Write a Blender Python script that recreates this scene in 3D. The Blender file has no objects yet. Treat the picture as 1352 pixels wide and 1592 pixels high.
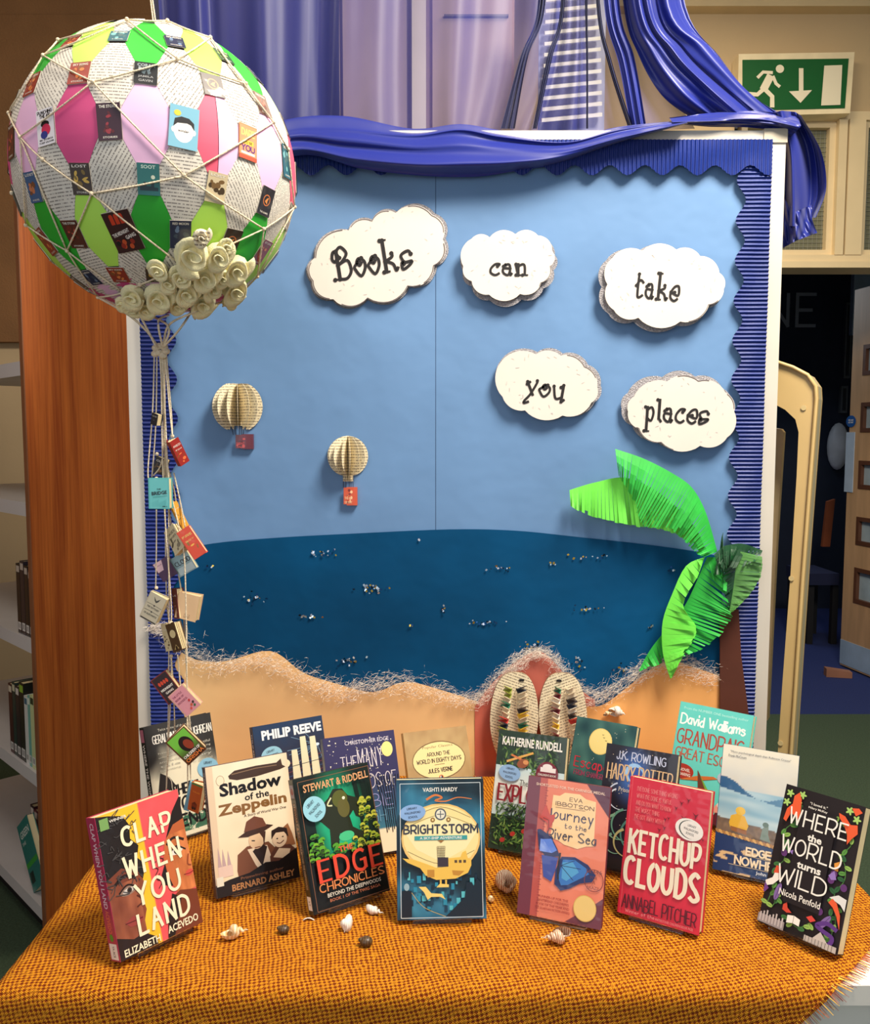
import bpy, math, random
import numpy as np
from mathutils import Vector, Matrix
from mathutils.geometry import tessellate_polygon
SC = bpy.context.scene
PI = math.pi
# ---------------------------------------------------------------- camera
FPX = 1350.0; PITCH = math.radians(4.9); CAM = Vector((0, 0, 1.43))
cd = bpy.data.cameras.new('camera'); cam = bpy.data.objects.new('camera', cd); SC.collection.objects.link(cam)
cam.location = CAM; cam.rotation_euler = (PI/2-PITCH, 0, 0)
cd.sensor_fit = 'VERTICAL'; cd.sensor_height = 24; cd.lens = 24*FPX/1592; cd.clip_start = 0.02
SC.camera = cam
# ---------------------------------------------------------------- world, lamps, exposure
SC.view_settings.view_transform = 'Standard'; SC.view_settings.look = 'None'
SC.view_settings.gamma = 1; SC.view_settings.exposure = 0.0; SC.view_settings.use_curve_mapping = False
wd = bpy.data.worlds.new('world'); SC.world = wd; wd.use_nodes = True
wd.node_tree.nodes['Background'].inputs[0].default_value = (0.80, 0.88, 1.0, 1)
wd.node_tree.nodes['Background'].inputs[1].default_value = 0.34
def area(name, loc, target, size, power, col, sy=None):
    l = bpy.data.lights.new(name, 'AREA'); l.size = size; l.energy = power; l.color = col
    if sy: l.shape = 'RECTANGLE'; l.size_y = sy
    o = bpy.data.objects.new(name, l); SC.collection.objects.link(o); o.location = loc
    o.rotation_euler = (Vector(target)-Vector(loc)).to_track_quat('-Z', 'Y').to_euler()
    return o
area('ceiling_lamp_near', (0.95, 0.82, 3.25), (0.1, 1.6, 1.0), 0.7, 112, (1.0, 0.91, 0.78))
area('window_behind_camera', (-.9, -.75, 1.7), (-.1, 1.6, 1.2), 1.5, 11, (0.95, 0.96, 1.0), 1.1)  # added fill light to brighten board and balloon, not a known window
area('ceiling_lamp_left', (-0.9, 0.95, 3.2), (-0.2, 1.6, 1.2), 0.6, 14, (1.0, 0.88, 0.74))
area('ceiling_lamp_back', (0.9, 3.1, 3.4), (0.9, 3.3, 0), 0.9, 34, (1.0, 0.84, 0.58))
area('daylight_back_room', (2.2, 6.2, 2.4), (2.2, 5.2, 0.6), 0.8, 9, (0.75, 0.87, 1.0))
# ---------------------------------------------------------------- helpers
def ray(px, py):
    c, s = math.cos(PITCH), math.sin(PITCH); a = (px-676)/FPX; b = (796-py)/FPX
    return Vector((a, c+b*s, -s+b*c))
def P(px, py, Y):
    d = ray(px, py); return CAM + d*(Y/d.y)
def PP(px, py, o, n):                       # pixel ray meets the plane through o with normal n
    d = ray(px, py); return CAM + d*((Vector(o)-CAM).dot(n)/d.dot(n))
def s2l(c):
    return tuple((x/12.92 if x <= .04045 else ((x+.055)/1.055)**2.4) for x in c)
def rgb(r, g, b): return s2l((r/255, g/255, b/255))
def link(o): SC.collection.objects.link(o); return o
def tag(o, label=None, cat=None, group=None, kind=None):
    if label: o['label'] = label
    if cat: o['category'] = cat
    if group: o['group'] = group
    if kind: o['kind'] = kind
    return o
def empty(name, loc, label, cat, group=None, rot=None):
    o = link(bpy.data.objects.new(name, None)); o.empty_display_size = .05
    if rot is not None:
        m = rot.to_4x4(); m.translation = Vector(loc); o.matrix_world = m
    else: o.location = loc
    return tag(o, label, cat, group)
def mesh(name, V, F, mat, parent=None, world=False, uv=None, smooth=False, col=None, kind=None):
    """world=True: V is in world space and the parent is an unrotated Empty"""
    if world and parent is not None:
        L = root_loc(parent); V = [Vector(v)-L for v in V]
    me = bpy.data.meshes.new(name); me.from_pydata([tuple(v) for v in V], [], F)
    if uv is not None:
        ul = me.uv_layers.new(name='UVMap')
        idx = np.empty(len(me.loops), dtype=np.int32); me.loops.foreach_get('vertex_index', idx)
        ul.data.foreach_set('uv', np.asarray(uv, dtype=np.float32)[idx].ravel())
    if col is not None:
        ca = me.color_attributes.new('Col', 'FLOAT_COLOR', 'POINT')
        ca.data.foreach_set('color', np.asarray(col, dtype=np.float32).ravel())
    if smooth: me.polygons.foreach_set('use_smooth', [True]*len(me.polygons))
    me.materials.append(mat); me.update()
    o = link(bpy.data.objects.new(name, me))
    if parent is not None: o.parent = parent
    if kind: o['kind'] = kind
    return o
def root_loc(p):
    L = Vector((0, 0, 0))
    while p is not None: L = L+p.location; p = p.parent
    return L
class MB:
    def __init__(s): s.V = []; s.F = []; s.U = []; s.C = []
    def add(s, V, F, U=None, C=None):
        n = len(s.V); s.V += [Vector(v) for v in V]; s.F += [tuple(i+n for i in f) for f in F]
        s.U += U if U is not None else [(v[0], v[2]) for v in V]
        if C is not None: s.C += C
        return s
    def box(s, a, b, R=None, O=None, C=None):
        x0, y0, z0 = a; x1, y1, z1 = b
        V = [Vector(v) for v in ((x0,y0,z0),(x1,y0,z0),(x1,y1,z0),(x0,y1,z0),(x0,y0,z1),(x1,y0,z1),(x1,y1,z1),(x0,y1,z1))]
        if R is not None: V = [R@v for v in V]
        if O is not None: V = [v+Vector(O) for v in V]
        return s.add(V, [(0,3,2,1),(4,5,6,7),(0,1,5,4),(1,2,6,5),(2,3,7,6),(3,0,4,7)], None, [C]*8 if C else None)
    def prism(s, pts, d, U=None):            # closed outline (3D points) extruded by vector d
        n = len(pts); d = Vector(d); A = [Vector(p) for p in pts]; B = [p+d for p in A]
        T = tessellate_polygon([A]); F = [tuple(t) for t in T]+[tuple(i+n for i in reversed(t)) for t in T]
        F += [(i, (i+1) % n, (i+1) % n+n, i+n) for i in range(n)]
        return s.add(A+B, F, (U+U) if U else None)
    def tube(s, pts, r, k=6, r2=None, cap=True):
        pts = [Vector(p) for p in pts]; n = len(pts); V = []; F = []
        up = Vector((.13, .31, .94))
        for i, p in enumerate(pts):
            t = (pts[min(i+1, n-1)]-pts[max(i-1, 0)]).normalized()
            a = t.cross(up)
            if a.length < .05: a = t.cross(Vector((1, 0, 0)))
            a.normalize(); b = t.cross(a)
            rr = r if r2 is None else r+(r2-r)*i/(n-1)
            if callable(r): rr = r(i/(n-1))
            V += [p+(a*math.cos(2*PI*j/k)+b*math.sin(2*PI*j/k))*rr for j in range(k)]
        for i in range(n-1):
            for j in range(k):
                F.append((i*k+j, i*k+(j+1) % k, (i+1)*k+(j+1) % k, (i+1)*k+j))
        if cap: F += [tuple(range(k-1, -1, -1)), tuple((n-1)*k+j for j in range(k))]
        return s.add(V, F)
    def ball(s, c, r, nu=8, nv=6, sc=(1, 1, 1), R=None):
        V = []; F = []
        for i in range(nv+1):
            th = PI*i/nv
            for j in range(nu):
                v = Vector((r*sc[0]*math.sin(th)*math.cos(2*PI*j/nu), r*sc[1]*math.sin(th)*math.sin(2*PI*j/nu), r*sc[2]*math.cos(th)))
                V.append((R@v if R is not None else v)+Vector(c))
        for i in range(nv):
            for j in range(nu): F.append((i*nu+j, (i+1)*nu+j, (i+1)*nu+(j+1) % nu, i*nu+(j+1) % nu))
        return s.add(V, F)
    def build(s, name, mat, parent=None, world=True, smooth=False, kind=None, uv=True):
        return mesh(name, s.V, s.F, mat, parent, world, s.U if uv and len(s.U) == len(s.V) else None, smooth,
                    s.C if s.C and len(s.C) == len(s.V) else None, kind)
def catmull(pts, n=6):
    p = [tuple(q) for q in pts]
    if len(p) < 3: return [Vector(q) for q in p]
    closed = p[0] == p[-1]; out = []; m = len(p)
    g = (lambda i: p[i % (m-1)]) if closed else (lambda i: p[max(0, min(m-1, i))])
    for i in range(m-1):
        a, b, c, d = [Vector(g(j)) for j in (i-1, i, i+1, i+2)]
        for k in range(n):
            t = k/n; out.append(.5*((2*b)+(c-a)*t+(2*a-5*b+4*c-d)*t*t+(3*b-a-3*c+d)*t**3))
    out.append(Vector(p[-1])); return out
# ---------------------------------------------------------------- materials
MAT = {}
def nodemat(name):
    m = bpy.data.materials.new(name); m.use_nodes = True; nt = m.node_tree
    return m, nt, nt.nodes['Principled BSDF']
def N(nt, t, ins=None, **kw):
    n = nt.nodes.new(t)
    for k, v in kw.items(): setattr(n, k, v)
    for k, v in (ins or {}).items():
        if isinstance(v, bpy.types.NodeSocket): nt.links.new(v, n.inputs[k])
        else: n.inputs[k].default_value = v
    return n
def math_(nt, op, a, b=0.0, c=0.0):
    return N(nt, 'ShaderNodeMath', {0: a, 1: b, 2: c}, operation=op).outputs[0]
def mix(nt, f, a, b, blend='MIX'):
    n = N(nt, 'ShaderNodeMix', data_type='RGBA', blend_type=blend)
    for i, v in ((0, f), (6, a), (7, b)):
        if isinstance(v, bpy.types.NodeSocket): nt.links.new(v, n.inputs[i])
        else: n.inputs[i].default_value = v if i == 0 or len(v) == 4 else (*v, 1)
    return n.outputs[2]
def mat(name, c, rough=.6, metal=0, var=.12, scale=8, bump=.0, bscale=60, coat=0, coords='Object', stretch=(1,1,1), emis=None, sheen=0, spec=.5):
    if name in MAT: return MAT[name]
    m, nt, b = nodemat(name)
    tc = N(nt, 'ShaderNodeTexCoord'); mp = N(nt, 'ShaderNodeMapping', {'Vector': tc.outputs[coords], 'Scale': stretch})
    nz = N(nt, 'ShaderNodeTexNoise', {'Vector': mp.outputs[0], 'Scale': scale, 'Detail': 4.0})
    dk = tuple(x*(1-var) for x in c); lt = tuple(min(1, x*(1+var)) for x in c)
    cr = N(nt, 'ShaderNodeMapRange', {0: nz.outputs[0], 1: .3, 2: .7})
    nt.links.new(mix(nt, cr.outputs[0], dk, lt), b.inputs['Base Color'])
    b.inputs['Roughness'].default_value = rough; b.inputs['Metallic'].default_value = metal
    b.inputs['Coat Weight'].default_value = coat; b.inputs['Coat Roughness'].default_value = .12
    b.inputs['Specular IOR Level'].default_value = spec
    if sheen: b.inputs['Sheen Weight'].default_value = sheen
    if bump:
        n2 = N(nt, 'ShaderNodeTexNoise', {'Vector': mp.outputs[0], 'Scale': bscale, 'Detail': 3.0})
        bp = N(nt, 'ShaderNodeBump', {'Height': n2.outputs[0], 'Strength': bump, 'Distance': .01})
        nt.links.new(bp.outputs[0], b.inputs['Normal'])
    if emis: b.inputs['Emission Color'].default_value = (*c, 1); b.inputs['Emission Strength'].default_value = emis
    MAT[name] = m; return m
def mat_print(name, rough, coat=0, bump=0):
    m, nt, b = nodemat(name)
    a = N(nt, 'ShaderNodeAttribute', attribute_name='Col')
    nt.links.new(a.outputs['Color'], b.inputs['Base Color']); b.inputs['Roughness'].default_value = rough
    b.inputs['Coat Weight'].default_value = coat; b.inputs['Coat Roughness'].default_value = .08
    if bump:
        tc = N(nt, 'ShaderNodeTexCoord'); nz = N(nt, 'ShaderNodeTexNoise', {'Vector': tc.outputs['Object'], 'Scale': 28., 'Detail': 2.})
        bp = N(nt, 'ShaderNodeBump', {'Height': nz.outputs[0], 'Strength': bump, 'Distance': .01})
        nt.links.new(bp.outputs[0], b.inputs['Coat Normal'])
    MAT[name] = m; return m
PRINT = mat_print('cover_print_gloss', .42, .45, .25); PRINTM = mat_print('print_matt', .75)
def mat_page(name, paper, ink, pitch=.0042, rough=.75):
    m, nt, b = nodemat(name)
    uv = N(nt, 'ShaderNodeUVMap'); s = N(nt, 'ShaderNodeSeparateXYZ', {0: uv.outputs[0]})
    v = math_(nt, 'DIVIDE', s.outputs[1], pitch); row = math_(nt, 'FLOOR', v); fr = math_(nt, 'FRACT', v)
    line = math_(nt, 'MULTIPLY', math_(nt, 'GREATER_THAN', fr, .30), math_(nt, 'LESS_THAN', fr, .66))
    cv = N(nt, 'ShaderNodeCombineXYZ', {0: math_(nt, 'MULTIPLY', s.outputs[0], 1/(pitch*.9)), 1: math_(nt, 'MULTIPLY', row, 7.31)})
    n1 = N(nt, 'ShaderNodeTexNoise', {'Vector': cv.outputs[0], 'Scale': 2.2, 'Detail': 2.0})
    word = math_(nt, 'GREATER_THAN', n1.outputs[0], .46)
    big = N(nt, 'ShaderNodeTexNoise', {'Vector': uv.outputs[0], 'Scale': 22.0})
    f = math_(nt, 'MULTIPLY', math_(nt, 'MULTIPLY', line, word), .8)
    base = mix(nt, N(nt, 'ShaderNodeMapRange', {0: big.outputs[0], 1: .3, 2: .7}).outputs[0], tuple(x*.88 for x in paper), paper)
    nt.links.new(mix(nt, f, base, ink), b.inputs['Base Color']); b.inputs['Roughness'].default_value = rough
    MAT[name] = m; return m
PAGE = mat_page('printed_book_page', rgb(226, 219, 206), rgb(104, 96, 92), .0048)
PAGES = mat_page('small_printed_page', rgb(250, 236, 200), rgb(112, 94, 78), .0058)
def mat_sheer(name, c, dens, gloss=.35):
    m, nt, b = nodemat(name)
    b.inputs['Base Color'].default_value = (*c, 1); b.inputs['Roughness'].default_value = gloss
    b.inputs['Sheen Weight'].default_value = .4; b.inputs['Sheen Tint'].default_value = (.5, .55, 1, 1)
    tc = N(nt, 'ShaderNodeTexCoord'); nz = N(nt, 'ShaderNodeTexNoise', {'Vector': tc.outputs['Object'], 'Scale': 4., 'Detail': 3.})
    al = N(nt, 'ShaderNodeMapRange', {0: nz.outputs[0], 1: .3, 2: .7, 3: dens-.02, 4: dens+.02})
    lw = N(nt, 'ShaderNodeLayerWeight', {'Blend': .35})
    a = math_(nt, 'ADD', al.outputs[0], math_(nt, 'MULTIPLY', lw.outputs['Facing'], .55))
    a = math_(nt, 'MINIMUM', a, 1.0)
    nt.links.new(a, b.inputs['Alpha']); MAT[name] = m; return m
def mat_glass(name, c=(1, 1, 1), rough=.03, alpha=None):
    m, nt, b = nodemat(name); b.inputs['Base Color'].default_value = (*c, 1); b.inputs['Roughness'].default_value = rough
    b.inputs['Transmission Weight'].default_value = 1; b.inputs['IOR'].default_value = 1.3
    MAT[name] = m; return m
CLEAR = mat_glass('clear_acrylic')
CREAMPG = mat('page_edges', rgb(240, 219, 170), .8, var=.10, scale=30, stretch=(1, 40, 1), bump=.2, bscale=80)
BLACKP = mat('black_paper', rgb(22, 22, 26), .7)
ROPE = mat('cotton_cord', rgb(236, 218, 186), .85, var=.12, scale=90, bump=.5, bscale=400)
# ---------------------------------------------------------------- flat print drawn as layered shapes with vertex colours
GL = {'A':"-04 3c 64;-17 57",'B':"-04 0c;~0c 3c 5b 59 38 08;~08 38 67 65 34 04",'C':"~6b 4c 1b 08 15 44 65",'D':"-04 0c;~0c 3c 6a 66 34 04",
'E':"-5c 0c 04 54;-08 48",'F':"-04 0c 5c;-08 48",'G':"~6b 4c 1b 08 15 44 65;-65 68 48",'H':"-04 0c;-64 6c;-08 68",'I':"-04 0c",'J':"~4c 46 34 14 06",
'K':"-04 0c;-6c 07;-29 64",'L':"-0c 04 54",'M':"-04 0c 46 8c 84",'N':"-04 0c 64 6c",'O':"~3c 0a 06 34 66 6a 3c",'P':"-04 0c;~0c 4c 6b 69 47 07",
'Q':"~3c 0a 06 34 66 6a 3c;-36 64",'R':"-04 0c;~0c 4c 6b 69 47 07;-37 64",'S':"~6b 3c 0a 28 47 65 34 05",'T':"-0c 6c;-3c 34",'U':"~0c 06 34 66 6c",
'V':"-0c 34 6c",'W':"-0c 24 4a 64 8c",'X':"-0c 64;-04 6c",'Y':"-0c 38 6c;-38 34",'Z':"-0c 6c 04 64","'":"-0c 0a",'.':"-04 05",'&':"~64 1a 3c 4a 06 24 58",'-':"-08 38",
'a':"~48 29 06 24 46;-49 44",'b':"-0c 04;~07 29 46 24 05",'c':"~48 29 06 24 45",'d':"~48 29 06 24 46;-4c 44",'e':"-07 47;~47 29 06 24 45",
'f':"~4c 2b 24;-09 49",'g':"~48 29 06 24 46;~49 42 20 01",'h':"-0c 04;~07 29 48 44",'i':"-09 04;-0b 0c",'j':"~29 22 00;-2b 2c",'k':"-0c 04;-49 06;-17 44",
'l':"-0c 04",'m':"-09 04;~07 29 38 34;~37 59 68 64",'n':"-09 04;~07 29 48 44",'o':"~29 06 24 47 29",'p':"-09 00;~07 29 46 24 05",'r':"-09 04;~07 29 48",
's':"~48 29 08 46 24 05",'t':"~1c 15 24 45;-09 39",'u':"~09 05 24 46;-49 44",'v':"-09 24 49",'w':"-09 14 38 54 69",'x':"-09 44;-04 49",'y':"-09 24;-49 10",'z':"-09 49 04 44"}
# curly display lettering (ball terminals and little spirals)
CURL = {'B':"-24 2c;-04 44;~3a 1c 0a 19 2a;~2c 4d 6b 49 28;~28 69 76 54 24",'o':"~39 07 06 24 46 48 29 18 27 38",'k':"-1d 14;-0d 2d;-04 24;~49 48 17;~17 46 54 65",
's':"~48 39 08 16 46 35 04 06 15",'c':"~38 49 29 07 05 24 45",'a':"~08 29 38 34 45;~37 07 05 24 36;~08 19 18",'n':"-09 14 18;-14 19;~18 39 48 44;-04 24;-34 54",
't':"~1c 15 24 45;~08 2a 49",'e':"~07 46 49 29 07 05 24 45;~27 17",'y':"-09 34;~4a 49 24 01 00 21;-08 19",'u':"~09 15 24 45;-4a 43 54;-39 4a",
'p':"-09 19 10;-00 20;~18 39 47 34 15",'l':"-0c 1c 15 24"}
RAW = {}
def sig(d): return d
def glyph_strokes(ch, font):
    k = (ch, id(font))
    if k in RAW: return RAW[k]
    out = []; w = 0
    for st in font.get(ch, GL.get(ch.upper(), '')).split(';'):
        if not st: continue
        pts = [(int(q[0], 36), int(q[1], 36)-4) for q in st[1:].split()]
        w = max([w]+[p[0] for p in pts])
        ends = (pts[0], pts[-1])
        if st[0] == '~': pts = [(v[0], v[1]) for v in catmull([(a, b) for a, b in pts], 5)]
        out.append((pts, st[0], ends))
    RAW[k] = (out, w); return RAW[k]
_BF = {}
def bfont(txt, bold):
    k = (txt, bold)
    if k not in _BF:
        c = bpy.data.curves.new('t', 'FONT'); c.body = txt; c.offset = bold; c.resolution_u = 2
        o = bpy.data.objects.new('t', c); me = bpy.data.meshes.new_from_object(o)
        V = np.array([v.co[:2] for v in me.vertices]) if len(me.vertices) else np.zeros((1, 2))
        _BF[k] = (V, [tuple(p.vertices) for p in me.polygons])
        bpy.data.objects.remove(o); bpy.data.curves.remove(c); bpy.data.meshes.remove(me)
    return _BF[k]
def nz(U, V, s=3., seed=0):
    r = random.Random(seed); o = 0*U
    for i in range(7):
        k = s*(1+i*.55); a = r.uniform(0, 2*PI)
        o = o+np.sin(k*(U*math.cos(a)+V*math.sin(a))*2*PI+r.uniform(0, 6)+1.3*np.sin(k*(V*math.cos(a)-U*math.sin(a))*3+r.uniform(0, 6)))/(1+i*.5)
    return o/4.
def lerp(a, b, t):
    t = np.clip(t, 0, 1)[..., None]; return np.array(a, float)*(1-t)+np.array(b, float)*t
class Print:
    """2D drawing board: x 0..100, y 0..H100 (cover height in the same unit)"""
    def __init__(s, w, h): s.sc = w/100.; s.H = h/s.sc; s.V = []; s.F = []; s.C = []; s.z = 0; s.ymap = None
    def push(s, pts, faces, col, same=False):
        s.z += .12 if same else 1
        n = len(s.V); s.V += [(p[0], s.ymap(p[1]) if s.ymap else p[1], s.z) for p in pts]
        s.F += [tuple(i+n for i in f) for f in faces]
        s.C += [(*s2l(tuple(x/255 for x in c)), 1) for c in col] if isinstance(col, list) else [(*rgb(*col), 1)]*len(pts)
    def bg(s, fn, x0=0, y0=0, x1=100, y1=None, nx=40, ny=60):
        y1 = s.H if y1 is None else y1
        U, V = np.meshgrid(np.linspace(0, 1, nx+1), np.linspace(0, 1, ny+1))
        c = np.clip(fn(U, V), 0, 255).reshape(-1, 3)
        pts = list(zip((x0+(x1-x0)*U).ravel(), (y0+(y1-y0)*V).ravel()))
        F = [(j*(nx+1)+i, j*(nx+1)+i+1, (j+1)*(nx+1)+i+1, (j+1)*(nx+1)+i) for j in range(ny) for i in range(nx)]
        s.push(pts, F, [tuple(q) for q in c])
    def poly(s, pts, col, same=False):
        s.push(pts, [tuple(t) for t in tessellate_polygon([[Vector((*p, 0)) for p in pts]])], col, same)
    def rect(s, x0, y0, x1, y1, col, same=False): s.push([(x0, y0), (x1, y0), (x1, y1), (x0, y1)], [(0, 1, 2, 3)], col, same)
    def ell(s, cx, cy, rx, ry, col, rot=0, n=28, same=False):
        c, q = math.cos(rot), math.sin(rot)
        pts = [(cx+rx*math.cos(t)*c-ry*math.sin(t)*q, cy+rx*math.cos(t)*q+ry*math.sin(t)*c) for t in [2*PI*i/n for i in range(n)]]
        s.push(pts, [tuple(range(n))], col, same)
    def line(s, pts, w, col, smooth=False, same=False, taper=None):
        if smooth: pts = [(v[0], v[1]) for v in catmull([tuple(p) for p in pts], 5)]
        n = len(pts); V = []; F = []
        for i in range(n):
            a = pts[max(i-1, 0)]; b = pts[min(i+1, n-1)]; dx, dy = b[0]-a[0], b[1]-a[1]; L = math.hypot(dx, dy) or 1
            ww = w/2*(1 if taper is None else 1+(taper-1)*i/(n-1))
            V += [(pts[i][0]-dy/L*ww, pts[i][1]+dx/L*ww), (pts[i][0]+dy/L*ww, pts[i][1]-dx/L*ww)]
        F = [(2*i, 2*i+1, 2*i+3, 2*i+2) for i in range(n-1)]
        s.push(V, F, col, same)
    def dot(s, cx, cy, r, col, n=6, same=True): s.ell(cx, cy, r, r, col, 0, n, same)
    def text(s, t, cx, cy, h, w, col, rot=0, bold=.0, up=True):
        V, F = bfont(t, bold)
        if len(V) < 3: return
        x0, y0 = V.min(0); x1, y1 = V.max(0)
        q = (V-[(x0+x1)/2, (y0+y1)/2])*[w/(x1-x0), h/(y1-y0)]
        r = math.radians(rot); c, sn = math.cos(r), math.sin(r)
        s.push([(cx+a*c-b*sn, cy+a*sn+b*c) for a, b in q], F, col)
    def hand(s, t, cx, cy, h, w, col, wt=1., rot=0, serif=0, jit=0, font=GL, seed=1, gap=2.2, contrast=.0, ball=0, arc=0):
        """stroke lettering fitted to cap height h and total width w; wt = stroke width in drawing units"""
        rr = random.Random(seed); X = 0; runs = []; wt = wt if font is CURL else wt*.80
        for ch in t:
            if ch == ' ': X += 4; continue
            st, gw = glyph_strokes(ch, font); runs.append((st, X, rr.uniform(-jit, jit), 1+rr.uniform(-jit, jit)*.1)); X += gw+gap
        X = max(X-gap, 1); sx = w/X; sy = h/8.; r = math.radians(rot); c, sn = math.cos(r), math.sin(r); s.z += 1
        def tr(p, ox, jy, js):
            a = (p[0]+ox-X/2)*sx; b = (p[1]*js-4+jy)*sy - arc*((p[0]+ox-X/2)/X)**2; return (cx+a*c-b*sn, cy+a*sn+b*c)
        for st, ox, jy, js in runs:
            for pts, ty, ends in st:
                q = [tr(p, ox, jy, js) for p in pts]
                for i in range(len(q)-1) if ty == '-' else [None]:
                    seg = q[i:i+2] if i is not None else q
                    if ty == '-':
                        dx, dy = seg[1][0]-seg[0][0], seg[1][1]-seg[0][1]; L = math.hypot(dx, dy) or 1
                        vert = abs(-dx*sn+dy*c)/L; e = wt*.4
                        seg = [(seg[0][0]-dx/L*e, seg[0][1]-dy/L*e), (seg[1][0]+dx/L*e, seg[1][1]+dy/L*e)]
                        s.line(seg, wt*(1-contrast*(1-vert)), col, same=True)
                    else: s.line(seg, wt*(1-contrast*.35), col, same=True)
                if serif and ty == '-':
                    for e in (pts[0], pts[-1]):
                        if e[1] in (0, 8, 5):
                            a, b = tr((e[0]-serif, e[1]), ox, jy, js), tr((e[0]+serif, e[1]), ox, jy, js)
                            s.line([a, b], wt*.55, col, same=True)
                if ball:
                    a = tr(pts[0], ox, jy, js); s.dot(a[0], a[1], wt*ball, col, 8)
    def build(s, name, parent, f, m=None, eps=.00003, world=False):
        """f maps (x_m, y_m, height_m) to a local point"""
        V = [f(x*s.sc, y*s.sc, .00012+z*eps) for x, y, z in s.V]
        return mesh(name, V, s.F, m or PRINT, parent, world, None, False, s.C)
exec_order = []
# ================================================================ ROOM
def struct(o): o['kind'] = 'structure'; return o
YW = 4.4
WALLC = mat('wall_paint_cream', rgb(205, 180, 140), .7, var=.05, scale=2, bump=.05)
TRIMC = mat('trim_paint_cream', rgb(232, 212, 172), .5, var=.03)
CARG = mat('green_carpet', rgb(62, 82, 62), .95, var=.3, scale=160, bump=.4, bscale=500)
CARB = mat('blue_carpet', rgb(30, 48, 110), .95, var=.3, scale=160, bump=.4, bscale=500)
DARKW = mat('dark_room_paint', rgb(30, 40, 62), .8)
m = MB().box((-3.2, -.9, -.06), (4.0, YW, 0)); struct(m.build('floor', CARG))
m = MB().box((-3.2, YW, -.06), (4.0, 7.6, 0)); struct(m.build('floor_back', CARB))
m = MB().box((-3.2, -.2, 3.72), (4.0, 7.6, 3.8)); struct(m.build('ceiling', mat('ceiling_paint', rgb(226, 214, 190), .8)))
zh = P(1250, 182, YW).z; zb = P(1250, 398, YW).z; zd = P(1250, 419, YW).z
xd = P(1130, 600, YW).x
# back wall: solid left part, solid upper part, beams round the transom
m = MB(); m.box((-3.2, YW, 0), (xd, YW+.12, 3.72)); m.box((xd, YW, zh), (4.0, YW+.12, 3.72)); m.box((3.1, YW, 0), (4.0, YW+.12, zh))
struct(m.build('wall_back', WALLC))
m = MB(); m.box((xd, YW-.03, zd), (3.1, YW+.13, zb)); m.box((xd, YW-.05, zd-.0), (3.1, YW-.03, zd+.03)); m.box((xd, YW-.02, zh-.02), (3.1, YW+.1, zh+.02))
struct(m.build('trim_1', TRIMC))
m = MB(); z1 = P(1200, 22, YW).z; z2 = P(1200, 12, YW).z
m.box((.8, YW-.08, z1), (4.0, YW, 3.71)); struct(m.build('trim_2', mat('beam_paint', rgb(228, 205, 160), .5, var=.04)))
for k, (a, b) in enumerate(((1296, 1309), (1312, 1337))):
    xa, xb = P(a, 290, YW).x, P(b, 290, YW).x
    struct(MB().box((xa, YW-.035, zb), (xb, YW+.1, zh-.02)).build('trim_%d' % (3+k), TRIMC))
# transom windows of wired glass
GR = mat('wire_grid', rgb(150, 152, 140), .5); PANE = mat('wired_glass', rgb(118, 118, 96), .25, var=.25, scale=1.5)
for k, (a, b) in enumerate(((1150, 1296), (1337, 1612))):
    xa, xb = P(a, 290, YW).x, P(b, 290, YW).x
    f = MB()
    for q in ((xa, zb, xa+.03, zh-.02), (xb-.03, zb, xb, zh-.02), (xa+.03, zb, xb-.03, zb+.03), (xa+.03, zh-.05, xb-.03, zh-.02)):
        f.box((q[0], YW+.0, q[1]), (q[2], YW+.06, q[3]))
    w = struct(f.build('window_%d' % (k+1), TRIMC))
    MB().box((xa+.03, YW+.04, zb+.03), (xb-.03, YW+.046, zh-.05)).build('pane', PANE, w)
    g = MB(); x = xa+.05
    while x < xb-.03: g.box((x, YW+.036, zb+.03), (x+.0015, YW+.0395, zh-.05)); x += .022
    z = zb+.05
    while z < zh-.05: g.box((xa+.03, YW+.034, z), (xb-.03, YW+.0375, z+.0015)); z += .022
    g.build('wire_grid', GR, w, kind='stuff')
# the room beyond the doorway
struct(MB().box((.2, 7.2, 0), (4.0, 7.3, 3.7)).build('wall_far', DARKW))
struct(MB().box((4.0, -.2, 0), (4.1, 7.6, 3.72)).build('wall_right', mat('wall_paint_right', rgb(170, 170, 160), .8)))
struct(MB().box((.2, YW+.13, 0), (.3, 7.2, 3.7)).build('wall_inner', DARKW))
struct(MB().box((-3.3, -.9, 0), (-3.2, YW+.1, 3.72)).build('wall_left', mat('wall_paint_brown', rgb(150, 112, 72), .8, bump=.1)))
# brown fabric pin-board strip on the wall behind the balloon
xa, xb = P(-330, 150, 4.3).x, P(520, 150, 4.3).x
m = MB().box((xa, 4.34, P(0, 22, 4.34).z), (xb, 4.395, 3.7)); m.box((xa, 4.33, 1.9), (xb, 4.395, P(0, 17, 4.34).z-.02))
struct(m.build('trim_5', mat('brown_wall_panel', rgb(140, 100, 62), .9, var=.15, scale=3, bump=.3, bscale=120)))
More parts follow.
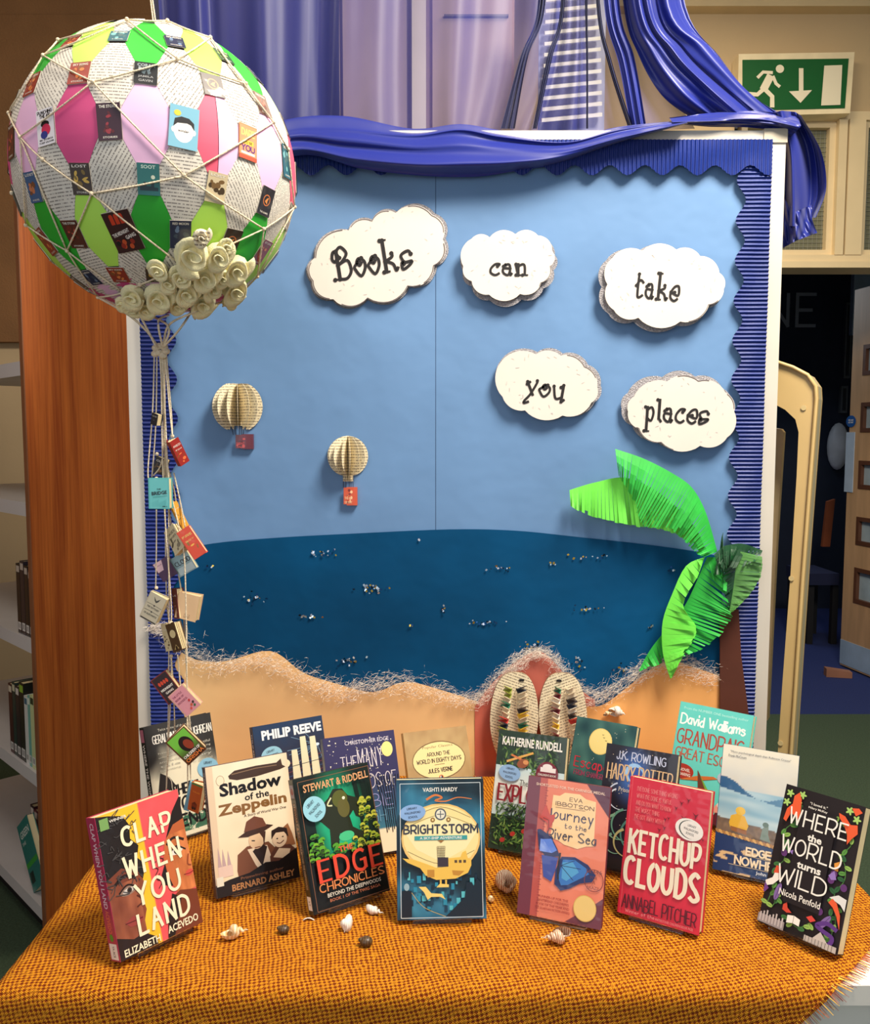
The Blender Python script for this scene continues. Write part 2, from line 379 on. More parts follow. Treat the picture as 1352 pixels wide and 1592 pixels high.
# pale door frame and slatted blind seen through the sheer drape
WHITEP = mat('white_gloss_paint', rgb(226, 214, 206), .45, var=.04)
d = empty('pale_cupboard', (P(620, 796, 3.4).x, 3.4, 0), 'pale tall cupboard seen through the purple middle of the sheer drape', 'cupboard')
c = MB(); xa, xb = P(521, 100, 3.4).x, P(800, 100, 3.4).x
c.box((xa, 3.43, 0), (xb, 3.85, 3.3)); c.build('carcass', mat('cupboard_side', rgb(158, 130, 122), .5, var=.06), d)
for a, b in ((532, 632), (672, 796)):
    q = MB().box((P(a, 0, 3.4).x, 3.40, .05), (P(b, 0, 3.4).x, 3.43, 3.2)); dr = q.build('door', mat('cupboard_door', rgb(172, 148, 144), .45, var=.05), d)
MB().box((P(521, 0, 3.4).x, 3.385, 0), (P(527, 0, 3.4).x, 3.40, 3.3)).build('edge_strip', WHITEP, d)
MB().box((P(640, 0, 3.4).x, 3.38, 0), (P(662, 0, 3.4).x, 3.43, 3.3)).build('pilaster', WHITEP, d)
MB().box((P(690, 0, 3.4).x, 3.385, P(0, 28, 3.4).z), (P(790, 0, 3.4).x, 3.40, P(0, 25, 3.4).z)).build('door_groove', mat('groove_shadow', rgb(90, 80, 80), .7), d)
bl = empty('window_blind', (P(885, 0, 2.9).x, 2.9, P(885, 190, 2.9).z), 'pale slatted blind glimpsed through the sheer drape right of centre', 'blind')
BLM = mat('blind_slat', rgb(250, 240, 225), .5)
MB().box((P(838, 0, 2.95).x, 2.95, P(0, 196, 2.9).z), (P(942, 0, 2.95).x, 2.96, P(0, -60, 2.9).z)).build('backing', mat('blind_backing', rgb(176, 178, 205), .6), bl)
for i in range(15):
    py = 190-i*17.0; a = P(842+i*.6, py, 2.9); b = P(936-i*.4, py-9, 2.9)
    MB().prism([a, b, b+Vector((0, 0, .011)), a+Vector((0, 0, .011))], (0, .03, .012)).build('slat', BLM, bl)
# ---------------------------------------------------------------- exit sign
s = empty('exit_sign', P(1238, 180, 4.3), 'green running man exit sign with down arrow in cream frame above the doorway', 'sign')
def px_poly(pts, Y): return [P(a, b, Y) for a, b in pts]
m = MB(); o_ = px_poly([(1148, 84), (1328, 81), (1321, 176), (1146, 181)], 4.3); m.prism(o_, (0, .09, 0)); m.build('frame', mat('sign_frame', rgb(240, 225, 188), .5), s)
m = MB(); m.prism(px_poly([(1154, 93), (1319, 91), (1313, 168), (1154, 172)], 4.296), (0, .004, 0)); m.build('green_panel', mat('sign_green', rgb(14, 92, 44), .4, var=.03), s)
pr = Print(.1, .1); SY = 4.293; cr = (238, 230, 205)
k = 1/10.
def sp(pts): return [((x-1150)*.5, (190-y)*.5) for x, y in pts]
def sl(pts, w): pr.line(sp(pts), w*.5, cr)
pr.ell((1212-1150)*.5, (190-107)*.5, 3.2, 3.2, cr)
sl([(1198, 117), (1186, 140)], 12); sl([(1201, 113), (1186, 112), (1177, 121)], 5); sl([(1201, 118), (1206, 130), (1212, 135)], 5)
sl([(1188, 138), (1200, 150), (1200, 167)], 7); sl([(1186, 139), (1177, 147), (1162, 146)], 6.5)
sl([(1245, 106), (1245, 146)], 7); pr.poly(sp([(1226, 142), (1262, 140), (1244, 160)]), cr); pr.poly(sp([(1281, 102), (1309, 101), (1306, 163), (1276, 164)]), cr)
pr.sc = 1; pr.build('pictogram', s, lambda x, y, z: P(1150+x*2, 190-y*2, SY-z*2), PRINTM, eps=.00003, world=True)
# ---------------------------------------------------------------- door leaf standing open, beyond the doorway
DW = mat('pale_wood_door', rgb(205, 165, 125), .5, var=.14, scale=3, stretch=(6, 6, .7))
A = P(1305, 1035, 5.36); A.z = 0; B = Vector((2.68, 4.52, 0)); u = (B-A).normalized(); nn = Vector((-u.y, u.x, 0))
if nn.x > 0: nn = -nn
def dpt(px, py):
    return PP(px, py, A, nn)
z_top = dpt(1325, 452).z
def dl(px, py): q = dpt(px, py); return ((q-A).dot(u), q.z)
L = (B-A).length
rows = [(537, 584), (626, 672), (716, 760), (804, 848), (884, 940)]
u0 = dl(1336, 700)[0]; u1 = min(u0+.32, L-.15)
wz = [(dl(1338, b)[1], dl(1338, a)[1]) for a, b in rows]
dm = MB()
def dbox(mb, a, b, za, zb_, t0=0., t1=.045):
    c = [A+u*a+Vector((0, 0, za)), A+u*b+Vector((0, 0, za)), A+u*b+Vector((0, 0, zb_)), A+u*a+Vector((0, 0, zb_))]
    mb.prism([p-nn*t0 for p in c], -nn*(t1-t0))
dbox(dm, 0, u0, .01, z_top); dbox(dm, u1, L, .01, z_top)
zz = [.01]+[v for p in reversed(wz) for v in p]+[z_top]
for i in range(0, len(zz), 2): dbox(dm, u0, u1, zz[i], zz[i+1])
door = struct(dm.build('door_1', DW))
for a, b in wz:
    f = MB(); t = .025
    dbox(f, u0, u0+t, a, b, -.004, .05); dbox(f, u1-t, u1, a, b, -.004, .05); dbox(f, u0+t, u1-t, a, a+t, -.004, .05); dbox(f, u0+t, u1-t, b-t, b, -.004, .05)
    ff = f.build('vision_frame', mat('dark_wood_bead', rgb(98, 62, 44), .5), door)
    g = MB(); dbox(g, u0+t, u1-t, a+t, b-t, .018, .024); g.build('pane', mat('door_glass', rgb(170, 190, 205), .15, var=.2, scale=6), ff)
g = MB(); a, b = dl(1315, 700)[0], dl(1328, 700)[0]; dbox(g, a, b, dl(1320, 765)[1], dl(1320, 672)[1], -.004, 0); g.build('push_plate', mat('push_plate_steel', rgb(190, 210, 235), .35), door)
g = MB(); dbox(g, .0, L-.02, .02, dl(1306, 993)[1], -.003, 0); g.build('kick_plate', mat('kick_plate_blue', rgb(160, 185, 215), .4), door)
c0 = dpt(1323, 655); g = MB(); v = Vector((0, 0, 1)); R_ = .036
g.prism([c0+nn*.002+(u*math.cos(t)*1.3+v*math.sin(t))*R_ for t in [2*PI*i/20 for i in range(20)]], nn*.001); st = g.build('fire_sticker', mat('sticker_blue', rgb(40, 95, 170), .4), door)
pr = Print(.1, .1); pr.hand('FIRE DOOR', 50, 62, 14, 60, (240, 240, 240), 3); pr.hand('KEEP SHUT', 50, 38, 14, 60, (240, 240, 240), 3)
pr.build('sticker_lettering', st, lambda x, y, z: c0+nn*(.0034+z)+u*(x-.05)*.8+v*(y-.05)*.6, PRINTM, world=True)
g = MB(); c1 = P(1302, 694, 7.15); g.ball(c1, .21, 14, 10, (.42, .28, .92)); tag(g.build('paper_dispenser', mat('white_plastic', rgb(225, 228, 235), .35), smooth=True), 'rounded white plastic dispenser beside the open wooden door', 'dispenser')
a = P(1285, 1033, 5.1); a.z = .0
g = MB(); g.prism([a, a+Vector((.14, -.03, 0)), a+Vector((.14, -.03, .035)), a+Vector((0, 0, .05))], (.01, .06, 0)); tag(g.build('door_wedge', mat('wedge_wood', rgb(160, 110, 85), .6)), 'small brown wooden wedge on the blue carpet at the door foot', 'door wedge')
# far lettering and pictures in the dark room
pr = Print(.1, .1); pr.hand('NE', 0, 0, 9, 14, (150, 158, 172), 1.2, gap=2.6)
o = pr.build('wall_lettering', None, lambda x, y, z: P(1229, 482, 7.19)+Vector((x*28, -z, y*28)), PRINTM)
tag(o, 'large grey capital letters NE on the dark wall through the doorway', 'lettering')
for (x0, y0, x1, y1, lab) in ((1311, 470, 1326, 588, 'narrow dark framed picture higher up beyond the doorway'), (1306, 600, 1318, 642, 'small dark framed picture lower down beyond the doorway')):
    p0 = P(x0, y1, 7.16); p1 = P(x1, y0, 7.16); e = empty('framed_picture', P(x0, y1, 7.16), lab, 'picture')
    MB().box((p0.x, 7.16, p0.z), (p1.x, 7.199, p1.z)).build('frame', mat('picture_frame_grey', rgb(92, 98, 104), .5), e)
    MB().box((p0.x+.015, 7.154, p0.z+.02), (p1.x-.015, 7.16, p1.z-.02)).build('picture', mat('picture_dark', rgb(24, 30, 40), .5), e)
e = empty('dark_chair', P(1285, 1000, 6.2), 'dark chair with orange wooden back in the room beyond the doorway', 'chair')
e.location.z = 0; q = P(1288, 800, 6.2)
MB().prism([P(1278, 850, 6.2), P(1290, 850, 6.2), P(1298, 776, 6.2), P(1286, 780, 6.2)], (0, .03, 0)).build('backrest', mat('orange_wood', rgb(140, 72, 40), .5), e)
m = MB().box((P(1262, 0, 6.2).x, 5.9, .42), (P(1308, 0, 6.2).x, 6.3, .5)); m.build('seat', mat('blue_seat', rgb(26, 34, 70), .8), e)
for a in (1264, 1302):
    for y in (5.93, 6.25): MB().box((P(a, 0, 6.2).x, y, 0), (P(a, 0, 6.2).x+.04, y+.04, .42)).build('leg', BLACKP, e)
struct(MB().box((P(1345, 0, 6.6).x, 6.6, P(0, 520, 6.6).z), (P(1400, 0, 6.6).x, 6.65, P(0, 418, 6.6).z)).build('trim_6', mat('pale_blue_panel', rgb(150, 175, 200), .6)))

# ================================================================ BOOKCASE at the left
O = Vector((-1.09, 2.33, 0)); t44 = math.radians(44); ba = Vector((math.cos(t44), math.sin(t44), 0)); bb = Vector((-math.sin(t44), math.cos(t44), 0)); bz = Vector((0, 0, 1))
m_, nt, b_ = nodemat('teak_veneer'); MAT['teak_veneer'] = m_
tc = N(nt, 'ShaderNodeTexCoord'); mp = N(nt, 'ShaderNodeMapping', {'Vector': tc.outputs['Object'], 'Scale': (14, 14, .55)})
n1 = N(nt, 'ShaderNodeTexNoise', {'Vector': mp.outputs[0], 'Scale': 2.2, 'Detail': 8., 'Roughness': .65, 'Distortion': .4})
mp2 = N(nt, 'ShaderNodeMapping', {'Vector': tc.outputs['Object'], 'Scale': (90, 90, 1.2)}); n2 = N(nt, 'ShaderNodeTexNoise', {'Vector': mp2.outputs[0], 'Scale': 3., 'Detail': 3.})
f = math_(nt, 'ADD', math_(nt, 'MULTIPLY', n1.outputs[0], .75), math_(nt, 'MULTIPLY', n2.outputs[0], .35))
cr_ = N(nt, 'ShaderNodeMapRange', {0: f, 1: .38, 2: .72})
nt.links.new(mix(nt, cr_.outputs[0], rgb(150, 66, 20), rgb(212, 118, 48)), b_.inputs['Base Color']); b_.inputs['Roughness'].default_value = .42
bc = empty('bookcase', O, 'tall bookcase with orange-brown wooden end panel at the left', 'bookcase')
def bbox(a0, a1, b0, b1, z0, z1):
    c = [O+ba*a0+bb*b0, O+ba*a1+bb*b0, O+ba*a1+bb*b1, O+ba*a0+bb*b1]
    return MB().prism([p+bz*z0 for p in c], bz*(z1-z0))
bbox(.0, .52, 0, .022, 0, 2.09).build('end_panel', m_, bc)
bbox(-.003, .0, -.001, .023, 0, 2.09).build('edge_band', mat('edge_band_brown', rgb(140, 88, 58), .5), bc)
bbox(.50, .52, .022, 1.1, 0, 2.05).build('back_panel', mat('grey_back_panel', rgb(70, 66, 66), .6), bc)
SHW = mat('white_metal_shelf', rgb(214, 212, 214), .4, var=.03)
bbox(.0, .5, .022, .03, .1, 2.02).build('side_lining', SHW, bc)
for z in (.10, .49, .87, 1.25, 1.63):
    q = bbox(.006, .5, .03, 1.1, z-.004, z+.004); q.V += []; 
    sh = q.build('shelf', SHW, bc)
    bbox(.0, .006, .03, 1.1, z-.034, z+.004).build('shelf_lip', SHW, sh)
bbox(.03, .06, .03, 1.1, 0, .06).build('plinth', BLACKP, bc)
rnd = random.Random(4)
def shelf_book(b, z, w, h, dep, col, tint, label, words, lean=0, face=None, a0=.009):
    """spine faces the front of the bookcase; b = distance from the end panel"""
    R = Matrix((ba, bb, bz)).transposed()
    if lean: R = R @ Matrix.Rotation(math.radians(lean), 3, 'X')
    o = empty('shelf_book', O+ba*a0+bb*b+bz*(z+.0045+(w*abs(math.sin(math.radians(lean)))+.0 if lean > 0 else 0)), label, 'book', 'books on the bookcase shelves', R)
    c = mat('spine_%s' % '_'.join(map(str, col)), rgb(*col), .4, coat=.3)
    m = MB(); m.box((0, 0, 0), (.0015, w, h)); m.box((.0015, 0, 0), (dep, .0015, h)); m.box((.0015, w-.0015, 0), (dep, w, h)); m.build('cover', c, o, False)
    MB().box((.002, .002, .003), (dep-.004, w-.002, h-.003)).build('page_block', CREAMPG, o, False)
    pr = Print(h, w)                       # x runs down the spine
    H = pr.H; pr.rect(.6, .8, 99.4, H-.8, col)
    pr.rect(3, H*.1, 12, H*.9, tint); pr.text(words, 50, H*.5, t, 52, tint, 0, .015); pr.rect(84, H*.12, 95, H*.88, (235, 235, 235)); pr.rect(86, H*.3, 93, H*.42, (60, 50, 60)); pr.rect(86, H*.58, 93, H*.7, (60, 50, 60))
    pr.build('spine_print', o, lambda x, y, zz: Vector((-zz, y, h-x)) if True else None)
    return o
sb = [ # z, b, w, h, depth, colour, ink, words, look
 (.49,.034,.022,.205,.14,(235,232,214),(60,60,60),'PROM','cream spined book next to the end panel, middle shelf'),
 (.49,.058,.030,.212,.14,(214,226,170),(40,60,40),'NINE WILL WANT TO','pale green spined book with dark capitals, middle shelf'),
 (.49,.090,.018,.206,.13,(120,190,180),(240,250,240),'NINE DAYS','turquoise spined thin book, middle shelf'),
 (.49,.110,.026,.20,.13,(228,232,230),(60,110,140),'THE HOUSE','white spined book with blue lettering, middle shelf'),
 (.49,.138,.036,.232,.15,(22,26,26),(150,200,60),'STAR','black spined tall book with green mark, middle shelf'),
 (.49,.176,.030,.215,.14,(40,30,40),(230,225,220),'SHADOWS','dark plum spined book, middle shelf'),
 (.49,.208,.026,.22,.14,(30,60,58),(220,220,190),'WATER','dark teal spined book, middle shelf'),
 (.49,.236,.03,.21,.14,(70,24,30),(230,220,200),'THE GAME','maroon spined book, middle shelf'),
 (.10,.105,.034,.235,.13,(232,232,228),(30,90,180),'EVERYTHING','white spined book with blue capitals, lowest shelf'),
 (.10,.141,.024,.215,.13,(38,52,90),(230,230,240),'NAVY BLUE','navy spined book, lowest shelf'),
 (.10,.167,.030,.205,.13,(200,170,176),(120,30,60),'ROSE','dusty pink spined book, lowest shelf'),
 (.10,.199,.028,.21,.13,(110,30,50),(235,225,220),'CLOSER','crimson spined book, lowest shelf'),
 (.10,.229,.03,.215,.13,(60,20,32),(235,225,220),'RED','wine red spined book, lowest shelf'),
 (.87,.034,.030,.19,.13,(58,44,40),(200,190,180),'OLD TALES','brown spined book by the end panel, third shelf up'),
 (.87,.066,.028,.20,.13,(26,24,28),(200,190,180),'NIGHT','black spined book, third shelf up'),
 (.87,.096,.030,.21,.13,(44,36,48),(200,190,180),'STORM','grey violet spined book, third shelf up'),
 (.87,.128,.030,.20,.13,(20,22,30),(200,190,180),'RAVEN','blue black spined book, third shelf up'),
]
for z, b, w, h, dep, col, ink, words, look in sb: shelf_book(b, z, w, h, dep, col, ink, look, words, a0=.055 if z < .2 else .009)
# the leaning teal book in front on the lowest shelf
R = Matrix((-bb, ba, bz)).transposed() @ Matrix.Rotation(math.radians(-38), 3, 'Y')
o = empty('leaning_book', O+ba*.012+bb*.128+bz*.1055, 'teal book with white capital title leaning on the lowest shelf', 'book', None, R)
m = MB(); m.box((0, 0, 0), (.11, .0012, .2)); m.box((0, .0192, 0), (.11, .0204, .2)); m.box((-.0012, 0, 0), (0, .0204, .2)); m.build('cover', mat('teal_cover', rgb(44, 128, 122), .4, coat=.3), o, False)
MB().box((.0, .0014, .002), (.107, .019, .198)).build('page_block', CREAMPG, o, False)
pr = Print(.11, .2); pr.rect(.5, .5, 99.5, 181, (44, 128, 122)); pr.text('GREEN', 50, 150, 20, 80, (235, 240, 235), 0, .02); pr.text('THE', 25, 126, 9, 30, (235, 240, 235), 0, .01); pr.rect(0, 62, 100, 76, (60, 170, 60)); pr.rect(8, 20, 40, 50, (20, 40, 40))
pr.build('cover_print', o, lambda x, y, z: Vector((x, -z, y)))
pr = Print(.02, .2); pr.rect(5, 520, 95, 620, (60, 170, 60)); pr.rect(5, 200, 95, 480, (230, 235, 235)); pr.build('spine_print', o, lambda x, y, z: Vector((-.0012-z, .02-x, y)))

# ================================================================ DISPLAY BOARD
YB = 1.80
def B3(px, py, dy=0.0): return P(px, py, YB-dy)
xl, xr = P(205, 560, YB).x-.004, P(1206, 700, YB).x+.002
xl = -.627; xr = .701; zt = P(1100, 205, YB).z
brd = empty('display_board', (.03, YB+.03, 0), 'blue backed display board in pale metal frame standing behind the table', 'display board')
FRM = mat('frame_cream_metal', rgb(222, 214, 200), .35, metal=.15, var=.03)
MB().box((xl+.02, YB, .55), (xr-.02, YB+.03, zt-.015)).build('backing_panel', mat('felt_backing', rgb(40, 60, 130), .9), brd)
for nm, a, b in (('frame_rail', (xl, .52, ), None),): pass
def rail(a, b):
    m = MB().box(a, b); return m
rail((xl, YB-.008, .52), (xl+.028, YB+.036, zt)).build('frame_rail', FRM, brd)
rail((xr-.028, YB-.008, .52), (xr, YB+.036, zt)).build('frame_rail', FRM, brd)
rail((xl+.028, YB-.008, zt-.02), (xr-.028, YB+.036, zt)).build('frame_rail', FRM, brd)
rail((xl+.028, YB-.008, .52), (xr-.028, YB+.036, .55)).build('frame_rail', FRM, brd)
rail((xr-.045, YB-.011, zt-.024), (xr+.002, YB+.038, zt+.003)).build('corner_cap', mat('corner_plastic', rgb(190, 180, 160), .5), brd)
for x in (xl+.01, xr-.04):
    MB().box((x, YB+.036, 0), (x+.03, YB+.066, 1.2)).build('leg', FRM, brd)
    MB().box((x, YB+.0, 0), (x+.03, YB+.4, .03)).build('foot', FRM, brd)
# backing papers: two sheets of sky paper, sea sheet, sand sheet, each pinned to the board
def paper(name, rgbc, rough=.62, var=.08, wr=.45):
    return mat(name, rgbc, rough, var=var, scale=3.5, bump=wr, bscale=7)
SKY = paper('sky_blue_paper', rgb(102, 141, 186))
xs = P(677, 500, YB).x; xi0 = xl+.03; xi1 = xr-.03
def sheet(name, a, b, z0, z1, y, m, parent, nx=14, nz_=20, seed=0, amp=.0012):
    V = []; F = []; r = random.Random(seed); ph = [r.uniform(0, 6) for _ in range(6)]
    for j in range(nz_+1):
        for i in range(nx+1):
            x = a+(b-a)*i/nx; z = z0+(z1-z0)*j/nz_
            w = math.sin(x*9+ph[0]+2*math.sin(z*5+ph[1]))*math.sin(z*7+ph[2]+1.4*math.sin(x*6))
            V.append((x, y-.0014-amp*(w+1)*.5, z))
    for j in range(nz_):
        for i in range(nx): k = j*(nx+1)+i; F.append((k, k+1, k+nx+2, k+nx+1))
    return mesh(name, V, F, m, parent, True, smooth=True)
sheet('sky_paper', xi0, xs-.0006, .62, zt-.02, YB, SKY, brd, seed=1)
sheet('sky_paper', xs+.0006, xi1, .62, zt-.02, YB, SKY, brd, seed=2)
MB().box((xs-.0012, YB-.0012, .9), (xs+.0012, YB-.0004, zt-.03)).build('paper_seam', mat('seam_dark', rgb(28, 52, 92), .8), brd)
def cut(name, pts, dy, m, parent, th=.0006):
    q = [B3(a, b, dy) for a, b in pts]; return MB().prism(q, (0, th, 0)).build(name, m, parent)
def strip_sheet(name, top, bot, dy, m, parent, amp=.0014, nv=8, seed=0):
    """paper between an upper and a lower outline (pixel lists of equal length)"""
    T = catmull([(a, b, 0) for a, b in top], 5); Bm = catmull([(a, b, 0) for a, b in bot], 5); V = []; F = []; r = random.Random(seed); p = r.uniform(0, 6)
    for a, b in zip(T, Bm):
        for j in range(nv+1):
            t = j/nv; x = a.x+(b.x-a.x)*t; y = a.y+(b.y-a.y)*t
            w = .5+.5*math.sin(x*.021+p+math.sin(y*.017+p))*math.sin(y*.03+x*.008+p)
            V.append(B3(x, y, dy+amp*w))
    for i in range(len(T)-1):
        for j in range(nv): k = i*(nv+1)+j; F.append((k, k+nv+1, k+nv+2, k+1))
    return mesh(name, V, F, m, parent, True, smooth=True)
SEA = mat('sea_blue_paper', rgb(0, 70, 112), .75, var=.34, scale=2.6, bump=.6, bscale=7, spec=.15)
top = [(246, 862), (330, 845), (430, 836), (560, 829), (700, 823), (800, 825), (900, 835), (1000, 846), (1080, 857), (1122, 866)]
strip_sheet('sea_paper', top, [(246+i*97.3, 1110) for i in range(10)], .0045, SEA, brd, seed=3)
SAND = mat('sand_orange_paper', rgb(255, 204, 142), .75, var=.08, scale=3, bump=.15, bscale=8)
SANDD = mat('sand_ochre_paper', rgb(244, 178, 104), .75, var=.10, scale=3, bump=.15, bscale=8)
SANDR = mat('rose_red_paper', rgb(214, 112, 92), .75, var=.10, scale=4, bump=.1, bscale=8)
shore = [(262, 998), (300, 1024), (350, 1028), (420, 1012), (470, 1045), (520, 1062), (580, 1076), (630, 1060), (690, 1074), (745, 1092)]
strip_sheet('sand_paper', shore, [(262, 1235), (310, 1235), (360, 1235), (420, 1235), (475, 1235), (530, 1235), (590, 1235), (640, 1235), (690, 1235), (745, 1235)], .0075, SAND, brd, seed=4)
strip_sheet('sand_paper', [(738, 1098), (765, 1062), (800, 1030), (835, 1012), (862, 1030), (885, 1058), (915, 1082), (925, 1088)], [(738+i*26.7, 1240) for i in range(8)], .0095, SANDR, brd, seed=5)['label'] = 'rose red paper hump of sand'
strip_sheet('sand_paper', [(880, 1092), (930, 1098), (970, 1072), (1005, 1045), (1040, 1028), (1080, 1038), (1121, 1052)], [(880+i*40, 1240) for i in range(7)], .0115, SANDD, brd, seed=6)['label'] = 'ochre paper sand at the right'
# corrugated scalloped border strips
CORR = mat('corrugated_blue_card', rgb(12, 40, 122), .42, var=.06, scale=20)
def border(name, horiz, a0, a1, base, depth0, scal, sgn, ridge, dy, parent, nacross=5, phase=0):
    """a0..a1 runs along the strip; base = outer edge; ridges lie across the strip"""
    n = int((a1-a0)/ridge*8); V = []; F = []
    for i in range(n+1):
        a = a0+(a1-a0)*i/n
        d = depth0+scal[0]*(.5+.5*math.cos(2*PI*(a-a0)/scal[1]+phase))
        h = .0030*(.5-.5*math.cos(2*PI*(a-a0)/ridge))
        for j in range(nacross+1):
            c = base+sgn*d*j/nacross; y = YB-dy-h-.0008*math.sin(a*23+j)
            V.append((a, y, c) if horiz else (c, y, a))
    for i in range(n):
        for j in range(nacross): k = i*(nacross+1)+j; F.append((k, k+1, k+nacross+2, k+nacross+1))
    return mesh(name, V, F, CORR, parent, True, smooth=True)
zb0 = .60
border('scalloped_border', False, zb0, zt-.022, xr-.0285, .050, (.019, .0790), -1, .0083, .0125, brd)
border('scalloped_border', False, zb0, zt-.022, xl+.0285, .054, (.019, .0790), 1, .0083, .0125, brd)
border('scalloped_border', True, xl+.03, xr-.03, zt-.0205, .050, (.019, .0700), -1, .0083, .0165, brd)
# brown paper palm trunk and the palm leaves
palm = empty('paper_palm_tree', B3(1140, 1180, .02), 'bright green cut paper palm tree with brown trunk at the right of the board', 'paper palm')
MB().prism([B3(a, b, .021) for a, b in ((1119, 948), (1148, 948), (1152, 1020), (1166, 1130), (1172, 1240), (1119, 1240))], (0, .004, 0)).build('trunk', mat('brown_card', rgb(88, 42, 26), .8), palm)
def leaf(S, T, n, col, dy0, dy1, seed, gap=.22, jag=.05, label=None, fold=0.0, parent=palm):
    r = random.Random(seed); S = catmull([(a, b, 0) for a, b in S], 8); T = catmull([(a, b, 0) for a, b in T], 8); m = MB()
    def at_(C, t): f = t*(len(C)-1); i = min(int(f), len(C)-2); return C[i].lerp(C[i+1], f-i)
    for k in range(n):
        t0 = k/n; t1 = (k+1)/n-.00; g = gap/n*r.uniform(.0, 1.6)
        e = 1-jag*r.random()-(.12 if r.random() < .05 else 0); lift = r.uniform(-.008, .011); A = []; Bv = []
        for j in range(5):
            u_ = j/4; s0, s1 = at_(S, t0), at_(S, t1); q0, q1 = at_(T, t0), at_(T, max(t0+.2/n, t1-g))
            a = s0.lerp(q0, u_*e); b = s1.lerp(q1, u_*e)
            yy = dy0+(dy1-dy0)*u_+fold*math.sin(PI*u_)+lift*u_*u_
            A.append(B3(a.x, a.y, yy)); Bv.append(B3(b.x, b.y, yy+.0012*u_))
        F = [(j, 5+j, 6+j, j+1) for j in range(4)]
        m.add(A+Bv, F)
    o = m.build('leaf', col, parent)
    if label: o['label'] = label
    md = o.modifiers.new('thick', 'SOLIDIFY'); md.thickness = .0006; md.offset = 0
    return o
G1 = mat('lime_paper', rgb(112, 226, 72), .6, var=.05, scale=5); G2 = mat('grass_green_paper', rgb(40, 178, 60), .6, var=.12, scale=14)
G3 = mat('dark_green_paper', rgb(12, 70, 34), .5, var=.2, scale=30); G4 = mat('olive_striped_paper', rgb(88, 146, 72), .6, var=.35, scale=22)
leaf([(885, 762), (925, 750), (975, 743), (1030, 770), (1080, 820), (1099, 862)], [(887, 788), (925, 806), (985, 819), (1040, 828), (1075, 847), (1092, 864)], 46, G1, .028, .034, 1, gap=.10, label='lime green paper leaf')
leaf([(956, 698), (1000, 713), (1045, 736), (1075, 758), (1096, 795), (1112, 848), (1114, 858)], [(962, 742), (984, 778), (998, 818), (1038, 822), (1062, 842), (1084, 862), (1094, 866)], 46, G2, .042, .050, 2, gap=.5, fold=.008)
leaf([(1098, 866), (1124, 868), (1136, 880), (1120, 900)], [(1108, 900), (1120, 915), (1138, 925), (1140, 930)], 10, G2, .036, .042, 9)
leaf([(1098, 868), (1082, 905), (1068, 935), (1054, 958), (1046, 985), (1044, 1004)], [(1122, 892), (1136, 945), (1138, 962), (1123, 985), (1094, 1008), (1062, 1022)], 26, G2, .036, .046, 3, gap=.5)
leaf([(1096, 866), (1066, 880), (1044, 925), (1030, 965), (1029, 1005), (1034, 1032), (1042, 1056)], [(1094, 868), (1083, 900), (1062, 940), (1083, 975), (1076, 998), (1062, 1020), (1045, 1052)], 24, G1, .048, .054, 4, gap=.10, label='lime green paper leaf')
leaf([(1029, 986), (1012, 1008), (1000, 1028), (993, 1043)], [(1034, 1026), (1024, 1034), (1008, 1038), (994, 1044)], 10, G2, .034, .036, 5)
leaf([(1146, 856), (1142, 895), (1138, 925), (1133, 953)], [(1186, 866), (1183, 896), (1164, 926), (1140, 950)], 22, G4, .052, .060, 6, gap=.08, label='dark and pale striped green paper leaf')
leaf([(1146, 856), (1142, 895), (1138, 925), (1133, 953)], [(1122, 868), (1124, 905), (1128, 935), (1131, 952)], 22, G3, .052, .044, 7, gap=.3)
for k, (a, b) in enumerate((((1120, 850), (1185, 856)), ((1118, 862), (1124, 828)), ((1110, 862), (1145, 850)), ((1130, 862), (1112, 880)))):
    leaf([a, ((a[0]+b[0])/2, (a[1]+b[1])/2-8), b], [(1112, 874), (1128, 892), (b[0]-4, b[1]+16)], 14, G3, .05+.004*k, .056+.004*k, 20+k, gap=.5, jag=.3)
# spider web fibre along the shoreline
rr = random.Random(7); web = MB()
SH = [(236, 975, 10), (262, 985, 16), (300, 1018, 24), (350, 1034, 17), (412, 1026, 18), (470, 1055, 24), (520, 1075, 22), (570, 1068, 20), (625, 1062, 24), (690, 1080, 18), (740, 1088, 14), (775, 1060, 14), (800, 1034, 12), (832, 1014, 10), (862, 1026, 10),
      (890, 1066, 14), (925, 1086, 17), (965, 1066, 18), (1003, 1040, 16), (1040, 1028, 20), (1080, 1042, 20), (1116, 1056, 20)]
C_ = catmull(SH, 10)
for k in range(5200):
    i = rr.randrange(len(C_)-1); c = C_[i]; w = c.z
    d = C_[i+1]-c; d = Vector((d.x, d.y)).normalized()
    ox = rr.gauss(0, .55)*w; x = c.x-d.y*ox+rr.uniform(-6, 6); y = c.y+d.x*ox*.8+rr.uniform(-3, 3)
    ang = math.atan2(d.y, d.x)+rr.gauss(0, .75); L_ = rr.uniform(4, 18); bend = rr.uniform(-.5, .5); dy = .0135+rr.random()*.012; pts = []
    for j in range(4):
        t = j/3-.5; a2 = ang+bend*t
        pts.append(B3(x+math.cos(a2)*L_*t, y+math.sin(a2)*L_*t+bend*4*t*t, dy+.002*math.sin(j*2+k)))
    w_ = .0002 if rr.random() < .7 else .0004
    V = []
    for p in pts: V += [p+Vector((0, 0, w_)), p+Vector((w_*.8, 0, -w_*.6))]
    web.add(V, [(0, 1, 3, 2), (2, 3, 5, 4), (4, 5, 7, 6)])
wb = mesh('web_fibre', web.V, web.F, mat('white_web_fibre', rgb(250, 238, 222), .8, var=.02), None, True, kind='stuff')
tag(wb, 'stretched white web fibre along the shoreline of the blue sea paper', 'fibre')
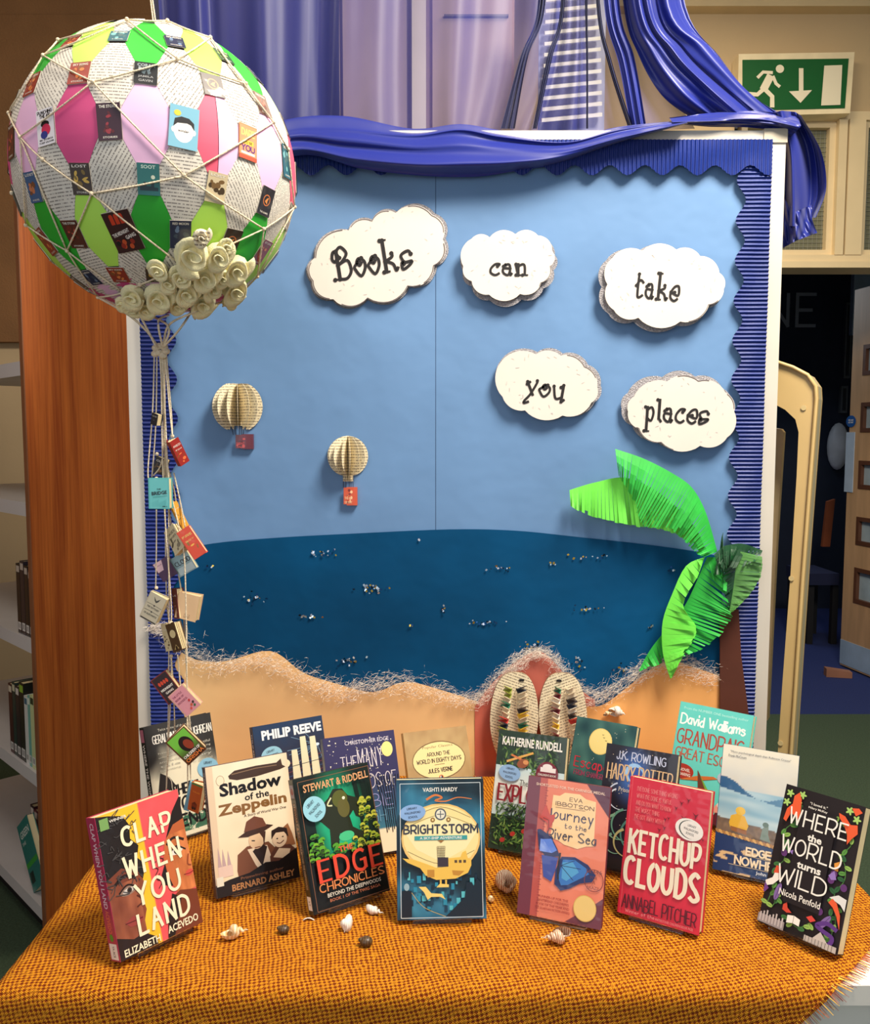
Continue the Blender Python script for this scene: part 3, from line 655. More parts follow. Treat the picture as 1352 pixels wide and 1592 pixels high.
# sequins on the sea
sq = MB(); colz = [rgb(200, 225, 240), rgb(30, 80, 140), rgb(180, 190, 205), rgb(20, 40, 60), rgb(190, 160, 60), rgb(240, 245, 255)]
for cx, cy, sx, sy, n in ((322, 880, 12, 2, 4), (500, 860, 24, 5, 18), (394, 928, 18, 10, 16), (575, 914, 24, 6, 26), (480, 958, 18, 3, 14), (690, 946, 5, 8, 8), (640, 972, 4, 3, 3), (752, 968, 24, 3, 18), (652, 839, 3, 3, 3), (545, 1028, 24, 7, 20),
                          (772, 884, 18, 4, 14), (860, 876, 8, 3, 4), (912, 944, 26, 5, 12), (822, 1004, 16, 6, 14), (920, 865, 40, 5, 12), (1045, 885, 8, 4, 5), (1012, 974, 8, 4, 6), (962, 1040, 14, 8, 12), (900, 1030, 14, 14, 16)):
    for _ in range(n):
        x, y = rr.gauss(cx, sx*.5), rr.gauss(cy, sy*.5); c = B3(x, y, .0075+rr.random()*.002); s_ = rr.uniform(.0012, .0026); a = rr.uniform(0, 3); tl = rr.uniform(-.6, .6)
        X = Vector((math.cos(a), math.sin(tl)*.6, math.sin(a))).normalized()*s_; Z = Vector((-math.sin(a), .3*tl, math.cos(a))).normalized()*s_
        sq.add([c-X-Z*.6, c+X-Z, c+X+Z*.7, c-X+Z], [(0, 1, 2, 3)], None, [(*colz[rr.randrange(6)], 1)]*4)
MS = mat_print('sequin_foil', .15); MS.node_tree.nodes['Principled BSDF'].inputs['Metallic'].default_value = .6
tag(mesh('sequins', sq.V, sq.F, MS, None, True, col=sq.C, kind='stuff'), 'tiny shiny sequins scattered in short rows on the sea paper', 'sequins')
# ---------------------------------------------------------------- clouds with words
CW = mat('white_card', rgb(228, 217, 206), .6, var=.03); CG = mat('silver_glitter_card', rgb(176, 172, 176), .35, var=.35, scale=260, metal=.2, bump=.6, bscale=500)
def cloud(cusps, bulge, off, lift, word, wc, wh, ww, rot, look, marks, wt=.9):
    cx = sum(p[0] for p in cusps)/len(cusps); cy = sum(p[1] for p in cusps)/len(cusps)
    def outline(g, ox, oy):
        out = []
        for i in range(len(cusps)):
            a = Vector(cusps[i]); b = Vector(cusps[(i+1) % len(cusps)]); d = b-a; nrm = Vector((d.y, -d.x))
            mid = (a+b)/2
            if nrm.dot(mid-Vector((cx, cy))) < 0: nrm = -nrm
            for j in range(9):
                t = j/9; q = a+d*t+nrm*(bulge*math.sin(PI*t)**.75)
                q = Vector((cx, cy))+(q-Vector((cx, cy)))*g+Vector((ox, oy)); out.append((q.x, q.y))
        return out
    e = empty('cloud', B3(cx, cy, lift), look, 'paper cloud', 'word clouds on the sky paper')
    MB().prism([B3(a, b, lift-.004) for a, b in outline(1.035, *off)], (0, .0012, 0)).build('glitter_backing', CG, e)
    MB().prism([B3(a, b, lift+.003) for a, b in outline(1.0, 0, 0)], (0, .0012, 0)).build('front_card', CW, e)
    for k in range(4):
        q = B3(cx+(-30, 30, -28, 26)[k], cy+(-18, -16, 18, 17)[k], lift-.0028)
        MB().box((q.x-.008, q.y, q.z-.008), (q.x+.008, YB-.005, q.z+.008)).build('foam_pad', CW, e)
    pr = Print(.1, .1); pr.sc = 1
    yy = lift+.0032
    W = {'B': 1}
    pr.hand(word, wc[0], -wc[1], wh, ww, (24, 20, 22), wt*4.9, rot, font=CURL, gap=1.7, contrast=.5, ball=.62, serif=.5)
    lt = pr.build('word_lettering', e, lambda x, y, z: P(x, -y, YB-yy-.0003-z*2), PRINTM, world=True)
    # pen strokes and smudges
    pr = Print(.1, .1); pr.sc = 1
    o1 = outline(.985, 0, 0); n = len(o1)
    for a, b, w_ in marks: 
        seg = [o1[i % n] for i in range(a, b)]; pr.line([(p[0], -p[1]) for p in seg], w_, (90, 80, 82))
    r = random.Random(len(word)*7+int(cx))
    for _ in range(26):
        a = r.uniform(0, 6.28); k = r.uniform(.62, .9); i = int(a/6.28*n) % n; px_, py_ = cx+(o1[i][0]-cx)*k, cy+(o1[i][1]-cy)*k
        L_ = r.uniform(2, 6); an = r.uniform(0, 3); pr.line([(px_, -py_), (px_+L_*math.cos(an), -py_+L_*math.sin(an))], .7, (205, 196, 194))
    pr.build('pen_marks', e, lambda x, y, z: P(x, -y, YB-yy-.0001-z*2), PRINTM, eps=.000004, world=True)['kind'] = 'stuff'
    return e
cloud([(489, 401), (542, 358), (578, 343), (615, 331), (672, 334), (688, 372), (675, 413), (634, 445), (571, 464), (518, 465), (485, 437)], .24, (1, 0), .010, 'Books', (578, 404), 44, 122, 9,
      'largest white cloud card reading Books, upper left of the sky paper', [(0, 9, 1.2), (10, 26, 1), (30, 44, 1), (46, 60, 1.4), (60, 80, 1.2), (82, 98, 1.2)], 1.15)
cloud([(733, 371), (761, 369), (801, 364), (836, 366), (858, 390), (856, 413), (841, 440), (808, 457), (760, 458), (733, 437), (720, 414)], .22, (2, 7), .020, 'can', (791, 414), 27, 56, 0,
      'small white cloud card reading can, top middle beside the paper seam', [(45, 56, .8)], .9)
cloud([(951, 402), (998, 390), (1051, 388), (1088, 398), (1118, 424), (1125, 449), (1102, 474), (1057, 500), (992, 494), (954, 482), (944, 442)], .20, (-6, 4), .022, 'take', (1022, 447), 36, 66, -6,
      'white cloud card reading take, at the top right below the swag', [(50, 62, .9)])
cloud([(779, 562), (833, 551), (871, 553), (909, 570), (928, 601), (919, 626), (874, 646), (816, 638), (781, 617)], .19, (3, -2), .016, 'you', (849, 602), 30, 60, -10,
      'white cloud card reading you, in the middle below can', [(20, 34, .9)])
cloud([(985, 617), (1037, 593), (1086, 592), (1127, 610), (1141, 640), (1130, 680), (1088, 693), (1027, 688), (992, 666), (976, 640)], .19, (-7, -5), .018, 'places', (1052, 640), 33, 98, -4,
      'white cloud card reading places, above the paper palm leaves', [(12, 22, 1.1), (28, 36, 1), (60, 74, .9)])
# ---------------------------------------------------------------- two small paper balloons on the board
def small_balloon(cx, top, neck_y, rad, neck, bas, look, bcol, flat):
    e = empty('paper_balloon', B3(cx, neck_y, .004), look, 'paper balloon', 'small paper balloons on the sky paper')
    o = B3(cx, neck_y, .004); k = YB/FPX; H = (neck_y-top)*k
    prof = []
    cyc = rad*.97
    for i in range(15):
        t = i/14; th = PI*t*.86+ (.45 if flat else .06)*(1-t)
        prof.append((rad*k*math.sin(th), (neck_y-top-rad+rad*math.cos(th))*k))
    nb = neck/2*k
    prof = [p for p in prof if p[1] > 9*k or p[0] > nb]; prof += [(nb, 9*k), (nb, 0)]
    for ang in (4, 28, 52, 78, 102, 128, 152, 176):
        a = math.radians(ang); d = Vector((math.cos(a), -math.sin(a), 0)); th = Vector((math.sin(a), math.cos(a), 0))*.0006
        pts = [o+d*p[0]+Vector((0, 0, p[1])) for p in prof]+[o, o+Vector((0, 0, prof[0][1]))]
        U = [(p[0]+ang*.11, p[1]) for p in prof]+[(ang*.11, 0), (ang*.11, prof[0][1])]
        MB().prism(pts, th, U).build('paper_fin', PAGES, e)
    for dx in (-.45, -.2, .12, .3, .48):
        a = o+Vector((dx*neck*k, -.004, 0)); b = B3(cx+dx*(bas[2]-bas[0])*.95, bas[1]+1, .008)
        MB().tube([a, b], .0006, 5).build('cord', mat('dark_thread', rgb(40, 44, 60), .7), e)
    MB().box((B3(bas[0], 0).x, YB-.012, B3(0, bas[3]).z), (B3(bas[2], 0).x, YB-.003, B3(0, bas[1]).z)).build('basket', mat('basket_%d' % cx, rgb(*bcol[0]), .45, coat=.3), e)
    pr = Print(.1, .1); pr.sc = 1; w = bas[2]-bas[0]; h = bas[3]-bas[1]; r = random.Random(cx)
    pr.rect(bas[0]+1, -bas[3]+1, bas[2]-1, -bas[1]-1, bcol[0])
    for i in range(9): pr.ell(r.uniform(bas[0]+3, bas[2]-3), -r.uniform(bas[1]+3, bas[3]-3), r.uniform(1, 3), r.uniform(1, 3), bcol[1+i % 2], 0, 6)
    pr.text(bcol[3], (bas[0]+bas[2])/2, -(bas[1]+h*.62), 4, w*.7, bcol[1], 0, .02); pr.text(bcol[4], (bas[0]+bas[2])/2, -(bas[1]+h*.85), 3.5, w*.7, bcol[1], 0, .02)
    pr.build('cover_print', e, lambda x, y, z: P(x, -y, YB-.0121-z), PRINT, world=True)
small_balloon(370, 594, 662, 39, 21, (365, 675, 383, 698), 'small folded page balloon with dark red basket, left on the sky paper', ((96, 18, 40), (190, 60, 60), (50, 8, 24), 'NIGHT', 'TALES'), True)
small_balloon(541, 678, 748, 31.5, 16, (533, 757, 550, 785), 'small folded page balloon with orange basket, lower and further right', ((208, 84, 48), (250, 200, 150), (130, 40, 30), 'THE ACE', 'OF MAY'), False)
# ---------------------------------------------------------------- paper flip-flops with folded page straps
for side, (cx, base, topy, rx) in enumerate(((800, 1180, 1045, 37.5), (874, 1178, 1046, 37.5))):
    YF = 1.765; o = P(cx, base, YF)
    e = empty('paper_flip_flop', o, ('left' if side == 0 else 'right')+' paper flip-flop sole of printed pages with a folded book strap', 'flip-flop', 'pair of paper flip-flops by the rose red sand')
    out = []; w0 = 1 if side == 0 else -1
    for i in range(40):
        t = 2*PI*i/40; s_, c_ = math.sin(t), math.cos(t)
        yy = (topy+base)/2+6-(base-topy)/2*c_*1.0-6*c_
        wd_ = rx*(1.0 if c_ > 0 else 1-.16*(-c_)**1.5); sg = 1 if s_ > 0 else -1
        q = P(cx+wd_*sg*abs(s_)**.72+w0*(2*c_-1), yy, YF); out.append(q)
    MB().prism(out, (0, .006, 0)).build('sole_edge', mat('sole_edge_card', rgb(150, 120, 90), .8), e)
    U = [((p.x*math.cos(.35*w0)-p.z*math.sin(.35*w0)), (p.x*math.sin(.35*w0)+p.z*math.cos(.35*w0))) for p in out]
    MB().prism([p+Vector((0, -.0006, 0)) for p in out], (0, .0005, 0), U).build('sole_page', PAGES, e)
    R_ = random.Random(3+side)
    cols = [(205, 60, 50), (240, 200, 60), (40, 120, 90), (60, 50, 50), (120, 40, 50), (230, 220, 200), (30, 40, 60), (150, 160, 60), (250, 240, 225)]
    for arm in (-1, 1):
        for k in range(12):
            t = k/11; px_ = cx-4*w0+arm*(3+7*t)+w0*(1-t)*3; py_ = topy+26+t*86
            c = P(px_, py_, YF-.004); a1 = arm*(.5+.3*R_.random())
            # one folded booklet: two leaves opening outwards from a spine
            X = Vector((arm*math.cos(.35), -.55, .25)).normalized()*(.0225+R_.uniform(-.003, .004)); Z = Vector((0, -.3, 1)).normalized()*.0095
            V = [c, c+X*.2+Z*.2+Vector((0, -.010, 0)), c+X+Z*.9+Vector((0, -.008, 0)), c+X*.8+Z*.2, c+X*1.05-Z*.5+Vector((0, -.004, 0)), c+X*.15-Z*.9+Vector((0, -.008, 0)), c+Z*.3+Vector((0, .003, 0)), c-Z*.4+Vector((0, .003, 0))]
            m = MB(); cc = cols[R_.randrange(len(cols))] if R_.random() < .6 else (232, 216, 184)
            cl = [(*rgb(*cc), 1)]*8
            for i in (3, 6, 7): cl[i] = (*rgb(236, 222, 196), 1)
            m.add(V, [(0, 1, 2, 3), (0, 3, 4, 5), (0, 6, 1), (0, 5, 7)], None, cl)
            fb = m.build('folded_page', PRINTM, e); md = fb.modifiers.new('thick', 'SOLIDIFY'); md.thickness = .0008; md.offset = 0
    MB().box(tuple(P(cx-1+w0*8, topy+14, YF-.0026)), tuple(P(cx-1+w0*8, topy+14, YF-.0026)+Vector((.010, .002, .004)))).build('toe_slot', BLACKP, e)

# ================================================================ BLUE DRAPE AND SWAG
SHEER = mat_sheer('sheer_blue_voile', rgb(24, 32, 118), .50, .5)
SHEERD = mat_sheer('double_sheer_voile', rgb(4, 9, 58), .88, .5)
SATIN = mat('royal_blue_satin', rgb(6, 28, 124), .40, var=.10, scale=4, bump=.0, bscale=30, sheen=.15)
def loft(cols, folds, mat_, name, parent, ns=60, nt=24, label=None, seed=0, solid=.0):
    """cols: list of (pixel polyline, depth) running the same way; folds: (amp, frequency, slant) ripples across the columns"""
    sm = []
    for pl, Y in cols:
        c = catmull([(a, b, 0) for a, b in pl], 10); q = []
        for i in range(nt+1):
            f = i*(len(c)-1)/nt; k = min(int(f), len(c)-2); q.append(c[k].lerp(c[k+1], f-k))
        sm.append((q, Y))
    r = random.Random(seed); V = []; F = []; U = []
    for i in range(ns+1):
        s_ = i/ns*(len(sm)-1); k = min(int(s_), len(sm)-2); f = s_-k; f2 = f*f*(3-2*f) if len(sm) > 2 else f
        for j in range(nt+1):
            a, b = sm[k][0][j], sm[k+1][0][j]; x = a.x+(b.x-a.x)*f; y = a.y+(b.y-a.y)*f; Y = sm[k][1]+(sm[k+1][1]-sm[k][1])*f2
            for am, fr, sl in folds: Y += am*math.sin(2*PI*(fr*i/ns+sl*j/nt)+.7*math.sin(3*j/nt+fr))
            V.append(P(x, y, Y)); U.append((i/ns, j/nt))
    for i in range(ns):
        for j in range(nt): q = i*(nt+1)+j; F.append((q, q+1, q+nt+2, q+nt+1))
    o = mesh(name, V, F, mat_, parent, True, U, True)
    if label: o['label'] = label
    return o
dr = empty('blue_drape', P(760, 200, 1.87), 'royal blue voile drape hanging above the board, its swag lying over the top edge', 'drape')
T0 = -260
loft([([(228, T0), (250, 60), (262, 300)], 1.92), ([(330, T0), (345, 60), (360, 300)], 1.90), ([(520, T0), (520, 60), (525, 215)], 1.91), ([(700, T0), (690, 60), (690, 215)], 1.9), ([(860, T0), (850, 60), (800, 215)], 1.90), ([(905, T0), (905, 60), (900, 210)], 1.905), ([(1000, T0), (1010, 60), (1080, 200)], 1.90)],
     [(.014, 7, .12), (.006, 17, -.1)], SHEER, 'sheer_panel', dr, 150, 26, seed=1)
loft([([(226, T0), (240, 60), (250, 300)], 1.95), ([(380, T0), (385, 60), (400, 300)], 1.94), ([(470, T0), (474, 60), (476, 300)], 1.945), ([(528, T0), (527, 60), (529, 230)], 1.95)], [(.010, 4, .2)], SHEERD, 'sheer_panel', dr, 50, 20, seed=2, label='darker doubled voile at the left')
def band(l, r_, y, m, nm='fold', am=.004, fr=2.5, lab=None): return loft([(l, y), (r_, y-.006)], [(am, fr, .1), (am*.5, fr*2.3, -.2)], m, nm, dr, 18, 26, lab)
band([(838, T0), (836, 0), (808, 90), (778, 200)], [(852, T0), (848, 0), (820, 90), (800, 200)], 1.885, SHEERD, 'voile_fold')
band([(868, T0), (872, 0), (850, 90), (828, 200)], [(876, T0), (878, 0), (858, 90), (834, 200)], 1.88, SHEERD, 'voile_fold')
band([(906, T0), (909, 0), (911, 90), (911, 200)], [(914, T0), (913, 0), (914, 90), (914, 200)], 1.88, SHEERD, 'voile_fold')
band([(930, T0), (938, 0), (962, 100), (980, 198)], [(958, T0), (962, 0), (986, 90), (1004, 195)], 1.875, SATIN, 'voile_fold')
band([(918, T0), (926, 0), (945, 100), (976, 198)], [(924, T0), (932, 0), (952, 100), (984, 198)], 1.878, SHEERD, 'voile_fold')
loft([([(950, T0), (968, 0), (992, 85), (1030, 150), (1085, 190)], 1.87), ([(985, T0), (1000, 0), (1040, 80), (1090, 135), (1140, 180)], 1.83), ([(1010, T0), (1022, 0), (1065, 75), (1120, 128), (1180, 178)], 1.86)],
     [(.010, 2.2, .5), (.004, 5, -.7), (.0025, 1.5, 3.2)], SATIN, 'thick_fold', dr, 50, 50)
loft([([(1000, T0), (1015, 0), (1060, 75), (1112, 128), (1160, 182)], 1.87), ([(1030, T0), (1045, 0), (1100, 70), (1150, 130), (1205, 180)], 1.865), ([(1040, T0), (1063, 0), (1118, 88), (1170, 150), (1228, 184)], 1.885)],
     [(.005, 1.6, .5), (.002, 3, -.6)], SATIN, 'outer_fold', dr, 40, 30)
# swag rolled along the top edge of the board
loft([([(250, 300), (340, 240), (430, 190), (530, 180), (640, 200), (715, 193), (780, 203), (880, 217), (957, 198), (1062, 187)], 1.835),
      ([(250, 330), (340, 262), (440, 206), (530, 203), (640, 212), (715, 203), (780, 214), (880, 222), (965, 202), (1066, 189)], 1.775),
      ([(250, 350), (340, 280), (440, 220), (540, 225), (640, 232), (715, 228), (780, 230), (875, 232), (968, 210), (1068, 190)], 1.756),
      ([(250, 380), (340, 290), (450, 234), (550, 246), (650, 254), (730, 252), (800, 250), (870, 243), (962, 218), (1069, 191)], 1.752),
      ([(250, 400), (340, 300), (462, 242), (560, 262), (650, 273), (738, 275), (800, 266), (869, 254), (957, 223), (1069, 192)], 1.775)],
     [(.0065, 1.6, .9), (.003, 3.1, -1.1), (.0012, 1.2, 4)], SATIN, 'swag', dr, 60, 110)
# strand leaving the swag toward the right corner
loft([([(1040, 183), (1100, 176), (1160, 172), (1210, 176), (1240, 182)], 1.83), ([(1045, 190), (1100, 188), (1160, 186), (1205, 188), (1245, 196)], 1.775), ([(1050, 192), (1100, 197), (1160, 198), (1200, 203), (1230, 212)], 1.80)],
     [(.003, 3, 1.2), (.002, 6, -2)], SATIN, 'swag_end', dr, 30, 40)
loft([([(1195, 176), (1212, 230), (1213, 300), (1214, 350)], 1.865), ([(1215, 172), (1232, 230), (1236, 300), (1236, 352)], 1.81), ([(1236, 174), (1262, 228), (1268, 300), (1256, 340)], 1.85), ([(1245, 180), (1276, 235), (1284, 292), (1268, 338)], 1.80)],
     [(.010, 2.4, .3), (.004, 4.5, -.6)], SATIN, 'tail', dr, 50, 40)
loft([([(1212, 300), (1214, 340), (1216, 386)], 1.85), ([(1235, 330), (1238, 350), (1238, 374)], 1.81), ([(1262, 318), (1262, 340), (1270, 362)], 1.84)], [(.006, 2.5, .9), (.003, 5.5, -1.4)], SATIN, 'tail', dr, 40, 24)

# ================================================================ CREAM MOULDED FRAME behind the board at the right
t30 = math.radians(30); FN = Vector((-math.sin(t30), -math.cos(t30), 0)); FO = P(1250, 700, 1.98)
def fq(x, y): return PP(x, y, FO, FN)
outer = [(1180, 556), (1205, 561), (1235, 571), (1258, 583), (1270, 600), (1271, 620), (1262, 740), (1250, 900), (1238, 1080), (1231, 1180)]
inner = [(1208, 1180), (1216, 1060), (1228, 900), (1238, 740), (1241, 672), (1236, 652), (1220, 637), (1205, 629), (1180, 620)]
O3 = [fq(a, b) for a, b in outer]; I3 = [fq(a, b) for a, b in inner]
def ext(a, b): d = b-a; return a+d*((.012-a.z)/d.z)
O3.append(ext(O3[-2], O3[-1])); I3.insert(0, ext(I3[1], I3[0]))
CRM = mat('cream_moulded_plastic', rgb(214, 182, 122), .38, var=.05); GRY = mat('grey_core_strip', rgb(168, 158, 128), .6, var=.05)
ft = empty('folding_frame', (FO.x, FO.y, 0), 'cream moulded plastic frame with grey edge strip leaning behind the board at the right', 'folding frame')
loopf = O3+I3
def outw(pts, s):
    c = sum(pts, Vector())/len(pts); return pts
MB().prism(loopf, -FN*.022).build('front_moulding', CRM, ft)
MB().prism([p-FN*.022 for p in loopf], -FN*.052).build('grey_core', GRY, ft)
MB().prism([p-FN*.074 for p in loopf], -FN*.016).build('rear_moulding', CRM, ft)
m = MB(); m.tube([p+FN*.001+Vector((-.004, 0, 0)) for p in O3], .0045, 8)
m.build('rounded_rim', CRM, ft, smooth=True)
for a, b in ((1249, 634), (1230, 899), (1213, 1155)):
    q = fq(a, b); u_ = Vector((FN.y, -FN.x, 0)).normalized(); m = MB()
    m.prism([q+FN*.0015+(u_*math.cos(t)+bz*math.sin(t))*.006 for t in [2*PI*i/14 for i in range(14)]], FN*.0012); m.build('screw_cap', mat('cap_shadowed', rgb(214, 190, 135), .5), ft)  # cream screw caps, slightly paler than the moulding
pts = [(1196, 664), (1214, 667), (1218, 672), (1207, 840), (1193, 1120), (1170, 1120)]
MB().prism([PP(a, b, FO-FN*.10, FN) for a, b in pts], -FN*.03).build('inner_leaf', mat('cream_leaf', rgb(222, 198, 150), .5), ft)

# ================================================================ HANGING BALLOON
BC = Vector((-.4484, 1.45, 1.855)); BR = .2200
f0 = math.atan2(-1.45, .4484)
def S(lon, lat, r=BR):
    a = f0+math.radians(lon); b = math.radians(lat); return BC+Vector((math.cos(a)*math.cos(b), math.sin(a)*math.cos(b), math.sin(b)))*r
def on_ball(px, py, dr_=.003):
    d = ray(px, py).normalized(); oc = CAM-BC; r = BR+dr_; b = oc.dot(d); c = oc.dot(oc)-r*r; q = b*b-c
    if q > 0: return CAM+d*(-b-math.sqrt(q))
    p = CAM+d*(-b); return BC+(p-BC).normalized()*r
bal = empty('hanging_paper_balloon', BC, 'large round balloon of book pages and pink and green paper in a cord net', 'balloon')
m = MB(); m.ball((0, 0, 0), BR-.0013, 64, 40); m.V = [v+BC for v in m.V]; m.build('inner_globe', mat('black_ink_line', rgb(26, 24, 26), .8), bal, smooth=True, uv=False)
CP = 360/14; RP = 19.0; L0 = -3.6
def patch(lon, lat, hw, sh, hh, r, mt, name, parent, uvang=0, half=0, nr=8, ncol=5):
    V = []; F = []; U = []
    lats = [-hh, -hh+.01]+[-hh+(2*hh)*i/nr for i in range(1, nr)]+[-sh, sh, hh]; lats = sorted(set(round(x, 3) for x in lats))
    for la in lats:
        t = abs(la); w = hw[1] if t <= sh else hw[1]+(hw[0]-hw[1])*(t-sh)/(hh-sh)
        a0, a1 = -w, w
        if half < 0: a1 = 0
        if half > 0: a0 = 0
        for j in range(ncol+1):
            lo = a0+(a1-a0)*j/ncol; V.append(S(lon+lo, lat+la, r)); x, y = math.radians(lo)*BR*math.cos(math.radians(lat)), math.radians(la)*BR
            U.append((x*math.cos(uvang)-y*math.sin(uvang)+lon*.01, x*math.sin(uvang)+y*math.cos(uvang)+lat*.01))
    for i in range(len(lats)-1):
        for j in range(ncol): k = i*(ncol+1)+j; F.append((k, k+1, k+ncol+2, k+ncol+1))
    return mesh(name, V, F, mt, parent, True, U, True)
PK = mat('dark_pink_paper', rgb(206, 72, 128), .65, var=.04); PL = mat('pale_pink_paper', rgb(232, 184, 218), .65, var=.03); PC = mat('coral_pink_paper', rgb(226, 84, 112), .65, var=.04)
GD = mat('green_balloon_paper', rgb(42, 172, 46), .6, var=.04); LM = mat('lime_balloon_paper', rgb(184, 236, 92), .6, var=.03)
def cw(lat, k): return k*CP
rb = random.Random(11)
MC = {('C', -2): 'punch', ('C', -1): 'plum', ('C', 0): 'face', ('C', 1): 'dare', ('B', -1): 'red', ('B', 0): 'coram', ('B', 1): 'ring', ('D', -1): 'gold', ('D', 0): 'soot', ('D', 1): 'cream', ('D', 2): 'ringsdark',
      ('E', -2): 'brown', ('E', -1): 'gang', ('E', 0): 'navy', ('E', 1): 'ring', ('A', -2): 'red', ('A', -1): 'teal', ('A', 0): 'navy', ('A', 1): 'leafy', ('D', -2): 'blue', ('E', 2): 'red'}
def mini_art(pr, kind):
    H = pr.H; r = random.Random(kind)
    pal = {'punch': (240, 236, 240), 'plum': (58, 30, 44), 'face': (120, 178, 200), 'dare': (236, 128, 84), 'red': (150, 50, 36), 'coram': (24, 28, 32), 'ring': (52, 34, 26), 'gold': (64, 50, 40), 'soot': (40, 110, 108),
           'cream': (214, 196, 158), 'ringsdark': (34, 28, 30), 'brown': (88, 44, 34), 'gang': (60, 24, 26), 'navy': (40, 46, 76), 'teal': (30, 92, 104), 'leafy': (44, 84, 52), 'blue': (44, 92, 138), 'black': (26, 24, 30)}
    c = pal[kind]; pr.rect(0, 0, 100, H, c); W = (236, 228, 214)
    if kind == 'face':
        pr.ell(50, 62, 34, 42, (240, 238, 232)); pr.ell(50, 62, 31, 39, (244, 236, 226)); pr.ell(16, 60, 8, 10, (240, 230, 220)); pr.ell(84, 60, 8, 10, (240, 230, 220))
        pr.poly([(14, 70), (18, 98), (40, 108), (66, 106), (84, 92), (86, 68), (74, 84), (60, 88), (44, 86), (28, 84)], (24, 22, 24)); pr.hand('wonder', 50, 60, 8, 36, (30, 30, 40), 1.6); pr.ell(26, 118, 12, 10, (232, 196, 60))
    elif kind == 'punch':
        pr.hand('PUNCHING', 50, H-14, 12, 84, (20, 20, 24), 4); pr.hand('THE AIR', 50, H-30, 12, 60, (20, 20, 24), 4); pr.ell(48, 88, 24, 14, (22, 20, 24)); pr.ell(52, 64, 26, 24, (216, 50, 90)); pr.ell(40, 44, 20, 16, (50, 60, 140)); pr.text('IBI ZOBOI', 50, 24, 7, 76, (20, 20, 24), 0, .02); pr.text('YUSEF SALAAM', 50, 12, 7, 84, (20, 20, 24), 0, .02)
    elif kind == 'dare':
        pr.rect(4, 4, 96, H-4, (240, 150, 110)); pr.hand('DARE', 50, H-34, 26, 70, (250, 220, 120), 6, font=GL); pr.rect(22, 66, 80, 84, (250, 210, 70)); pr.text('TO BE', 50, 75, 12, 46, (60, 30, 40), 0, .03); pr.hand('YOU', 50, 50, 24, 72, (90, 50, 120), 7); pr.rect(0, 0, 100, 18, (214, 84, 60)); pr.rect(12, 22, 88, 32, W)
    elif kind == 'coram':
        pr.text('CORAM', 50, H-16, 16, 76, (150, 160, 165), 0, .03); pr.text('BOY', 46, H-36, 18, 56, (160, 170, 175), 0, .03); pr.poly([(30, 60), (50, 96), (72, 60), (60, 50), (52, 76), (44, 50)], (90, 104, 110)); pr.text('JAMILA', 50, 38, 13, 66, (150, 150, 150), 0, .02); pr.text('GAVIN', 50, 18, 13, 60, (150, 150, 150), 0, .02)
    elif kind in ('ring', 'ringsdark'):
        pr.ell(50, H*.55, 28, 28, (214, 120, 60)); pr.ell(50, H*.55, 23, 23, c); pr.poly([(36, H*.5), (50, H*.62), (64, H*.66), (56, H*.52), (60, H*.42), (46, H*.46)], (220, 140, 70))
        pr.text('THE GAMES', 50, 16, 9, 66, W, 0, .01)
    elif kind == 'soot':
        pr.text('SOOT', 50, H-16, 16, 64, (200, 220, 205), 0, .03); pr.poly([(10, 20), (10, 44), (26, 44), (26, 58), (40, 58), (40, 40), (60, 40), (60, 64), (74, 64), (74, 36), (92, 36), (92, 20)], (20, 54, 60)); pr.ell(70, 80, 9, 9, (220, 225, 200))
    elif kind == 'gang':
        for i in range(3): pr.rect(22+i*18, H-46, 36+i*18, H-16, (206, 60, 30)); pr.ell(29+i*18, H-16, 7, 8, (206, 60, 30))
        pr.text('THE MIDNIGHT', 40, 72, 14, 66, (235, 225, 215), 12, .03); pr.text('GANG', 70, 56, 14, 40, (235, 225, 215), 12, .03)
        for i in range(8): pr.ell(r.uniform(14, 86), r.uniform(8, 40), 8, 10, [(150, 40, 28), (200, 80, 40), (30, 16, 20)][i % 3])
    else:
        al = {'plum': (150, 50, 60), 'red': (230, 130, 70), 'gold': (220, 180, 80), 'cream': (120, 90, 50), 'brown': (190, 80, 60), 'navy': (110, 130, 160), 'teal': (120, 180, 180), 'leafy': (150, 180, 110), 'blue': (200, 120, 80), 'black': (130, 110, 100)}[kind]
        for i in range(8): pr.ell(r.uniform(18, 82), r.uniform(H*.2, H*.75), r.uniform(5, 18), r.uniform(5, 16), al if i % 2 else tuple(int(v*.6) for v in al), r.uniform(0, 3), 9)
        pr.text(r.choice(['SKY SONG', 'THE STORM', 'RED MOON', 'WOLF', 'LOST']), 50, H-14, 12, 76, W, 0, .02); pr.text(r.choice(['A NOVEL', 'STORIES']), 50, 12, 8, 60, W, 0, .01)
kinds_b = ['navy', 'brown', 'teal', 'red', 'black', 'leafy', 'gold']
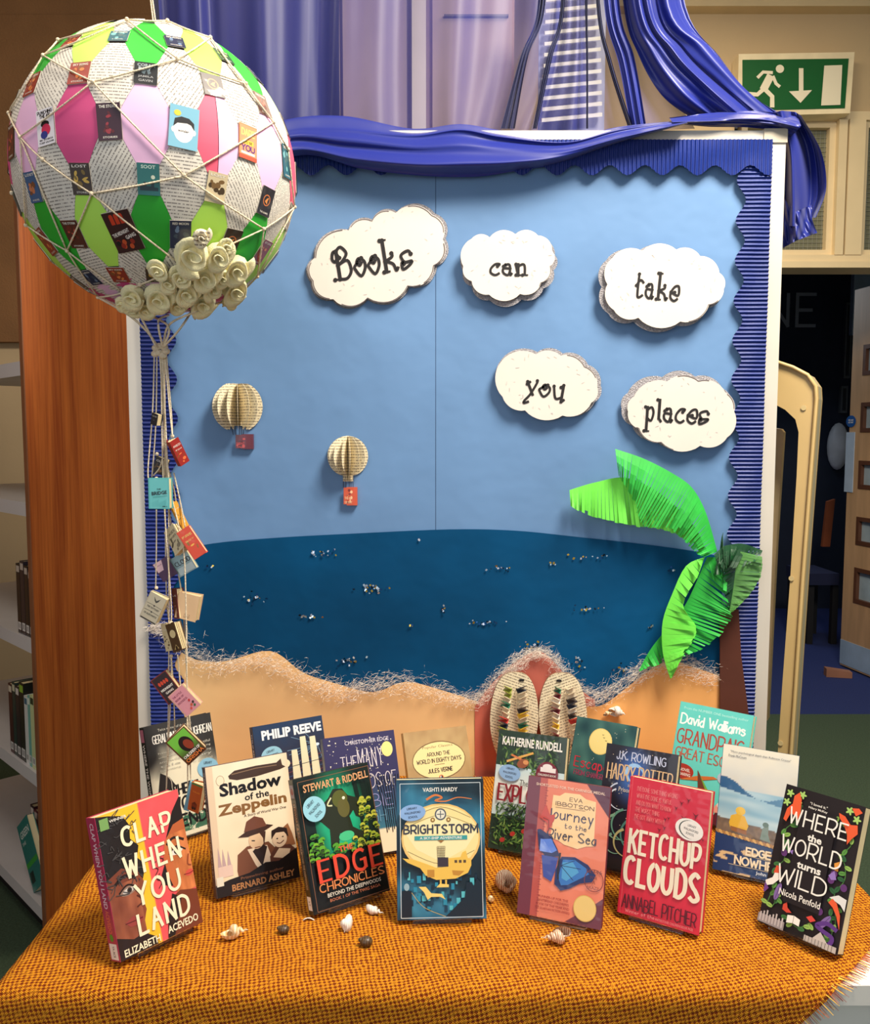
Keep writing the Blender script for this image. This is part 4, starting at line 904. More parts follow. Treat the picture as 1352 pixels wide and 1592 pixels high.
for ri, (row, lat) in enumerate((('Z', 1.5+3*RP), ('A', 1.5+2*RP), ('B', 1.5+RP), ('C', 1.5), ('D', 1.5-RP), ('E', 1.5-2*RP), ('F', 1.5-3*RP), ('G', 1.5-3.9*RP))):
    stag = .5 if row in 'ZBDF' else 0
    for c in range(-6, 8):
        lon = L0+(c+stag)*CP; ev = c % 2 == 0
        cwid = (.142*CP, .356*CP) if row not in 'G' else (.30*CP, .44*CP)
        if row in 'ZBDF':
            patch(lon, lat, cwid, .22*RP, .775*RP, BR, PAGE, 'page_panel', bal, rb.choice([0, .05, -.12, .9, 1.1, -1.0, .4]))
        elif row in 'CG':
            if row == 'C' and c == 1:
                patch(lon, lat, cwid, .22*RP, .775*RP, BR, PC, 'coral_panel', bal, 0, -1); patch(lon+.25, lat, cwid, .22*RP, .775*RP, BR, PL, 'pale_pink_panel', bal, 0, 1)
            else: patch(lon, lat, cwid, .22*RP, .775*RP, BR, PL if ev else (PC if c == 2 or c == 3 else PK), 'pale_pink_panel' if ev else 'dark_pink_panel', bal)
        else: patch(lon, lat, cwid, .22*RP, .775*RP, BR, GD if ev else LM, 'green_panel' if ev else 'lime_panel', bal)
        if row in 'ZG' : continue
        # the small printed cover at the joint
        lo = lon+.5*CP if row in 'ACE' else lon-.5*CP
        key = (row, c) if row in 'ACE' else (row, c)
        kd = MC.get(key) or kinds_b[(c*3+ri) % 7]
        if row == 'F' and c > 0: continue
        w, h = {'A': (.027, .026), 'B': (.031, .036), 'C': (.033, .050), 'D': (.030, .042), 'E': (.030, .042), 'F': (.028, .03)}[row]
        if kd == 'face': w, h = .040, .058
        if kd == 'gang': w, h = .040, .060
        o = S(lo, lat, BR+.0016); nrm = (o-BC).normalized(); X = bz.cross(nrm).normalized(); Z = nrm.cross(X).normalized()
        rt = math.radians({'gang': 12}.get(kd, rb.uniform(-5, 5))); X, Z = X*math.cos(rt)+Z*math.sin(rt), Z*math.cos(rt)-X*math.sin(rt)
        pr = Print(w, h); mini_art(pr, kd)
        bend = lambda x, y: -(x*x+y*y)/(2*BR)*.9
        cv = MB().prism([o+X*a+Z*b+nrm*(bend(a, b)-.001) for a, b in ((-w/2, -h/2), (w/2, -h/2), (w/2, h/2), (-w/2, h/2))], nrm*.001)
        mc = cv.build('mini_cover', mat('mini_cover_card', rgb(200, 190, 175), .6), bal)
        pr.build('cover_print', mc, lambda x, y, z, o=o, X=X, Z=Z, nrm=nrm, w=w, h=h: o+X*(x-w/2)+Z*(y-h/2)+nrm*(-.0006+z), PRINT, world=True)
# cap pages at the top
for k in range(7):
    V = [S(L0+k*360/7+j*360/7/6*.985, 89 if i == 3 else 72+5.5*i, BR) for i in range(4) for j in range(7)]
    F = [(i*7+j, i*7+j+1, i*7+j+8, i*7+j+7) for i in range(3) for j in range(6)]
    mesh('page_panel', V, F, PAGE, bal, True, [(v.x*1., v.y*1.) for v in V], True)
# cord net
NK = dict(a=(197, 30), b=(327, 58), c=(67, 86), d=(276, 91), e=(144, 127), f=(425, 190), g=(31, 213), h=(286, 273), i=(142, 301), j=(410, 356), k=(104, 390), l=(282, 412), m=(192, 455), n=(298, 484), o=(458, 322), p=(448, 232), q=(12, 175), r=(40, 350), s=(152, 462), t=(260, 32), u=(90, 62), v=(382, 130), w=(400, 430), x=(66, 248), y=(217, 443), z=(366, 462), t2=(18, 300))
net = ['ad', 'ta', 'tb', 'ac', 'au', 'uc', 'ce', 'ed', 'db', 'dv', 'vf', 'bv', 'eh', 'eg', 'cq', 'qg', 'gx', 'xi', 'hi', 'hf', 'hj', 'ik', 'il', 'gr', 'rk', 'ks', 'km', 'lj', 'ly', 'ym', 'jo', 'jw', 'ln', 'sm', 'mn', 'nz', 'zw', 'fp', 'po', 'wo', 'gk', 'bf']
for e_ in net:
    a, b = NK[e_[0]], NK[e_[1]]
    pts = [on_ball(a[0]+(b[0]-a[0])*i/10, a[1]+(b[1]-a[1])*i/10+1.5*math.sin(PI*i/10), .0035) for i in range(11)]
    MB().tube(pts, .0013, 6).build('net_cord', ROPE, bal, smooth=True)
for k_, v_ in NK.items():
    m = MB(); m.ball((0, 0, 0), .0032, 8, 6); q = on_ball(v_[0], v_[1], .004); m.V = [x+q for x in m.V]; m.build('net_knot', ROPE, bal, smooth=True, uv=False)
for k in range(6):      # net on the far side
    lo = 110+k*28
    MB().tube([S(lo+(10 if i % 2 else -10)*(1 if i < 9 else 0), 80-i*17, BR+.003) for i in range(10)], .0013, 5).build('net_cord', ROPE, bal)
KN = P(250, 541, 1.45)
for nm, path in (('n', [(298, 484), (279, 512), (254, 540)]), ('m', [(192, 455), (218, 492), (243, 540)]), ('s', [(152, 462), (200, 490), (228, 515), (246, 540)]), ('z', [(366, 462), (300, 486), (262, 506), (254, 540)]), ('y', [(262, 490), (246, 500), (253, 540)]), ('x', [(230, 490), (262, 508), (254, 540)])):
    pts = [on_ball(*path[0], .004)]+[P(a, b, 1.40+.05*i/len(path)) for i, (a, b) in enumerate(path[1:])]
    MB().tube(catmull(pts, 6), .0018, 7).build('gathering_cord', ROPE, bal, smooth=True)
for dx, dy in ((-8, 0), (-2, -3), (5, -1), (8, 5), (-9, 9), (3, 12), (-2, 8)):
    m = MB(); m.ball((0, 0, 0), .007, 8, 6, (1, .8, .8)); m.V = [x+P(250+dx, 541+dy, 1.445) for x in m.V]; m.build('knot', ROPE, bal, smooth=True, uv=False)
MB().tube([BC+Vector((0, 0, BR)), P(234, 0, 1.45), Vector((BC.x, 1.45, 3.715))], .0012, 6).build('hanging_cord', ROPE, bal)
MB().tube([BC+Vector((.004, 0, BR)), P(237, 0, 1.45), Vector((BC.x, 1.47, 3.715))], .0012, 6).build('hanging_cord', ROPE, bal)
# cream felt roses
FELT = mat('cream_felt', rgb(252, 242, 190), .95, var=.03, scale=40, bump=.4, bscale=600, sheen=.3)
def rose(px, py, rp, name='felt_rose', m_=None, dr_=.012, dark=False):
    o = on_ball(px, py, dr_); nrm = ((o-BC).normalized()*.8+(CAM-o).normalized()*.5).normalized(); X = bz.cross(nrm).normalized(); Z = nrm.cross(X)
    R_ = rp*1.3/FPX; r = random.Random(px*7+py); m = MB(); n = 56; turns = 2.3; V = []; F = []; ph = r.uniform(0, 6)
    for i in range(n+1):
        t = i/n; a = 2*PI*turns*t+ph; rad = R_*(.08+.66*t**.9)*(1+.10*math.sin(a*1.7+ph)); hgt = R_*(.85-.5*t); fl = R_*(.06+.46*t)*(1+.4*math.sin(a*2.3))
        for j in range(4):
            s_ = j/3; rr_ = rad*(.75+.25*s_)+fl*s_*s_; z = -R_*.2+ (hgt+R_*.2)*s_*(1-.12*s_) - (R_*.10*t if j == 3 else 0)
            V.append(o+X*math.cos(a)*rr_+Z*math.sin(a)*rr_+nrm*z)
    for i in range(n):
        for j in range(3): k = i*4+j; F.append((k, k+4, k+5, k+1))
    kb = len(V); V.append(o+nrm*R_*.12); V += [o+(X*math.cos(i*.524)+Z*math.sin(i*.524))*R_*1.02-nrm*R_*.25 for i in range(12)]; F += [(kb, kb+1+i, kb+1+(i+1) % 12) for i in range(12)]
    m.add(V, F); ob = m.build(name, m_ or FELT, bal, smooth=True)
    md = ob.modifiers.new('thick', 'SOLIDIFY'); md.thickness = .0018
    return ob
for px, py, rp in ((298, 397, 26), (339, 399, 21), (367, 420, 23), (280, 431, 17), (319, 431, 22), (331, 449, 17), (291, 455, 20), (366, 451, 22), (316, 471, 22), (248, 463, 24), (206, 461, 19), (245, 421, 15), (204, 478, 17), (229, 480, 18), (358, 470, 14), (277, 474, 16), (310, 484, 12), (345, 432, 14), (262, 440, 14), (352, 384, 13), (190, 472, 12)):
    rose(px, py, rp)
rose(313, 370, 13, 'rolled_paper_rose', PAGES, .02)

# ---------------------------------------------------------------- cords and mini books hanging below the balloon
cords = [([(240, 545), (237, 640), (230, 740), (243, 744)], -.02), ([(244, 548), (242, 660), (236, 742)], 0), ([(248, 550), (256, 680), (254, 742)], .01), ([(252, 552), (255, 640), (252, 715), (238, 740)], 0),
    ([(256, 550), (262, 620), (268, 680)], -.03), ([(258, 545), (266, 640), (268, 676)], 0), ([(254, 552), (258, 700), (262, 800), (262, 1080), (258, 1240)], .0), ([(250, 552), (254, 760), (266, 940), (264, 970)], -.02),
    ([(253, 552), (262, 740), (278, 820), (288, 900), (292, 1240)], -.03), ([(252, 552), (258, 740), (272, 860), (284, 940), (292, 1080), (297, 1150)], .02), ([(270, 735), (280, 780), (288, 820)], 0), ([(262, 730), (272, 770), (277, 824)], .01),
    ([(243, 792), (243, 850), (242, 914)], 0), ([(265, 1020), (266, 1060), (258, 1240)], -.01), ([(266, 1020), (270, 1080), (272, 1160)], .01), ([(276, 1018), (280, 1060), (282, 1070)], 0), ([(290, 960), (291, 1080), (296, 1200), (297, 1215)], -.04), ([(256, 548), (258, 900), (264, 968)], .01)]
cd0 = empty('cord_bundle', KN, 'bundle of knotted cream cotton cords hanging down below the big balloon', 'cords')
for pl, off in cords:
    pts = catmull([P(a, b, 1.45+off*(i/(len(pl)-1))) for i, (a, b) in enumerate(pl)], 8)
    MB().tube(pts, .0012, 6).build('cord', ROPE, cd0, smooth=True)
for a, b in ((243, 744), (243, 914), (266, 968), (266, 1020), (281, 1068), (268, 678), (244, 706)):
    m = MB(); m.ball((0, 0, 0), .0032, 8, 6); m.V = [x+P(a, b, 1.44) for x in m.V]; m.build('knot', ROPE, cd0, smooth=True, uv=False)
def mini_book(px, py, wp, hp, rot, yaw, cov, look, art, open_=.25, Y=1.43, tilt=0):
    k = Y/FPX; w, h = wp*k, hp*k
    R_ = Matrix.Rotation(math.radians(-yaw), 3, 'Z') @ Matrix.Rotation(math.radians(rot), 3, 'Y') @ Matrix.Rotation(math.radians(tilt), 3, 'X')
    e = empty('mini_book', P(px, py, Y), look, 'mini book', 'mini books tied to the hanging cords', R_)
    m = MB(); th = .007
    m.box((-w/2, -.001-th/2, -h/2), (w/2, -th/2, h/2)); m.box((0, 0, -h/2), (w, .001, h/2), Matrix.Rotation(open_, 3, 'Z'), (-w/2, th/2, 0)); m.box((-w/2-.001, -.001-th/2, -h/2), (-w/2, th/2+.001, h/2))
    m.build('cover', mat('minicover_%d_%d_%d' % cov, rgb(*cov), .5, coat=.2), e, False)
    for i in range(4):
        f = (i+.35)/4-.5; a = (f+.5)*open_
        MB().box((0, -.0009, -h*.47), (w*.96, .0009, h*.47), Matrix.Rotation(a, 3, 'Z'), (-w/2+.0002, f*th*.75, 0)).build('leaf_bundle', CREAMPG, e, False)
    pr = Print(w, h); pr.rect(.5, .5, 99.5, pr.H-.5, cov); art(pr, pr.H)
    pr.build('cover_print', e, lambda x, y, z: Vector((x-w/2, -th/2-.001-z, y-h/2)))
    return e
W_ = (240, 232, 220); K_ = (24, 24, 30)
def art_simple(c1, t1, t2, c2=W_, n=6, seed=1):
    def f(pr, H):
        r = random.Random(seed)
        for i in range(n): pr.ell(r.uniform(15, 85), r.uniform(H*.1, H*.6), r.uniform(6, 20), r.uniform(5, 15), c1 if i % 2 else tuple(int(v*.6) for v in c1), r.uniform(0, 3), 9)
        pr.hand(t1, 50, H*.76, 14, 76, c2, 3.4)
        if t2: pr.hand(t2, 50, H*.60, 10, 66, c2, 2.6)
    return f
mini_book(243, 652, 12, 18, 15, 30, (40, 44, 52), 'tiny dark mini book half hidden behind the upper cords', art_simple((90, 96, 110), 'ONE', '', n=3))
mini_book(277, 702, 17, 42, -28, -50, (150, 36, 30), 'open mini book with dark red cover, highest on the right cords', art_simple((220, 110, 60), 'RED', 'FOX'), .9, 1.44)
mini_book(250, 724, 18, 26, 20, 10, (36, 28, 26), 'black mini book peeping out above the turquoise one', art_simple((150, 110, 60), 'OLD', ''), .2, 1.47)
def art_bridge(pr, H):
    pr.rect(4, 4, 96, H-4, (112, 206, 204))
    for i in range(12): pr.line([(14+i*6, 8), (14+i*6.5, 30+i*3 % 17)], 1, (70, 170, 175))
    pr.text('THE', 50, H*.64, 7, 20, K_, 6, .02); pr.text('BRIDGE', 52, H*.52, 17, 76, K_, 6, .03); pr.line([(20, H*.38), (92, H*.43)], 2.5, (50, 150, 140)); pr.text('BILL', 80, 12, 5, 26, K_, 0, .02)
mini_book(249, 767, 33, 48, 0, 8, (98, 190, 190), 'turquoise mini book with black capitals, tied below the black one', art_bridge, .2, 1.42)
mini_book(278, 800, 11, 44, -26, -40, (236, 170, 60), 'narrow orange mini book seen edge on beside the turquoise one', art_simple((250, 210, 120), 'SUN', ''), .3, 1.455)
mini_book(274, 838, 26, 44, -38, 35, (228, 214, 176), 'fanned cream pages of a mini book behind the orange red cover', art_simple((150, 140, 120), 'PAGES', 'PAGES', (90, 80, 70)), .5, 1.445)
mini_book(299, 843, 22, 50, -33, 0, (224, 76, 46), 'orange red mini book with gold marks tilted right over the sea', art_simple((250, 190, 80), 'FIRE', 'BOY', (250, 220, 120), 3), .5, 1.43)
mini_book(286, 876, 30, 32, -30, 0, (150, 180, 184), 'grey blue mini book with a big letter D behind the long cords', lambda pr, H: (pr.rect(6, 6, 94, H*.4, (196, 214, 214)), pr.hand('CLOUD', 52, H*.62, 22, 84, K_, 5)), .3, 1.46)
mini_book(258, 884, 26, 32, -32, 0, (72, 32, 72), 'purple mini book with a pale pink panel, left of the long cords', lambda pr, H: (pr.poly([(2, H*.5), (2, H-2), (60, H-2), (40, H*.5)], (230, 190, 196)), pr.text('TALE', 28, H*.8, 7, 40, (120, 50, 80), 0, .01)), .3, 1.455)
def art_tat(pr, H):
    pr.rect(3, 3, 97, H-3, (206, 194, 166)); pr.poly([(30, H-16), (50, H-34), (70, H-14), (62, H-36), (52, H-46), (40, H-36)], (70, 66, 60))
    for y in (.60, .36): pr.line([(4, H*y), (40, H*y+2), (96, H*y)], 2, (60, 54, 50)); pr.ell(50, H*y, 5, 5, (60, 54, 50), 0, 6)
    pr.text('THE TATTOOIST', 50, H*.5, 10, 76, K_, 0, .02); pr.text('OF AUSCHWITZ', 50, H*.25, 10, 80, K_, 0, .02); pr.rect(3, 3, 97, 10, (60, 54, 50))
mini_book(240, 945, 29, 46, 27, 10, (196, 184, 158), 'sandy grey mini book with black lettering tilted left against the pale board frame', art_tat, .3, 1.43)
mini_book(293, 943, 34, 42, 12, 10, (244, 204, 156), 'plain cream back of a mini book hanging over the sea paper', lambda pr, H: [pr.text(t, 54, 26-i*7, 4, 30, (90, 60, 50), 0, .01) for i, t in enumerate(('this is', 'a book', 'cover'))], .3, 1.45)
mini_book(276, 938, 14, 48, -8, 45, (96, 30, 36), 'dark red mini book edge between the cords and the cream back', art_simple((190, 130, 110), 'LIE', ''), .4, 1.455)
mini_book(262, 990, 13, 44, -14, 30, (226, 206, 160), 'cream sided mini book fanned open below the sandy grey one', art_simple((120, 100, 70), 'ONE', ''), .9, 1.44)
mini_book(273, 990, 19, 46, -22, 30, (86, 62, 40), 'brown mini book with a pale picture hanging at the web fibre', lambda pr, H: (pr.ell(50, H*.62, 34, 34, (234, 214, 160)), pr.poly([(20, 20), (50, 60), (80, 20)], (200, 170, 110)), pr.ell(50, 30, 12, 18, (50, 34, 26))), .6, 1.43)
def art_gang(pr, H):
    pr.rect(4, 4, 96, H-4, (46, 20, 22))
    for i in range(4): pr.ell(26+i*16, H*.72, 7, 12, (216, 70, 34)); 
    pr.text('MIDNIGHT', 50, H*.5, 14, 78, W_, 0, .04); pr.text('GANG', 50, H*.36, 13, 50, W_, 0, .03); pr.ell(50, 22, 34, 14, (150, 46, 30))
mini_book(261, 1068, 29, 48, -36, 0, (130, 36, 30), 'dark red mini book with white capitals above the pink one', art_gang, .4, 1.44)
def art_pink(pr, H):
    pr.rect(4, 4, 96, H-4, (226, 150, 160)); pr.hand('THE LITTLE', 40, H*.82, 9, 60, (130, 40, 70), 2); pr.hand('BOOK OF', 40, H*.68, 9, 56, (130, 40, 70), 2); pr.hand('ROSES', 42, H*.54, 9, 60, (130, 40, 70), 2)
    for x, y, c in ((70, 60, (200, 50, 50)), (80, 40, (60, 40, 30)), (64, 34, (210, 90, 50)), (76, 22, (60, 110, 60)), (50, 20, (220, 80, 70))): pr.ell(x, y, 8, 6, c, 1, 9)
mini_book(288, 1088, 30, 44, -42, 0, (222, 168, 150), 'pink mini book with small fruit drawings, hanging over the sand', art_pink, .5, 1.425)
def art_green(pr, H):
    pr.bg(lambda U, V: lerp((40, 22, 18), (120, 200, 70), V*1.6), 4, 4, 96, H-4, 8, 12); pr.ell(56, H*.55, 28, 36, (30, 22, 18)); pr.ell(62, H*.50, 17, 25, (150, 60, 36), .2); pr.poly([(40, 4), (50, H*.3), (76, H*.3), (92, 4)], (30, 20, 18))
    pr.hand('CHILDREN OF', 50, 34, 10, 84, W_, 3); pr.hand('ORISHA', 50, 16, 14, 84, (236, 130, 60), 4)
mini_book(290, 1158, 38, 52, -42, -8, (96, 56, 34), 'green mini book with a dark head in profile in front of the grey paperback', art_green, .5, 1.40)
def art_house(pr, H):
    pr.rect(6, 6, 94, H-6, (196, 92, 38)); pr.rect(0, H-16, 100, H, (90, 140, 80)); pr.text('TALES', 50, H*.7, 12, 70, (240, 140, 50), 0, .03); pr.rect(28, 24, 76, 66, (130, 50, 26)); pr.poly([(24, 66), (52, 88), (80, 66)], (110, 40, 22)); pr.ell(42, 30, 8, 14, K_); pr.ell(60, 30, 8, 12, K_)
mini_book(306, 1239, 20, 48, 12, 20, (196, 100, 46), 'narrow brown and sky blue mini book, lowest on the cords', art_house, .4, 1.395)
mini_book(296, 1237, 8, 48, 14, 5, (120, 190, 220), 'pale blue spine side of the lowest mini book pair', lambda pr, H: None, .0, 1.41)

# ================================================================ TABLE AND CLOTH
TZ = .7175; CZ = .7205
tb = empty('table', (.05, 1.42, 0), 'white topped table under the orange woven cloth', 'table')
TW = mat('white_table_laminate', rgb(240, 234, 222), .35, var=.02)
MB().box((-.558, 1.076, .69), (.664, 1.768, TZ)).build('table_top', TW, tb)
for y0, y1 in ((1.10, 1.115), (1.735, 1.75)): MB().box((-.53, y0, .62), (.64, y1, .69)).build('apron', TW, tb)
for x in (-.545, .615):
    for y in (1.085, 1.725): MB().box((x, y, 0), (x+.035, y+.035, .69)).build('leg', mat('table_leg_metal', rgb(150, 150, 150), .4, metal=.5), tb)
# woven cloth
m_, nt, b_ = nodemat('orange_weave'); MAT['weave'] = m_
uv = N(nt, 'ShaderNodeUVMap'); nzd = N(nt, 'ShaderNodeTexNoise', {'Vector': uv.outputs[0], 'Scale': 14.}); 
off = N(nt, 'ShaderNodeVectorMath', {0: nzd.outputs['Color'], 1: (.5, .5, .5)}, operation='SUBTRACT')
off2 = N(nt, 'ShaderNodeVectorMath', {0: off.outputs[0], 'Scale': .014}, operation='SCALE')
ad = N(nt, 'ShaderNodeVectorMath', {0: uv.outputs[0], 1: off2.outputs[0]}, operation='ADD')
mp = N(nt, 'ShaderNodeMapping', {'Vector': ad.outputs[0], 'Rotation': (0, 0, math.radians(33))})
s_ = N(nt, 'ShaderNodeSeparateXYZ', {0: mp.outputs[0]}); pt = .0084
u_ = math_(nt, 'DIVIDE', s_.outputs[0], pt); v_ = math_(nt, 'DIVIDE', s_.outputs[1], pt)
su = math_(nt, 'SINE', math_(nt, 'MULTIPLY', u_, 2*PI)); sv = math_(nt, 'SINE', math_(nt, 'MULTIPLY', v_, 2*PI))
fu = math_(nt, 'ABSOLUTE', math_(nt, 'SINE', math_(nt, 'MULTIPLY', u_, 4*PI))); fv = math_(nt, 'ABSOLUTE', math_(nt, 'SINE', math_(nt, 'MULTIPLY', v_, 4*PI)))
ck = math_(nt, 'GREATER_THAN', math_(nt, 'MULTIPLY', su, sv), 0.0)         # over or under
n2 = N(nt, 'ShaderNodeTexNoise', {'Vector': N(nt, 'ShaderNodeMapping', {'Vector': mp.outputs[0], 'Scale': (340, 60, 1)}).outputs[0], 'Scale': 1., 'Detail': 2.})
warp = mix(nt, fu, rgb(176, 78, 8), rgb(248, 172, 34)); weft = mix(nt, fv, rgb(52, 11, 3), rgb(134, 46, 8))
n3 = N(nt, 'ShaderNodeTexNoise', {'Vector': mp.outputs[0], 'Scale': 170., 'Detail': 3.})
ckn = N(nt, 'ShaderNodeMapRange', {0: math_(nt, 'ADD', math_(nt, 'MULTIPLY', su, sv), math_(nt, 'MULTIPLY_ADD', n3.outputs[0], 1.3, -.65)), 1: -.35, 2: .35})
cmix = mix(nt, ckn.outputs[0], weft, warp); sl_ = math_(nt, 'GREATER_THAN', n2.outputs[0], .56)
cmix = mix(nt, math_(nt, 'MULTIPLY', sl_, .55), cmix, rgb(224, 150, 34))
fade = N(nt, 'ShaderNodeTexNoise', {'Vector': uv.outputs[0], 'Scale': 5.}); cmix = mix(nt, math_(nt, 'MULTIPLY', fade.outputs[0], .25), cmix, rgb(180, 92, 14))
nt.links.new(cmix, b_.inputs['Base Color']); b_.inputs['Roughness'].default_value = .9; b_.inputs['Specular IOR Level'].default_value = .2
hh = math_(nt, 'ADD', math_(nt, 'MULTIPLY', math_(nt, 'MULTIPLY', su, sv), .5), math_(nt, 'MULTIPLY', math_(nt, 'ADD', fu, fv), .35))
bp = N(nt, 'ShaderNodeBump', {'Height': hh, 'Strength': .9, 'Distance': .0016}); nt.links.new(bp.outputs[0], b_.inputs['Normal'])
XL, XR, YF_, YBk = -.563, .669, 1.069, 1.773
cl = empty('tablecloth', (.05, 1.42, CZ), 'orange and brown woven cloth with a fringed edge over the table', 'tablecloth')
def cz(x, y):
    w = .0012*math.sin(x*17+2*math.sin(y*9))*math.sin(y*13+1.5*math.sin(x*7))+.0012
    for (ax, ay, bx, by, h, wd) in ((.075, 1.76, .098, 1.32, .006, .010), (-.20, 1.35, -.02, 1.12, .0025, .012), (.30, 1.40, .42, 1.10, .002, .015)):
        t = max(0, min(1, ((x-ax)*(bx-ax)+(y-ay)*(by-ay))/((bx-ax)**2+(by-ay)**2))); d = math.hypot(x-ax-t*(bx-ax), y-ay-t*(by-ay)); w += h*math.exp(-(d/wd)**2)*(1-.4*t)
    return w
def drape(s, t):
    """cloth coordinates -> world: falls over the left, right and front edges"""
    x = min(max(s, XL), XR); y = max(t, YF_); d = 0; ox = oy = 0
    ds = max(XL-s, s-XR, 0); dt = max(YF_-t, 0); R_ = .012
    z = CZ+cz(x, min(y, YBk))
    if dt > 0:
        a = min(dt/R_, PI/2); oy = -R_*math.sin(a); z -= R_*(1-math.cos(a))+max(0, dt-R_*PI/2); oy -= .004*math.sin(x*14)*min(1, dt*8)
    if ds > 0:
        a = min(ds/R_, PI/2); sg = -1 if s < XL else 1; ox = sg*R_*math.sin(a); z -= R_*(1-math.cos(a))+max(0, ds-R_*PI/2)
    return Vector((x+ox, y+oy+R_*.0, z))
st = .012; V = []; U = []; idx = {}; F = []
ns_ = int((XR+.22-(XL-.25))/st); ntt = int((YBk-(YF_-.50))/st)
def inside(s, t): return (s-.522) < (t-YF_)*1.0+.0 if t < 1.30 else True
def sset(i, j):
    if (i, j) not in idx:
        s = XL-.25+i*st; t = YF_-.50+j*st
        lim = .522+(t-YF_)*1.0
        if t < 1.30 and s > lim: s = lim
        if t >= 1.30: s = min(s, .75+max(0, 0))
        idx[(i, j)] = len(V); V.append(drape(s, t)); U.append((s, t))
    return idx[(i, j)]
for i in range(ns_):
    for j in range(ntt):
        s = XL-.25+i*st; t = YF_-.50+j*st
        lim = .522+(t+st-YF_)*1.0
        if t < 1.30 and s > lim: continue
        if t >= 1.29 and s >= .75: continue
        F.append((sset(i, j), sset(i+1, j), sset(i+1, j+1), sset(i, j+1)))
co = mesh('cloth', V, F, m_, cl, True, U, True)
# fringe along the slanting cut edge
fr = MB(); rf = random.Random(5); FC = [(*rgb(250, 190, 60), 1), (*rgb(196, 92, 24), 1), (*rgb(120, 40, 14), 1)]
t = YF_-.40
while t < 1.216:
    s = .522+(t-YF_); a = drape(s-.004, t+.004); L_ = rf.uniform(.010, .018); b = drape(s+L_*.75, t-L_*.75)
    b += Vector((rf.uniform(-.003, .003), rf.uniform(-.002, .002), -.001 if t > YF_+.02 else rf.uniform(-.003, .002)))
    if t > YF_: b.z = max(b.z, CZ+.0006)
    w = Vector((.0007, .0007, 0)); k = len(fr.V)
    fr.add([a-w, a+w, b+w*.4, b-w*.4], [(0, 1, 2, 3)], None, [FC[rf.randrange(3)]]*4); t += .0016
mesh('fringe', fr.V, fr.F, PRINTM, cl, True, None, False, fr.C, 'stuff')

# ================================================================ STANDING BOOKS
STAND = mat_glass('acrylic_stand', (1, 1, 1), .05)
def book(pos, yaw, tilt, roll, w, h, T, covc, spinec, art, look, spine=None, gloss=True, stand=True, group=None, ext=0):
    ps, ti, ro = map(math.radians, (yaw, tilt, roll))
    nh = Vector((math.sin(ps), -math.cos(ps), 0)); u0 = Vector((math.cos(ps), math.sin(ps), 0))
    v0 = bz*math.cos(ti)-nh*math.sin(ti); uu = u0*math.cos(ro)+v0*math.sin(ro); vv = -u0*math.sin(ro)+v0*math.cos(ro); nn_ = uu.cross(vv)
    R_ = Matrix((uu, -nn_, vv)).transposed()
    zb = CZ+.0035+T*math.sin(ti)+abs(math.sin(ro))*w/2
    o = Vector((pos[0], pos[1], 0)); s0 = (o-Vector((0, 0, 0)))
    # keep the picture position: slide along the camera ray when the base height differs from the fitted one
    k = (CAM.z-zb)/(CAM.z-.728); o = Vector((pos[0]*k, pos[1]*k, zb))
    e = empty('book', o, look, 'book', 'paperbacks displayed on the orange cloth', R_)
    cv_m = mat('cover_%d_%d_%d' % spinec, rgb(*spinec), .35, coat=.5)
    c = MB(); c.box((-w/2, 0, 0), (w/2, .0007, h)); c.box((-w/2, T-.0007, 0), (w/2, T, h)); c.box((-w/2-.0007, 0, 0), (-w/2, T, h))
    cv = c.build('cover', cv_m, e, False)
    MB().box((-w/2+.0003, .0012, .0015), (w/2-.0022+ext, T-.0012, h-.0012)).build('page_block', CREAMPG, e, False)
    pr = Print(w, h); art(pr, pr.H); pr.build('cover_print', cv, lambda x, y, z: Vector((x-w/2, -z, y)))
    if spine:
        pr = Print(h, T); spine(pr, pr.H); pr.build('spine_print', cv, lambda x, y, z: Vector((-w/2-.0007-z, T-y, h-x)) if False else Vector((-w/2-.0007-z, y, x)) if False else Vector((-w/2-.0007-z, T-y, h-x)))
    if stand:
        es = empty('book_stand', o, 'clear stand holding the '+' '.join(look.split(',')[0].split()[:10]), 'book stand', 'clear acrylic book stands', R_)
        a = w*.33
        MB().box((-a, -.0055, -.0030), (a, .010, -.0008)).build('ledge', STAND, es, False)
        MB().box((-a, -.0075, -.0030), (a, -.0055, .0022)).build('lip', STAND, es, False)
        MB().box((-a*.7, T+.0015, .004), (a*.7, T+.0035, h*.55)).build('back_plate', STAND, es, False)
        dn = R_.transposed() @ Vector((0, 0, -1)); bk = R_.transposed() @ (-nh); p0 = Vector((0, T+.0040, h*.42))
        zz = (R_@p0).z+o.z-(CZ+.003); p1 = p0+dn*zz+bk*.012
        ww = Vector((.012, 0, 0)); MB().prism([p0-ww, p0+ww, p1+ww, p1-ww], bk*.002).build('rear_strut', STAND, es, False)
    return e
K = (20, 20, 24); WH = (244, 238, 226); CRc = (246, 232, 196)
def sticker(pr, cx, cy, rx, ry, rot=0, col=(150, 186, 226)):
    pr.ell(cx, cy, rx, ry, col, math.radians(rot)); r = math.radians(rot)
    for i, (t, w_) in enumerate((('LIBRARY', .8), ('WALLINGFORD', 1.25), ('SCHOOL', .72))):
        d = (1-i)*ry*.52; pr.text(t, cx-d*math.sin(r), cy+d*math.cos(r), ry*.27, rx*w_, (24, 30, 50), rot, .02)
def spine_text(bg, items, extra=None):
    def f(pr, H):
        pr.rect(0, 0, 100, H, bg)
        for t, x, w_, hh_, col in items: pr.text(t, x, H*.5, H*hh_, w_, col, 0, .02)
        if extra: extra(pr, H)
    return f
